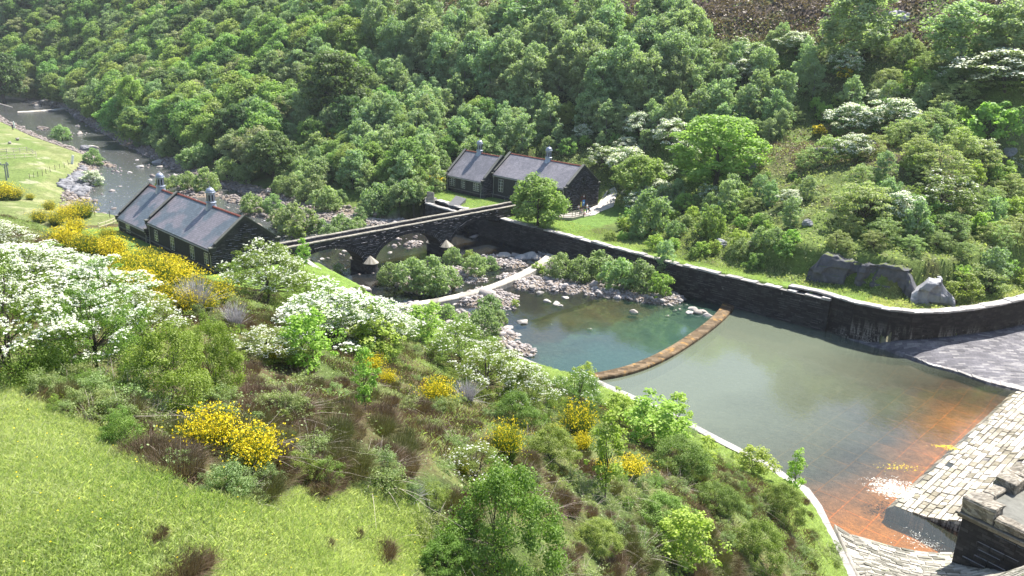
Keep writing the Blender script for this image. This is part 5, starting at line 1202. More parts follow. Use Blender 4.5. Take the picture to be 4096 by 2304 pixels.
# trees that stand out : (kind, base px, base py, width px, height px, variant, label)
BIG = [('lime_green_tree', 2860,740,370,250,0,'big rounded bright green tree on the hillside right of the far building','tree'),
 ('oak_tree', 1345,490,270,250,0,'large dark round oak with a yellowish-green lit top in the wood left of centre','tree'),
 ('broadleaf_tree', 2150,905,215,185,0,'dense round green tree at the far end of the bridge in front of the building','tree'),
 ('birch_tree', 3410,250,270,290,0,'tall airy birch standing alone on the skyline against the heather, left one of three','birch'),
 ('birch_tree', 3830,260,260,230,1,'broad airy birch against the heather at the upper right, middle one of three','birch'),
 ('birch_tree', 4040,250,230,240,2,'birch against the heather in the upper right corner','birch'),
 ('birch_tree', 2100,190,260,200,1,'tall pale birch rising above the wood against the heather','birch'),
 ('lime_green_tree', 540,520,130,190,1,'bright yellow-green tree standing out on the river bank, upper left','tree'),
 ('oak_tree', 20,410,170,190,1,'dark bluish-green tree on the near bank at the left edge','tree'),
 ('olive_tree', 110,400,110,80,0,'small olive tree above the boulders by the far weir','tree'),
 ('hawthorn_tree', 4020,370,360,150,0,'wide hawthorn white with blossom near the right edge, high on the slope','hawthorn'),
 ('hawthorn_tree', 3380,310,130,100,0,'small round hawthorn in full white blossom below the tall lone birch','hawthorn'),
 ('hawthorn_tree', 3560,540,230,130,0,'white-blossomed hawthorn just above the heathery knoll, right one of the pair','hawthorn'),
 ('hawthorn_tree', 3400,550,200,120,0,'white-blossomed hawthorn just above the heathery knoll, left one of the pair','hawthorn'),
 ('hawthorn_tree', 3180,220,150,80,0,'flowering hawthorn on the edge of the heather left of the lone birch','hawthorn'),
 ('hawthorn_tree', 2550,560,130,100,0,'white-topped hawthorn above the big bright green tree, left of it','hawthorn'),
 ('hawthorn_tree', 2680,600,170,110,0,'creamy flowering hawthorn touching the big bright green tree','hawthorn'),
 ('hawthorn_tree', 2500,720,180,120,0,'creamy flowering hawthorn behind the gable of the far building','hawthorn'),
 ('hawthorn_tree', 2410,680,150,90,1,'hawthorn in blossom just above the roof of the far building, right end','hawthorn'),
 ('hawthorn_tree', 3180,210,120,70,1,'half-flowering hawthorn on the heather edge','hawthorn'),
 ('broadleaf_tree', 2560,800,200,160,1,'dense fresh green tree right of the path by the far building','tree'),
 ('willow_bush', 2600,930,190,150,1,'rounded pale green bush on the slope below the path, right of the door','bush'),
 ('green_bush', 2840,960,110,130,0,'upright green bush on the slope above the long river wall','bush'),
 ('pale_shrub', 3450,900,260,150,0,'spreading pale green tree with bare branches above the rock face','tree'),
 ('hawthorn_tree', 3760,850,280,150,2,'dark-branched green hawthorn on the slope above the rock face','hawthorn'),
 ('pale_shrub', 3760,720,200,120,1,'pale green spreading shrub right of the heathery knoll','shrub'),
 ('lime_green_bush', 3960,560,230,140,0,'yellow-green spreading tree on the slope near the right edge','tree'),
 ('young_birch', 2655,1090,80,110,0,'small silvery willow at the right end of the shingle thicket against the wall','willow'),
 ('yellow_broom', 3370,325,60,48,0,'small patch of yellow broom on the far hillside under the white hawthorn','broom'),
 ('yellow_broom', 3275,548,50,40,1,'small patch of yellow broom above the heathery knoll','broom'),
 ('yellow_broom', 1130,600,60,30,0,'yellow broom in the wood across the river, left one','broom'),
 ('yellow_broom', 1215,612,55,34,1,'yellow broom in the wood across the river, middle one','broom'),
 ('yellow_broom', 1340,590,60,50,0,'yellow broom in the wood across the river, upper right one','broom'),
 ('yellow_broom', 1315,620,60,34,1,'yellow broom in the wood across the river, lower right one','broom'),
 ('yellow_broom', 1705,740,45,40,0,'yellow broom above the stone steps by the far building','broom'),
 ('yellow_broom', 1755,738,60,34,1,'yellow broom beside the left gable of the far building','broom'),
 ('young_birch', 1700,720,110,170,1,'pale young birch left of the far building behind the steps','birch'),
 ('broadleaf_tree', 1640,740,170,170,2,'dense green tree at the wood edge left of the steps','tree')]
for kd, px, py, w_, h_, vr, lb, ct in BIG:
    q = G(px, py)
    if q is not None: BLOCK.append((q[0], q[1], max(1.0, w_*px_of(q)[2]/FOC*.36)))
    placepx(kd, px, py, w_, lb, ct, None, h_, vr)
names_ = {'birch_tree': 'birch', 'young_birch': 'young birch', 'broadleaf_tree': 'broadleaf tree', 'oak_tree': 'oak', 'olive_tree': 'olive-green tree', 'lime_green_tree': 'lime-green tree', 'willow_bush': 'willow bush', 'green_bush': 'green bush', 'lime_green_bush': 'lime-green bush', 'hawthorn_tree': 'hawthorn', 'pale_shrub': 'pale green shrub', 'yellow_broom': 'broom'}
desc_ = {'birch_tree': 'tall silvery-green birch', 'young_birch': 'slender young birch', 'broadleaf_tree': 'rounded mid-green broadleaf tree', 'oak_tree': 'dark green spreading oak', 'olive_tree': 'flat-topped olive-green tree', 'lime_green_tree': 'lime-green rounded tree', 'willow_bush': 'low rounded willow bush', 'green_bush': 'small dense green bush', 'lime_green_bush': 'bright lime-green bush', 'hawthorn_tree': 'spreading hawthorn with creamy blossom', 'pale_shrub': 'pale green spreading shrub'}
def zone(px, py):
    if inpx(px, py, BIRCHWOOD): return 'in the tall birch wood above the far building'
    if px < 600: return 'in the wood across the river at the far left'
    if px < 1100: return 'in the wood across the river above the near building'
    if px < 1500: return 'in the wood left of centre across the river'
    if px < 1720: return 'on the wooded slope left of the steps'
    if px < 2500: return 'on the slope behind the far building'
    if px < 3000: return 'on the hillside right of the far building'
    if py > 700: return 'on the slope above the curved wall'
    return 'on the upper hillside towards the heather'
for kd, x, y, z, s, sz in TREES:
    if not free(x, y, .3): continue
    px, py, zc = px_of((x, y, z)); COUNT[kd] = COUNT.get(kd, 0)+1
    if COUNT[kd] > 300: continue
    zn = zone(px, py)
    place(kd, x, y, z-.1, s, None, desc_[kd]+' '+zn, names_[kd].split()[-1] if kd != 'lime_green_tree' else 'tree', names_[kd]+'s '+zn, sz, merged=(zc > 230))
print('COUNT', COUNT)
# river thickets on the shingle : (kind, px, py base, width)
for i, (kd, px, py, w_) in enumerate([('willow_bush',1640,1150,150),('willow_bush',1720,1165,170),('willow_bush',1790,1150,110),('willow_bush',1560,1130,110),('lime_green_bush',1740,1180,80),('willow_bush',1810,1050,90),('lime_green_bush',1800,1030,60),('lime_green_bush',1880,1040,60),('willow_bush',1900,1100,110),('willow_bush',1960,1075,80),
    ('willow_bush',1790,1278,80),('lime_green_bush',1785,1255,50),('willow_bush',1960,1265,130),('willow_bush',1930,1340,140),('willow_bush',1860,1345,120),('willow_bush',1990,1290,80),('lime_green_bush',2060,1225,36),
    ('willow_bush',2230,1110,120),('willow_bush',2320,1125,130),('willow_bush',2400,1120,140),('willow_bush',2470,1150,150),('willow_bush',2560,1160,150),('lime_green_bush',2640,1180,110),('willow_bush',2650,1150,110),('lime_green_bush',2150,1090,60),('willow_bush',2520,1120,110),
    ('willow_bush',1190,935,170),('lime_green_bush',1190,945,70),('willow_bush',1120,905,90),('willow_bush',1270,925,90),('willow_bush',1370,930,110),('willow_bush',1430,915,70),('willow_bush',1300,848,130),('willow_bush',1440,880,64),('willow_bush',1600,870,110),('willow_bush',1090,850,90),('willow_bush',1010,850,100),('willow_bush',830,765,110),('willow_bush',750,760,90),('willow_bush',700,745,60),('willow_bush',650,755,70),
    ('willow_bush',1320,975,90),('willow_bush',1665,862,120),('green_bush',1690,800,80),('willow_bush',1640,840,110),('green_bush',1230,560,80),('willow_bush',250,560,80),('willow_bush',375,660,80),('hawthorn_tree',370,740,90),('willow_bush',560,585,50),('green_bush',1440,1190,60),('willow_bush',1500,860,150),('willow_bush',1630,850,120),('willow_bush',1560,815,120)]):
    placepx(kd, px, py, w_, desc_[kd]+(' on the shingle below the bridge' if py > 960 else ' by the water upstream of the bridge'), 'bush', names_[kd]+'es in the river bed', None, i % 2)
placepx('sapling', 1215, 1085, 60, 'young green tree growing beside the left end of the bridge', 'tree', None, 130, 0)
placepx('young_birch', 1355, 1095, 56, 'small dark leaning tree at the water edge beneath the left arch', 'tree', None, 50, 0)

# ------------------------------------------------------------------ near slope
def P_(kind, px, py, w_, label=None, cat=None, group=None, h_=None, vr=None): return placepx(kind, px, py, w_, label, cat, group, h_, vr)
HAW = [(40,1490,560,470,0,'large hawthorn covered in white blossom at the left edge, lowest of the thicket'),(400,1500,440,360,1,'big hawthorn with white blossom and green leaf right of the left-edge one'),
 (90,1220,480,230,0,'white-flowering hawthorn behind the large one at the left edge'),(420,1260,440,215,0,'white-flowering hawthorn in the middle of the left thicket, below the yellow broom'),(600,1400,360,230,1,'white-flowering hawthorn at the right side of the left thicket'),(200,1110,340,130,0,'hawthorn in blossom at the top of the left thicket by the broom'),(0,1010,240,120,0,'hawthorn in blossom at the left edge beneath the pole'),
 (1070,1215,360,245,1,'spiky-topped hawthorn with white blossom against the gable of the near building'),(1330,1390,520,245,0,'wide hawthorn massed with white blossom left of the river wall'),(1500,1410,330,188,0,'white hawthorn joined to the wide one, beside the shingle'),
 (1950,1590,310,221,1,'hawthorn with scattered white blossom above the green pool wall'),(2120,1660,260,205,1,'leaning hawthorn with white blossom left of the curved weir'),(2300,1640,240,155,2,'mostly green hawthorn at the end of the curved weir'),(1850,1480,320,188,2,'fresh green hawthorn with a little blossom beside the grass strip'),
 (1060,1430,300,122,1,'low hawthorn with thin blossom beneath the dead broom'),(1900,1930,330,139,2,'dark green hawthorn with few white flowers in the middle of the slope')]
for px, py, w_, h_, vr, lb in HAW: P_('hawthorn', px, py, w_, lb, 'hawthorn', None, h_, vr)
LB = [(690,1640,350,330,0,'tall leafy green bush at the edge of the grass, right of the white thicket'),(860,1600,230,330,1,'narrow dark green bush beside the tall leafy one'),(2000,2330,480,480,0,'dense green bush at the bottom centre of the view'),(1780,2290,220,150,1,'smaller green bush left of the dense one at bottom centre'),
 (2650,2120,260,140,1,'spreading green bush above the bottom edge near the quay wall'),(3020,2260,240,190,0,'green bush leaning over the quay wall at the bottom right'),(2870,2050,200,120,1,'green bush on the slope beside the basin wall'),(2390,2190,200,110,0,'green bush on the lower slope between two saplings'),(3120,2080,200,150,0,'light green bush by the bend of the quay wall'),(2200,1850,220,150,1,'green bush between the two clumps of yellow broom'),(1020,1820,150,120,1,'green bush mixed with the large yellow broom'),(2060,1700,200,130,0,'low green bush beneath the white hawthorns'),(2720,1900,260,150,1,'pale green bush near the bright saplings')]
for px, py, w_, h_, vr, lb in LB: P_('leafy_bush', px, py, w_, lb, 'bush', None, h_, vr)
SP = [('broad_sapling',1230,1490,240,250,0,'bright yellow-green sapling below the wide white hawthorn'),('sapling',1460,1650,110,260,0,'thin upright sapling standing in brown heather'),('broad_sapling',1500,1440,230,190,1,'bright green sapling beneath the wide white hawthorn'),('sapling',2420,1990,170,340,1,'tall bright sapling in front of the yellow broom'),
 ('broad_sapling',2620,1790,300,220,1,'bright green sapling thicket beside the basin wall'),('sapling',2695,1760,120,190,0,'dense upright bright green sapling overlapping the basin'),('broad_sapling',2740,2270,270,250,0,'large-leaved bright sapling near the bottom edge'),('sapling',3170,1990,90,190,1,'dark narrow sapling standing on the quay wall'),('broad_sapling',2330,1560,110,110,0,'small green sapling at the near end of the curved weir'),
 ('broad_sapling',2480,1700,160,140,1,'light green sapling below the hawthorns near the weir'),('broad_sapling',3010,1900,170,120,0,'pale sapling leaning over the basin wall'),('sapling',2820,1900,100,160,0,'slim bright sapling left of the quay bend'),('broad_sapling',1700,1360,200,150,0,'bright green sapling beside the shingle bed'),('broad_sapling',940,1100,60,60,1,'small green sapling against the side wall of the near building')]
for kd, px, py, w_, h_, vr, lb in SP: P_(kd, px, py, w_, lb, 'sapling', None, h_, vr)
BR = [(850,1800,240,170,0,'large clump of yellow broom at the edge of the grass, left half'),(1010,1880,240,170,0,'large clump of yellow broom at the edge of the grass, right half'),(1750,1620,140,105,0,'compact bright yellow broom in the middle of the slope'),(1100,1440,90,60,0,'small yellow broom left of the bright sapling'),(1490,1490,100,70,0,'yellow broom behind the thin upright sapling'),(1550,1540,80,60,0,'smaller yellow broom right of the thin sapling'),
 (2020,1830,160,150,1,'tall yellow broom between green bushes mid-slope'),(2310,1730,170,120,1,'yellow broom left of the tall bright sapling, upper'),(2330,1800,90,70,0,'yellow broom left of the tall bright sapling, lower'),(2520,1900,140,70,0,'yellow broom right of the tall bright sapling'),(2410,1910,90,70,0,'yellow broom at the foot of the tall bright sapling'),(1850,1900,60,60,1,'sparse yellow broom on the lower slope'),(2220,1740,60,40,0,'tiny yellow broom patch under the hawthorns')]
for px, py, w_, h_, vr, lb in BR: P_('broom_bush', px, py, w_, lb, 'broom', None, h_, vr)
BAND = [(10,800,110),(60,800,80),(330,870,110),(270,880,90),(160,890,80),(230,900,90),(260,990,130),(345,1020,150),(410,1010,100),(450,1050,150),(540,1110,170),(620,1140,180),(700,1160,180),(780,1195,170),(860,1215,150),(560,1170,150),(650,1215,150),(735,1240,130),(490,1090,120),(900,1180,90),(430,960,80),(300,930,90),(460,1000,90),(590,1060,110),(680,1090,110),(500,1150,120),(820,1240,110),(610,1240,110),(200,840,60),(120,800,40)]
for i, (px, py, w_) in enumerate(BAND): P_('broom_bush', px, py, w_, 'yellow broom bush in the flowering band above the near building' if px > 430 else 'yellow broom bush on the crest beyond the white thicket', 'broom', 'broom bushes in the flowering band', w_*.6, (0, 1, 1)[i % 3])
for px, py, w_, h_, lb in [(780,1230,190,120,'pale grey dead broom fan below the yellow band, upper'),(940,1300,120,90,'pale grey dead broom fan, lower right of the first'),(1870,1600,130,80,'pale dead twigs beside the compact yellow broom'),(2680,1290+500,60,40,'pale dead twigs by the basin wall'),(620,1270,90,60,'small tuft of dead broom beside the white thicket'),(1660,1990,100,50,'bleached twigs among brambles mid-slope')]: P_('dead_broom', px, py, w_, lb, 'dead bush', None, h_, 0)
# random ground-level growth over the slope
g_ = np.random.default_rng(77)
FREEZONE = [(0,1560),(420,1640),(1000,1330),(1650,1300),(2300,1540),(3000,1880),(3250,2060),(3400,2304),(1300,2330),(900,2050),(560,1830),(200,1640)]
TAKEN = [(px, py-h_*.3, w_*.33) for px, py, w_, h_, vr, lb in LB]+[(px, py-h_*.3, w_*.3) for px, py, w_, h_, vr, lb in HAW]
HEATH = [[(980,1480),(1480,1480),(1720,1640),(1820,1760),(1500,1720),(1120,1620),(940,1560)],[(420,1640),(1060,1560),(1250,1900),(900,1960),(560,1850)],[(1100,2040),(1900,2060),(1700,2320),(1300,2320)],[(1560,1620),(2300,1760),(2500,2180),(1800,2040)],[(2300,2080),(3000,2240),(3000,2330),(2100,2330)],[(1200,1700),(1800,1760),(1700,1900),(1250,1850)]]
nf = {}
for k in range(1500):
    px, py = g_.uniform(-60, 3380), g_.uniform(1080, 2330)
    q = G(px, py)
    if q is None: continue
    u, v = xy2uv(q[0], q[1]); dl = uL(v)-u
    if dl < (.8 if v < 37 else 4.5) or (v > 86 and dl < 21): continue
    ingrass = inpoly(np.array([q[0]]), np.array([q[1]]), SLOPE_GRASS)[0]
    if ingrass: continue
    if any((px-a)**2+(py-b)**2 < c_*c_ for a, b, c_ in TAKEN): continue
    hth = any(inpx(px, py, P) for P in HEATH); t = g_.random()
    if hth: kd = 'heather_clump' if t < .45 else 'mossy_heather' if t < .75 else 'bramble' if t < .95 else 'small_shrub'
    else: kd = 'small_shrub' if t < .30 else 'green_shrub' if t < .55 else 'bramble' if t < .76 else 'mossy_heather' if t < .87 else 'heather_clump'
    if nf.get(kd, 0) >= 280: continue
    s = {'heather_clump': (.45, .95), 'mossy_heather': (.45, .95), 'bramble': (.35, .85), 'small_shrub': (.28, .68), 'green_shrub': (.25, .60)}[kd]
    nf[kd] = nf.get(kd, 0)+1
    zn = 'on the near slope left of the brown heather' if px < 1000 else 'in the middle of the near slope' if px < 2000 else 'on the near slope above the basin wall'
    lab = {'heather_clump': 'low brown heather clump', 'mossy_heather': 'olive-brown heather clump', 'bramble': 'pale bramble patch with arching canes', 'small_shrub': 'small pale green shrub', 'green_shrub': 'small fresh green shrub'}[kd]
    place(kd, q[0], q[1], q[2]-.05, g_.uniform(*s), None, lab+' '+zn, lab.split()[-2] if kd not in ('bramble', 'small_shrub', 'green_shrub') else ('bramble' if kd == 'bramble' else 'shrub'), lab+'s '+zn)
print('FILL', nf)
for px, py, w_, lb in [(620,2140,120,'rounded brown heather clump alone in the grass, upper'),(770,2260,210,'brown heather clump in the lower grass beside the pink one'),(1300,2180,90,'small brown heather clump in the grass, right one'),(1420,2140,80,'grey-brown heather clump by the grass edge'),(270,1640,120,'pinkish dry heather at the top edge of the grass'),(130,1600,110,'grey-brown dry heather beneath the left thicket'),(420,1760,90,'small brown heather at the grass edge left of the broom'),(1380,1840,120,'purplish grey heather dome beside the grass'),(560,1800,170,'dark brown heather left of the large yellow broom'),(700,2290,260,'wide brown heather at the bottom edge of the grass'),(1520,2210,160,'dry grey heather at the right edge of the grass'),(1180,1660,190,'dark heather mound right of the big yellow broom'),(1260,1880,90,'olive heather tuft in the grass right of the broom')]:
    P_('heather_clump', px, py, w_, lb, 'heather', None, None, None)

# ------------------------------------------------------------------ grass and undergrowth (uncountable)
def blades(name, pts, h, w, mat, g, per=5, spread=.12, label=None):
    x, y, z = pts.T; n = len(x); i = np.repeat(np.arange(n), per); m_ = len(i)
    ox = g.normal(0, spread, (m_, 2)); a = g.uniform(0, 6.283, m_); le = h*g.uniform(.5, 1.25, m_); ln = g.normal(0, .45, (m_, 2))*le[:, None]
    bx, by, bz = x[i]+ox[:, 0], y[i]+ox[:, 1], z[i]-.03
    V = np.stack([np.stack([bx-np.cos(a)*w, by-np.sin(a)*w, bz], 1), np.stack([bx+np.cos(a)*w, by+np.sin(a)*w, bz], 1), np.stack([bx+ln[:, 0]*.4+np.cos(a)*w*.7, by+ln[:, 1]*.4+np.sin(a)*w*.7, bz+le*.6], 1), np.stack([bx+ln[:, 0], by+ln[:, 1], bz+le], 1)], 1)
    o_ = obj(name, mesh_np(name, V.reshape(-1, 3), np.arange(4*m_).reshape(m_, 4), MAT[mat], var=np.repeat(np.clip(.45*g.random(m_)+1.1*(fnoise(bx, by, 2.6, 21)-.25)+.35*(fnoise(bx, by, .5, 22)-.5), 0, 1), 4)), kind='stuff')
    if label: o_['label'] = label; o_['category'] = 'grass'
    return o_
def sample_poly(P, n, g):
    lo, hi = P.min(0), P.max(0); out = []
    while sum(len(a) for a in out) < n:
        x, y = g.uniform(lo[0], hi[0], n*2), g.uniform(lo[1], hi[1], n*2); k = inpoly(x, y, P); out.append(np.stack([x[k], y[k]], 1))
    a = np.concatenate(out)[:n]; return np.stack([a[:, 0], a[:, 1], hz(a[:, 0], a[:, 1])], 1)
gg = np.random.default_rng(5)
SG = np.array([p for p in SLOPE_GRASS if np.isfinite(p).all()])
pts = sample_poly(SG, 34000, gg); blades('grass', pts, .13, .006, 'grassblade', gg, 6, .08, 'fine bright green grass on the near slope at the lower left')
pts = sample_poly(SG, 7000, gg); blades('dry_grass', pts, .16, .005, 'drygrass', gg, 4, .10, 'pale dry grass stems among the green grass of the near slope')
def sample_uv(n, u0, u1, v0, v1, cond, g):
    u, v = g.uniform(u0, u1, n), g.uniform(v0, v1, n); x = UA[0]*u+UB[0]*v; y = UA[1]*u+UB[1]*v; z = hz(x, y)
    k = cond(u, v, x, y, z); return np.stack([x[k], y[k], z[k]], 1)
pts = sample_uv(60000, 40, 66, 14, 125, lambda u, v, x, y, z: (z > .9) & (uL(v)-u < np.where(v > 86, 18, 9)) & (uL(v)-u > .9) & ((v > 34) | (uL(v)-u > 1.2)) & ((v < 88) | (u > 57) | (u < 44)), gg); blades('bank_grass', pts, .22, .010, 'grassblade', gg, 3, .10, 'short green grass along the near bank beside the wall')
pts = sample_uv(60000, 101, 135, 0, 124, lambda u, v, x, y, z: (u-uR(v) > .9) & (z > 3.6) & (z < 6.5) & (wall_sd(x, y) > 1.0) & ~((v > 76) & (v < 123) & (u > 111) & (u < 126)), gg); blades('terrace_grass', pts, .30, .016, 'grassblade', gg, 3, .15, 'rough green grass on the terrace behind the far river wall')
def litter(name, pts, size, mat, g, label, h=.15, cat='undergrowth'):
    P = pts+np.stack([g.normal(0, .1, len(pts)), g.normal(0, .1, len(pts)), g.uniform(0, h, len(pts))], 1)
    V, F_ = cards(P, rdir(len(P), g)*.8+np.array([0, 0, .7]), size*g.uniform(.5, 1.4, len(P)), g, .7, True)
    o_ = obj(name, mesh_np(name, V, F_, MAT[mat], var=np.repeat(g.random(len(P)), 4)), kind='stuff'); o_['label'] = label; o_['category'] = cat
nearok2 = lambda u, v, x, y, z: (uL(v)-u > 3) & ((v < 86) | (uL(v)-u > 21)) & ~inpoly(x, y, SG) & (y > 4) & (fnoise(x, y, 7, 31) > .50)
nearok = lambda u, v, x, y, z: (uL(v)-u > 5) & ((v < 86) | (uL(v)-u > 21)) & ~inpoly(x, y, SG) & (y > 4)
pts = sample_uv(90000, -5, 62, -2, 135, nearok2, gg); blades('rough_grass', pts, .24, .007, 'grassblade', gg, 4, .12, 'rough bright grass growing between the shrubs of the near slope')
pts = sample_uv(260000, -5, 62, -2, 135, nearok, gg); k = fnoise(pts[:, 0], pts[:, 1], 5, 9); 
litter('undergrowth', pts[k > .52], .09, 'leaf_nearpale', gg, 'pale green leafy undergrowth on the near slope', .30)
litter('dark_undergrowth', pts[(k > .40) & (k < .56)], .08, 'leaf_near', gg, 'darker green leafy undergrowth on the near slope', .30)
q_ = pts[k < .47]; blades('heather', q_[:52000], .32, .008, 'heather', gg, 4, .10, 'brown heather carpeting parts of the near slope')
blades('mossy_undergrowth', pts[(k > .44) & (k < .5)], .28, .008, 'heathergreen', gg, 4, .10, 'olive heathery growth on the near slope')
pts = sample_uv(150000, 101, 200, 0, 215, lambda u, v, x, y, z: (u-uR(v) > 3) & (z > 4.4) & (z < 42) & ((v < 84) | (u > 128) | (v > 126)), gg); k = fnoise(pts[:, 0], pts[:, 1], 7, 12)
litter('hillside_herbage', pts[k > .45], .34, 'leaf_fern', gg, 'pale green bracken and herbage on the far hillside', .35)
litter('dark_herbage', pts[k <= .45], .34, 'leaf_haw', gg, 'dark green herbage on the far hillside', .35)
pts = sample_uv(150000, 165, 420, -20, 330, lambda u, v, x, y, z: (z > 37) & (u > 168+.12*np.maximum(v-60, 0)) & ~inpoly(x, y, SCREE1) & ~inpoly(x, y, SCREE2) & (px_of_v(x, y, z)[1] > -60), gg) if False else None
def pxv(x, y, z):
    d = np.stack([x, y, z-CAM_H], 1); zc = d@_F; return PW/2+FOC*(d@CR)/zc, PH/2-FOC*(d@CU)/zc
def hcond(u, v, x, y, z):
    a, b = pxv(x, y, z)
    return (z > 36.5) & (a > 1450) & (a < 4200) & (b > -60) & (b < 300) & ~inpoly(x, y, SCREE1) & ~inpoly(x, y, SCREE2) & (v < 262)
pts = sample_uv(240000, 165, 330, -10, 270, hcond, gg); k = fnoise(pts[:, 0], pts[:, 1], 6, 14)
litter('moorland_heather', pts[k < .62], .75, 'heather', gg, 'dark brown heather covering the open hillside at the top', .5, 'heather')
litter('moorland_bilberry', pts[k > .62], .6, 'leaf_haw', gg, 'green patches among the heather of the open hillside', .4, 'undergrowth')

lo, hi = GP(KNOLL).min(0), GP(KNOLL).max(0); KP = GP(KNOLL)
pts = sample_poly(KP, 9000, gg); k = fnoise(pts[:, 0], pts[:, 1], 4, 15); litter('knoll_heather', pts[k > .38], .30, 'heather', gg, 'brown heather on the rocky knoll of the far hillside', .45, 'heather')
DN = sample_poly(SG, 90, gg); DN[:, 2] += .16; V, F_ = cards(DN, np.array([[0, 0, 1.]])+rdir(len(DN), gg)*.2,    .028, gg, .95, False)
o_ = obj('dandelions', mesh_np('dandelions', V, F_, MAT['yellowbloom'], var=np.repeat(gg.random(len(DN)), 4)), kind='stuff'); o_['label'] = 'tiny yellow flowers dotted over the near grass'; o_['category'] = 'flowers'

# ------------------------------------------------------------------ stones
def ico(sub):
    b = bmesh.new(); bmesh.ops.create_icosphere(b, subdivisions=sub, radius=1); V = np.array([v.co[:] for v in b.verts]); F_ = np.array([[v.index for v in f.verts] for f in b.faces]); b.free(); return V, F_
def mat_rock(name, c0, c1, c2, scale=2.0, moss=None):
    m_, t = newmat(name); P = wpos(t); n = noise(t, P, scale, 9, .7); a = N(t, 'Attribute', attribute_name='var'); oi = N(t, 'ObjectInfo')
    v = math_(t, 'ADD', math_(t, 'MULTIPLY', n, .6), math_(t, 'MULTIPLY', math_(t, 'ADD', a.outputs['Fac'], oi.outputs['Random']), .25))
    c = ramp(t, v, [(.3, c0), (.52, c1), (.8, c2)])
    if moss:
        g2 = N(t, 'NewGeometry'); s2 = N(t, 'SeparateXYZ'); L(t, g2.outputs['Normal'], s2.inputs[0])
        c = mixc(t, math_(t, 'MULTIPLY', ramp(t, s2.outputs[2], [(.55, (0, 0, 0)), (.8, (1, 1, 1))]), ramp(t, noise(t, P, .8, 6, .7), [(.45, (0, 0, 0)), (.55, (1, 1, 1))])), c, moss)
    sp = N(t, 'SeparateXYZ'); L(t, P, sp.inputs[0])
    MAT[name] = finish(m_, t, c, .85, n, .9, .12, .2)
mat_rock('shingle', (.15, .125, .11), (.27, .235, .215), (.46, .42, .40)); mat_rock('boulder', (.20, .17, .15), (.33, .30, .27), (.50, .47, .44), 1.2)
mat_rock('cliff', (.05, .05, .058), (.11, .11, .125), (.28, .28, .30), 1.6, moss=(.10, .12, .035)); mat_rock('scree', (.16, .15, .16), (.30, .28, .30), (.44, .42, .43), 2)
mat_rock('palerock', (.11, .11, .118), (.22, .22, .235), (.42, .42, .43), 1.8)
IV, IF = ico(1)
def stones(name, P, size, mat, g, label, cat='stones', flat=.55, bury=.25):
    n = len(P); k = len(IV); nz = g.uniform(.72, 1.25, (n, k, 1)); a = g.uniform(0, 6.283, n); s = size*np.exp(g.normal(0, .42, n))
    S = np.stack([s*g.uniform(.75, 1.35, n), s*g.uniform(.6, 1.0, n), s*flat*g.uniform(.6, 1.3, n)], 1)[:, None]
    V = IV[None]*nz*S; c_, s_ = np.cos(a)[:, None], np.sin(a)[:, None]
    tl = g.normal(0, .25, n)[:, None]
    X = V[..., 0]*c_-V[..., 1]*s_; Y = V[..., 0]*s_+V[..., 1]*c_; Z = V[..., 2]+X*tl
    V = np.stack([X+P[:, 0:1], Y+P[:, 1:2], Z+P[:, 2:3]+(s*flat*(.5-bury))[:, None]], 2)
    F_ = (IF[None]+(np.arange(n)*k)[:, None, None]).reshape(-1, 3)
    o_ = obj(name, mesh_np(name, V.reshape(-1, 3), F_, MAT[mat], var=np.repeat(g.random(n), k)), kind='stuff'); o_['label'] = label; o_['category'] = cat; return o_
gs = np.random.default_rng(9)
cond = lambda u, v, x, y, z: (u > uL(v)+.3) & (u < uR(v)-.3) & (z > -.12) & (v > 44)
pts = sample_uv(42000, 60, 102, 44, 130, cond, gs); stones('shingle', pts, .15, 'shingle', gs, 'pale pinkish shingle and cobbles on the river bed around the curved sill')
pts = sample_uv(5200, 60, 102, 44, 130, cond, gs); stones('cobbles', pts, .30, 'shingle', gs, 'larger pale cobbles scattered over the shingle')
cond2 = lambda u, v, x, y, z: (u > uL(v)-4) & (u < uR(v)+4) & (z > -.15) & (z < 1.0) & (v > 128)
pts = sample_uv(60000, 45, 125, 128, 400, cond2, gs); stones('river_stones', pts, .30, 'shingle', gs, 'pale stones along the banks and bars of the river upstream of the bridge')
cond3 = lambda u, v, x, y, z: (u > uL(v)+1) & (u < uR(v)-1) & (z < -.1) & (z > -1.0) & (v > 60) & (fnoise(x, y, 16, 5) > .53)
pts = sample_uv(5200, 45, 125, 60, 300, cond3, gs); pts[:, 2] = np.minimum(pts[:, 2]+.4, -.08); stones('wet_stones', pts, .30, 'shingle', gs, 'stones breaking the surface of the shallow river')
pts = sample_poly(GRAVEL, 1500, gs); stones('gravel_heap', pts, .45, 'palerock', gs, 'grey rock rubble on the near bank of the river at the left')
for i, S in enumerate((SCREE1, SCREE2)):
    pts = sample_poly(S, (900, 260)[i], gs); stones('scree', pts, .5, 'scree', gs, ('grey scree patch among the heather, upper middle', 'small grey scree patch at the upper right')[i], 'scree')
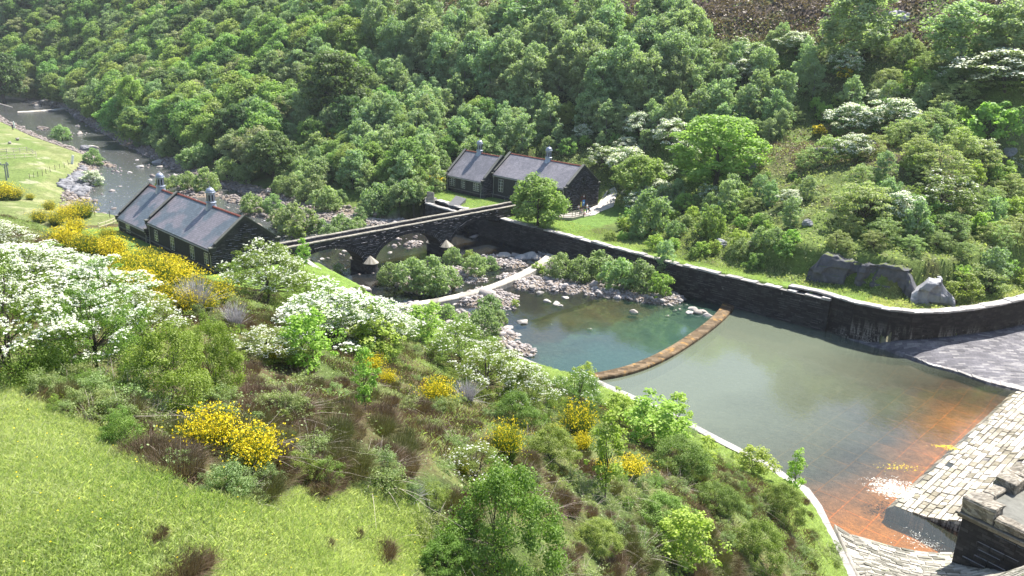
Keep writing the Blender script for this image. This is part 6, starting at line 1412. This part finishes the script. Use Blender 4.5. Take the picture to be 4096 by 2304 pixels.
# boulders, one by one
I2, F2_ = ico(3); BM = []
for k in range(5):
    g = np.random.default_rng(200+k); V = I2.copy()
    for _ in range(9):                                        # facet by cutting planes
        nn = rdir(1, g)[0]; d = V@nn; lim = g.uniform(.55, .85); V = V-np.outer(np.maximum(0, d-lim), nn)
    V *= (1+.05*g.normal(size=(len(V), 1))*.5); V[:, 2] *= .7
    BM.append(mesh_np('boulder', V, F2_, MAT['boulder'], var=np.full(len(V), .5)))
BL_ = [(2020,1028,60),(2060,1022,50),(2085,1035,60),(2120,1028,80),(2150,1036,60),(2045,1040,40),(2590,1240,0),(2535,1247,42),(2225,1215,44),(2240,1222,30),(2090,1290,62),(2035,1310,46),(1715,1280,40),(1850,1180,34),(1680,1175,34),(1815,1215,40),(2070,1352,30),(2075,1340,34),(2770,1236,46),(2790,1250,60),(2810,1246,50),(2760,1252,46),(2830,1262,46),(2720,1236,24),(2700,1240,22),(2745,1218,24),(2670,1262,26),(2720,1205,30),(2160,1170,40),(2190,1205,40),(2130,1150,36),(2260,1190,36),(2070,1220,30),(2360,1314,24),(2205,1292,14),(1490,880,60),(1500,860,40),(1560,905,30),(1075,770,28),(630,650,44),(560,668,40),(640,668,30),(600,720,24),(700,700,24),(520,690,24),(550,640,20),(480,745,20),(320,536,30),(310,505,24),(345,503,16),(370,592,50),(180,410,40),(150,425,30),(215,415,24),(1130,870,26),(1215,850,26),(1340,870,26),(1650,1055,50),(1560,1010,30),(1380,1005,30),(1290,1035,30),(1640,1045,30),(1470,1010,20),(800,835,30)]
for i, (px, py, w_) in enumerate(BL_):
    if w_ <= 0: continue
    q = at(px, py, .1); zz = max(float(hz(q[0], q[1])[0]), -.25); q = at(px, py, max(zz, 0)); s = w_*px_of(q)[2]/FOC*.5
    o_ = bpy.data.objects.new('boulder', BM[i % 5]); COL.objects.link(o_); o_.location = (q[0], q[1], zz+s*.22); o_.scale = (s, s*.8, s*.85); o_.rotation_euler = (0, 0, i*1.7)
    tag(o_, ('pale boulder among the shingle below the bridge' if px > 1560 and py > 960 else 'pale boulder in the river upstream of the bridge'), 'boulder', 'boulders below the bridge' if px > 1560 and py > 960 else 'boulders upstream')
# rock faces and outcrops
I4, F4_ = ico(5)
def outcrop(px, py, w_, h_, dpt, mat, seed, label, rz, lift=0.0):
    q = G(px, py); D = px_of(q)[2]; g = np.random.default_rng(seed); V = I4.copy()
    for _ in range(26):
        nn = rdir(1, g)[0]; nn[2] *= .5; nn /= np.linalg.norm(nn); d = V@nn; lim = g.uniform(.5, .9); V = V-np.outer(np.maximum(0, d-lim), nn)*.9
    f = 0
    for w in (4., 7., 12., 20., 33., 50.): f = f+(np.abs(np.sin(V@rdir(1, g)[0]*w+g.uniform(0, 6)+1.5*np.sin(V@rdir(1, g)[0]*w*.6)))-.6)/w**.8
    V = V*(1+.55*f[:, None]); a, c_, b = w_*D/FOC/2, h_*D/FOC*.62, dpt
    V = V*np.array([a, b, c_])
    o_ = obj('rock_outcrop', mesh_np('rock_outcrop', V, F4_, MAT[mat], var=np.full(len(V), .5)), label=label, cat='rock')
    o_.location = (q[0], q[1], q[2]+c_*.25+lift); o_.rotation_euler = (0, 0, rz)
for i, a in enumerate([    (3330,620,200,40,2.4,'cliff','grey rock outcrop showing in the heathery knoll, left one',.0),(3480,590,220,40,2.0,'cliff','grey rock outcrop in the heathery knoll, middle one',.1),(3590,560,100,40,1.5,'palerock','pale rock on the heathery knoll, right one',0),(3000,690,70,60,1.5,'cliff','rock step at the lower left of the heathery knoll',0),
    (4030,620,80,36,1.2,'palerock','pale rocks in the grass near the right edge',-.5),(2880,985,80,36,1.2,'palerock','pale rock on the slope above the long river wall',-.4),(3010,985,60,30,1.0,'cliff','grey rock among bushes above the long river wall',-.4),(3225,900,50,30,1.0,'palerock','small pale rock on the slope above the dark rock face',0),(340,600,60,34,1.5,'palerock','slanting grey rock slab on the near bank by the field',.8)]):
    outcrop(*a[:6], 300+i, a[6], a[7])

def cliff(L_, hgt, mat, label, seed, back=3.5):
    P = np.array([at(x, y, z) for x, y, z in L_]); s = np.r_[0, np.cumsum(np.linalg.norm(np.diff(P[:, :2], axis=0), axis=1))]; n = int(s[-1]/.16); q = np.linspace(0, s[-1], n); m_ = 44
    X, Y, Z = (np.interp(q, s, P[:, k]) for k in range(3)); d = np.gradient(np.stack([X, Y], 1), axis=0); d /= np.linalg.norm(d, axis=1)[:, None]; nr = np.stack([-d[:, 1], d[:, 0]], 1)
    if (nr.mean(0)@UA) < 0: nr = -nr
    t = np.linspace(0, 1, m_)[None]; S = q[:, None]; H = hgt*(1-.14*np.abs(np.sin(S*.42+seed))-.07*np.abs(np.sin(S*1.7)))*np.minimum(1, np.minimum(S/1.5, (s[-1]-S)/1.5)*.6+.4)
    zz = t*H
    blk = np.floor(S/1.55+.5*np.sin(S*.9)+.22*np.sin(zz*1.3)); r1 = np.modf(np.abs(np.sin(blk*12.9898+seed)*43758.5))[0]; r2 = np.modf(np.abs(np.sin((blk*7.1+np.floor(zz/1.1+r1*3))*78.233)*43758.5))[0]
    dp = 1.3*r1+.8*r2+.25*fnoise(S+zz*0, zz+S*0, 1.2, 3)+.30*fnoise(S+zz*0, zz*.5+S*0, .5, 7)
    dep = dp+.45*t*t*2.2+np.maximum(0, t-.82)*9
    Q = np.stack([X[:, None]+nr[:, 0:1]*dep, Y[:, None]+nr[:, 1:2]*dep, Z[:, None]-.5+zz-np.maximum(0, t-.82)*1.0*H], 2)
    b0 = np.stack([X+nr[:, 0]*back, Y+nr[:, 1]*back, Z-.5], 1)[:, None]; b1 = b0.copy(); b1[..., 2] = Q[:, -1:, 2]
    Q = np.concatenate([Q, b1, b0], 1); I = np.arange(n*(m_+2)).reshape(n, m_+2); F_ = np.stack([I[:-1, :-1], I[1:, :-1], I[1:, 1:], I[:-1, 1:]], -1).reshape(-1, 4)
    V = Q.reshape(-1, 3); o = V.mean(0); o_ = obj('cliff', mesh_np('cliff', V-o, F_, MAT[mat], var=np.full(len(V), .5)), label=label, cat='cliff'); o_.location = o
    b_ = bmesh.new(); b_.from_mesh(o_.data); bmesh.ops.recalc_face_normals(b_, faces=b_.faces); b_.to_mesh(o_.data); b_.free()
cliff([(3215,1120,5.2),(3300,1136,5.2),(3400,1152,5.2),(3500,1170,5.2),(3600,1190,5.3),(3650,1196,5.4)], 5.4, 'cliff', 'dark shaded rock face rising behind the curved wall', 2)  # dark rock colour includes the shade on this face
cliff([(3640,1206,5.3),(3700,1216,5.3),(3770,1226,5.3),(3830,1228,5.4)], 4.2, 'palerock', 'pale sunlit rock outcrop right of the dark rock face', 5)  # paler rock colour includes the sunlight on this outcrop
# ------------------------------------------------------------------ fences, posts, deck, path and small things
def fence(name, P, z, h, rails, mat, label, cat='fence', rs=(.04, .10), ps=.10):
    e = empty(name, (P[0][0], P[0][1], 0), 0, label, cat); O = np.array([P[0][0], P[0][1], 0])
    zz = [z if z is not None else float(hz(p[0], p[1])[0]) for p in P]
    for p, zp in zip(P, zz):
        mb = MB(); x, y = p[0]-O[0], p[1]-O[1]; mb.box((x-ps/2, y-ps/2, zp-.4), (x+ps/2, y+ps/2, zp+h), bev=.01); mb.build('post', MAT[mat], e)
    for r_ in rails:
        for a, b, za, zb in zip(P[:-1], P[1:], zz[:-1], zz[1:]):
            mb = MB(); d = np.array(b[:2])-np.array(a[:2]); d = d/np.linalg.norm(d); n_ = np.array([-d[1], d[0]])*(ps/2+.003)
            A, B_ = np.array(a[:2])-O[:2]-n_, np.array(b[:2])-O[:2]-n_; m2 = n_/np.linalg.norm(n_)*rs[0]
            q = [Vector((*A, za+r_)), Vector((*(A-m2), za+r_)), Vector((*(A-m2), za+r_+rs[1])), Vector((*A, za+r_+rs[1]))]; dd_ = Vector((*(B_-A), zb-za))
            mb.prism(q, (0, 0, 0), dd_); mb.build('rail', MAT[mat], e)
    return e
dk = [at(x, y, 4.2)[:2] for x, y in [(2190,866),(2215,870),(2235,871),(2254,873),(2288,874),(2301,871),(2317,867.5),(2334,863)]]
fence('wooden_fence', dk, 4.42, 1.15, (.12, .45, .78, 1.05), 'wood', 'grey wooden post and rail fence around the deck before the far building')
mb = MB(); dq = [at(x, y, 4.2)[:2] for x, y in [(2180,862),(2215,872),(2254,875),(2290,876),(2336,865),(2330,848),(2268,856),(2200,850)]]
mb.prism([(p[0], p[1], 4.42) for p in dq], (0, 0, -.45), (0, 0, 0)); mb.build('deck', MAT['wood'], None, label='pale wooden deck at the door of the far building', cat='deck')
mb = MB(); pq = [at(x, y, 4.2) for x, y in [(2337,864),(2380,860),(2400,852),(2452,840),(2466,816),(2456,799),(2424,806),(2392,824),(2340,848)]]
V = []; n_ = len(pq)
for a in pq: V.append((a[0], a[1], float(hz(a[0], a[1])[0])+.10))
mb.prism([Vector(v) for v in V], (0, 0, -.35), (0, 0, 0)); mb.build('path', MAT['pathgravel'], None, kind='structure')
st = empty('hillside_steps', (*at(2470,800,4.4)[:2], 4.2), 0, 'narrow pale steps climbing the slope behind the far building', 'steps'); a, b = at(2462,800,4.4), at(2520,752,8.0)
for k in range(14):
    f = k/13; p = a+(b-a)*f; d = (b-a)[:2]/np.linalg.norm((b-a)[:2]); n_ = np.array([-d[1], d[0]]); M_ = Matrix.Translation((p[0]-st.location.x, p[1]-st.location.y, p[2]-st.location.z-.0)) @ Matrix.Rotation(math.atan2(d[1], d[0]), 4, 'Z')
    mb = MB(); mb.box((-.16, -.75, -.5), (.16, .75, .08), M=M_); mb.build('step', MAT['pathgravel'], st)
st = empty('stone_steps', (*at(1722,800,4.2)[:2], 4.1), .0, 'flight of grey stone steps beside the wing wall', 'steps'); a, b = at(1724,812,4.2), at(1722,768,5.9)
for k in range(9):
    f = k/8; p = a+(b-a)*f; M_ = Matrix.Translation((p[0]-st.location.x, p[1]-st.location.y, p[2]-st.location.z)) @ Matrix.Rotation(-.25, 4, 'Z')
    mb = MB(); mb.box((-.7, -.2, -1.2), (.7, .2, .0), M=M_, bev=.02); mb.build('step', MAT['copegrey'], st)
mb = MB(); q4 = [at(x, y, z) for x, y, z in [(1791,820,4.3),(1832,826,4.3),(1866,794,4.9),(1824,782,4.9)]]
mb.prism([Vector(q) for q in q4], (0, 0, -.12), (0, 0, 0)); mb.prism([Vector((q[0]*.94+q4[1][0]*.06, q[1]*.94+q4[1][1]*.06, q[2]-.13)) for q in q4], (0, 0, -1.2), (0, 0, 0)); mb.build('concrete_hatch', MAT['concrete'], None, label='sloping grey slab cover in the grass before the far building', cat='slab')
mb = MB(); a = at(2018,812,4.2); b = at(2040,805,4.2)
mb.tube([a, a+np.array([0, 0, 1.0]), a+np.array([.12, .05, 1.12]), b+np.array([-.1, 0, 1.12]), b+np.array([0, 0, 1.0]), b], .035, 6, False); mb.tube([a+np.array([0, 0, .55]), b+np.array([0, 0, .55])], .03, 6); mb.build('metal_railing', MAT['metalgrey'], None, label='small metal hoop railing at the far end of the bridge', cat='railing')
fence('white_fence', [at(x, y, z)[:2] for x, y, z in [(1118,1040,4.3),(1150,1057,4.3),(1178,1072,4.2),(1190,1086,4.0),(1176,1118,3.8),(1150,1122,3.8),(1120,1118,3.8)]], None, 1.2, (.12, .42, .72, 1.0), 'woodpale', 'pale wooden post and rail fence on the bank below the near building')
fence('rail_fence', [at(x, y, 4.3)[:2] for x, y in [(395,915),(425,902),(455,888),(475,880)]], None, 1.1, (.4, .9), 'woodpale', 'pale wooden rail fence behind the near building, at its left end')
def posts(P, h, r, group, label):
    for p in P:
        if p is None: continue
        mb = MB(); mb.tube([(0, 0, -.3), (0, 0, h)], r, 6); o_ = mb.build('fence_post', MAT['post'], None, label=label, cat='post', group=group); o_.location = (p[0], p[1], float(hz(p[0], p[1])[0])); o_.rotation_euler = (RNG.normal()*.04, RNG.normal()*.04, 0)
posts([G(x, y) for x, y in [(1820,1363),(1875,1387),(2070,1473),(1712,1320)]], 1.1, .06, 'posts on the grass strip', 'short dark post on the grass strip beside the river wall')
posts([G(x, y) for x, y in [(1222,1108),(1258,1118),(1300,1133)]], 1.1, .05, 'posts by the abutment', 'dark post on the grass bank below the bridge')
posts([G(x, y) for x, y in [(258,672),(240,676),(221,681),(202,688),(185,696),(170,704),(153,709),(136,712),(275,660),(290,650),(120,716)]], 1.2, .05, 'posts along the field edge', 'thin dark fence post along the lower edge of the mown field')
posts([G(x, y) for x, y in [(266,850),(300,848),(325,852),(352,858),(380,862),(440,870)]], 1.2, .06, 'posts left of the near building', 'dark fence post in the grass left of the near building')
fence('rail_enclosure', [G(x, y)[:2] for x, y in [(-40,620),(0,618),(28,616),(55,612),(80,610),(108,607),(130,616),(146,626)]], None, 1.2, (.55, 1.0), 'wood', 'weathered rail fence of the enclosure on the mown field, back side')
fence('rail_enclosure', [G(x, y)[:2] for x, y in [(-40,644),(0,641),(30,638),(60,636),(100,633),(146,630)]], None, 1.2, (.35, 1.0), 'woodpale', 'pale two-rail fence of the enclosure on the mown field, front side')
sf = empty('low_rail', (0, 0, 0), 0, 'long low pale rail lying at the far weir beside the left edge', 'rail')
mb = MB(); a, b = at(-20,412,2.0), at(48,432,1.2); mb.prism([Vector(a), Vector(a)+Vector((0, 0, .35)), Vector(a)+Vector((.2, .3, .35)), Vector(a)+Vector((.2, .3, 0))], (0, 0, 0), Vector(b-a)); mb.build('rail', MAT['wood'], sf)
# timber H-pole carrying a crossbar
q1, q2 = G(27, 722), G(10, 718); pl = empty('utility_pole', (*q1[:2], q1[2]), 0, 'grey twin-legged utility pole with a crossbar at the left edge', 'utility pole')
D = px_of(q1)[2]; top = zpy(q1[0], q1[1], 655)-q1[2]; dx = np.array([-16*D/FOC, 2.0, 0])
for s in (0, 1):
    mb = MB(); mb.tube([(dx[0]*s, dx[1]*s, -.6), (dx[0]*s, dx[1]*s, top)], [.17, .13], 8); mb.build('pole', MAT['metalgrey'], pl)
mb = MB(); c_ = Vector((-.2*D/FOC*60, 0, top-.1)); W_ = 34*D/FOC; mb.box((-W_*1.3, -.28, top-.28), (W_*.6, -.17, top-.08)); mb.build('crossbar', MAT['metalgrey'], pl)
for x in (-W_*1.1, -W_*.35, W_*.5):
    mb = MB(); mb.lathe([(.09, 0), (.12, .1), (.07, .2), (.11, .28), (.04, .38)], (x, -.22, top-.08), 8); mb.build('insulator', MAT['metalgrey'], pl)
mb = MB(); mb.tube([(W_*.3, -.2, top-.2), (.05, -.1, top-.9)], .035, 5); mb.tube([(-W_*.3, -.2, top-.2), (-.05, -.1, top-.9)], .035, 5); mb.build('brace', MAT['metalgrey'], pl)
for i, (px, py, w_) in enumerate([(40,576,14),(71,563,15)]):
    q = G(px, py); s = w_*px_of(q)[2]/FOC*.5; o_ = bpy.data.objects.new('standing_stone', BM[i]); COL.objects.link(o_); o_.location = (q[0], q[1], q[2]+s*.8); o_.scale = (s, s, s*1.9)
    tag(o_, ('pale standing stone on the mown field, left one of two', 'pale standing stone on the mown field, right one of two')[i], 'stone')
q = G(288, 656); mb = MB(); mb.box((-.28, -.06, -.2), (.28, .06, 2.2), M=Matrix.Rotation(.22, 4, 'Y')); o_ = mb.build('white_board', MAT['white'], None, label='tilted white board at the river corner of the mown field', cat='board'); o_.location = q
q = G(57, 512); mb = MB(); mb.prism([(-.45, 0, 0), (.45, 0, 0), (.25, 0, 1.9), (-.1, 0, 2.2)], (0, -.05, 0), (0, .05, 0)); o_ = mb.build('flag', MAT['white'], None, label='white pointed flag beside the person on the field', cat='flag'); o_.location = q

# people
plain('skin', (.52, .30, .21), .6); plain('shirtwhite', (.72, .71, .70), .8); plain('denim', (.20, .25, .36), .85); plain('navy', (.02, .035, .09), .8); plain('pink', (.55, .30, .33), .8); plain('hairbrown', (.07, .04, .025), .7); plain('buggyblack', (.015, .017, .03), .6); plain('yellowcloth', (.6, .45, .05), .8)
def skinned(name, J, E_, mat, parent, lvl=1, root_=0):
    b = bmesh.new(); sl = b.verts.layers.skin.verify(); vv = []
    for i, (p, r_) in enumerate(J):
        v = b.verts.new(p); v[sl].radius = (r_, r_) if not isinstance(r_, tuple) else r_; v[sl].use_root = (i == root_); vv.append(v)
    for a, c_ in E_: b.edges.new((vv[a], vv[c_]))
    me = bpy.data.meshes.new(name); b.to_mesh(me); b.free(); me.materials.append(MAT[mat]); o_ = obj(name, me, parent)
    md = o_.modifiers.new('skin', 'SKIN'); md.use_smooth_shade = True; s2 = o_.modifiers.new('sub', 'SUBSURF'); s2.levels = lvl; s2.render_levels = lvl
    o_.material_slots[0].material = MAT[mat]; return o_
def person(loc, rz, label, top, bottom, hair, pose='stand', s=1.0, arms=0.5):
    e = empty('person', loc, rz, label, 'person'); e.scale = (s, s, s)
    if pose == 'stand':
        hip, kn, an = .92, .49, .08; ky, ty = -.03, .0
        L_ = [((0, 0, hip), .125), ((0, 0, 1.12), .12), ((0, .0, 1.36), .135), ((0, 0, 1.50), .055), ((0, -.01, 1.62), .092), ((0, -.01, 1.72), .07)]
        legs = [[(sx*.09, 0, hip-.06), (sx*.10, ky, kn), (sx*.11, .02, an), (sx*.12, -.14, .04)] for sx in (-1, 1)]
        hands = [[(sx*.18, 0, 1.40), (sx*.24, .02, 1.13), (sx*.20, -.22*arms-.02, .98+.1*arms), (sx*.17, -.30*arms-.03, .93+.14*arms)] for sx in (-1, 1)]
    else:                                                     # sitting on the ground, knees drawn up
        L_ = [((0, 0, .13), .14), ((0, .02, .34), .125), ((0, .0, .56), .135), ((0, -.02, .70), .055), ((0, -.05, .82), .092), ((0, -.05, .91), .07)]
        legs = [[(sx*.10, -.05, .13), (sx*.14, -.40, .40), (sx*.15, -.62, .09), (sx*.16, -.76, .05)] for sx in (-1, 1)]
        hands = [[(sx*.18, 0, .60), (sx*.26, -.10, .38), (sx*.18, -.34, .40), (sx*.13, -.42, .42)] for sx in (-1, 1)]
    J = [(p, r_) for p, r_ in L_]; E_ = [(0, 1), (1, 2), (2, 3), (3, 4), (4, 5)]
    for lg in legs:
        i = len(J); J += [(lg[0], .085), (lg[1], .055), (lg[2], .038), (lg[3], .035)]; E_ += [(0, i), (i, i+1), (i+1, i+2), (i+2, i+3)]
    for hd in hands:
        i = len(J); J += [(hd[0], .055), (hd[1], .040), (hd[2], .028), (hd[3], .030)]; E_ += [(2, i), (i, i+1), (i+1, i+2), (i+2, i+3)]
        w = Vector(hd[3]); d = (w-Vector(hd[2])).normalized(); sx = 1 if hd[0][0] > 0 else -1
        for f_, (off, ln) in enumerate([(-.03, .06), (-.01, .075), (.01, .07), (.03, .055)]):
            k = len(J); J += [(w+d*.04+Vector((off, 0, 0)), .010), (w+d*(.04+ln)+Vector((off, 0, -.015)), .008)]; E_ += [(i+3, k), (k, k+1)]
        k = len(J); J += [(w+d*.01+Vector((-sx*.045, -.01, 0)), .011), (w+d*.05+Vector((-sx*.065, -.02, 0)), .009)]; E_ += [(i+3, k), (k, k+1)]
    skinned('body', J, E_, 'skin', e)
    z0 = L_[0][0]; T = [(L_[0][0], .15), (L_[1][0], .145), (L_[2][0], .158), ((L_[3][0][0], L_[3][0][1], L_[3][0][2]-.07), .09)]; TE = [(0, 1), (1, 2), (2, 3)]
    for hd in hands: i = len(T); T += [(hd[0], .075), ((Vector(hd[0])+(Vector(hd[1])-Vector(hd[0]))*.75), .055)]; TE += [(2, i), (i, i+1)]
    skinned('shirt', T, TE, top, e)
    B_ = [(L_[0][0], .145)]; BE = []
    for lg in legs: i = len(B_); B_ += [(lg[0], .10), (lg[1], .075), (tuple(Vector(lg[1]).lerp(Vector(lg[2]), .85)), .055)]; BE += [(0, i), (i, i+1), (i+1, i+2)]
    skinned('trousers', B_, BE, bottom, e)
    hd = Vector(L_[4][0]); mb = MB(); bmesh.ops.create_icosphere(mb.bm, subdivisions=2, radius=.108, matrix=Matrix.Translation(hd+Vector((0, .02, .045))))
    for v in [v for v in mb.bm.verts if v.co.y < hd.y-.055 and v.co.z < hd.z+.06]: v.co.y = hd.y-.05
    mb.build('hair', MAT[hair], e, smooth=True)
    return e
def on(px, py, z=4.44): q = at(px, py, z); return (q[0], q[1], z)
person(on(2346, 852), .9, 'person in a white top standing with a pushchair outside the far building door', 'shirtwhite', 'denim', 'hairbrown', 'stand', 1.06, 1.0)
person(on(2313, 848), .3, 'person in a white top standing left of the door of the far building', 'shirtwhite', 'navy', 'hairbrown', 'stand', .80, .4)
person(on(2326, 853), -.4, 'person in pink sitting on the deck before the door', 'pink', 'denim', 'hairbrown', 'sit', 1.0)
person(on(2336, 858), .5, 'small person in a white top sitting at the end of the deck fence', 'shirtwhite', 'pink', 'hairbrown', 'sit', .85)
q = G(52, 522); person((q[0], q[1], q[2]), .4, 'distant person in dark clothes standing on the mown field', 'navy', 'navy', 'hairbrown', 'stand', 1.15, .2)
bg_ = empty('pushchair', on(2357, 853), .9, 'black pushchair beside the standing person outside the door', 'pushchair')
mb = MB(); mb.prism([(-.24, 0, .35), (-.24, -.42, .42), (-.24, -.50, .55), (-.24, .0, .50), (-.24, .22, 1.0), (-.24, .30, .98)], (0, 0, 0), (.48, 0, 0)); mb.build('seat', MAT['buggyblack'], bg_)
mb = MB(); mb.prism([(-.26, .31, .85), (-.26, .25, 1.12), (-.26, .05, 1.18), (-.26, -.15, 1.05), (-.26, -.10, 1.0), (-.26, .05, 1.10), (-.26, .20, 1.05), (-.26, .26, .85)], (0, 0, 0), (.52, 0, 0)); mb.build('hood', MAT['navy'], bg_)
mb = MB()
for sx in (-.25, .25): mb.tube([(sx, -.45, .12), (sx, .35, .95), (sx, .5, 1.08)], .014, 5); mb.tube([(sx, .35, .12), (sx, -.2, .60)], .014, 5)
mb.tube([(-.25, .5, 1.08), (.25, .5, 1.08)], .016, 5); mb.build('frame', MAT['metalgrey'], bg_)
for sx in (-.27, .27):
    for sy in (-.45, .35):
        mb = MB(); mb.tube([(sx-.02, sy, .11), (sx+.02, sy, .11)], .11, 12); mb.build('wheel', MAT['buggyblack'], bg_)

# foam where water pours into the basin, painted sparkles, yellow weed, and the hole in the dam face
def flecks(name, cs, n, r, size, mat, seed, label, z=.012, asp=.35, cat='foam'):
    g = np.random.default_rng(seed); P = []
    for (px, py, rx, ry) in cs:
        c_ = at(px, py, 0); m_ = n//len(cs); a = g.normal(0, 1, (m_, 2)); a[:, 0] += .6*np.sin(a[:, 1]*3); P.append(np.stack([c_[0]+a[:, 0]*rx, c_[1]+a[:, 1]*ry, np.full(m_, z)+g.random(m_)*.01], 1))
    P = np.concatenate(P); V, F_ = cards(P, np.array([[0, 0, 1.]])+rdir(len(P), g)*.06, size*np.exp(g.normal(0, .5, len(P))), g, asp, True); V[:, 2] = np.maximum(V[:, 2], .008)
    o_ = obj(name, mesh_np(name, V, F_, MAT[mat], var=np.repeat(g.random(len(P)), 4)), kind='stuff'); o_['label'] = label; o_['category'] = cat
flecks('foam', [(3560,1935,.9,.5),(3600,1960,.8,.4),(3540,1960,.6,.5),(3625,1985,.6,.35)], 1500, 1, .12, 'blossom', 3, 'white foam where water spills from the broken corner of the dam face', .03)
flecks('ripple_glints', [(3690,2170,.7,.4),(3660,2145,.5,.7),(3720,2185,.4,.3)], 260, 1, .07, 'blossom', 4, 'white flecks painted as sparkles on the shallow orange channel under the pier')  # white cards stand in for sun glints on the ripples
flecks('water_weed', [(3780,1785,.6,.14),(3810,1795,.4,.14),(3600,1870,.9,.35)], 420, 1, .10, 'yellowbloom', 5, 'yellow weed floating on the orange water by the dam', cat='weed')

# the air of the valley
mh, t = newmat('haze'); pv = N(t, 'VolumePrincipled'); pv.inputs['Color'].default_value = (.86, .93, 1.0, 1); pv.inputs['Density'].default_value = HAZE; pv.inputs['Anisotropy'].default_value = 0
ho = N(t, 'OutputMaterial'); L(t, pv.outputs[0], ho.inputs['Volume'])
if HAZE > 0:
    mb = MB(); mb.box((-620, -30, -6), (620, 760, 125)); hzo = mb.build('haze', mh, None, kind='stuff', label='thin pale haze in the valley air', cat='haze')
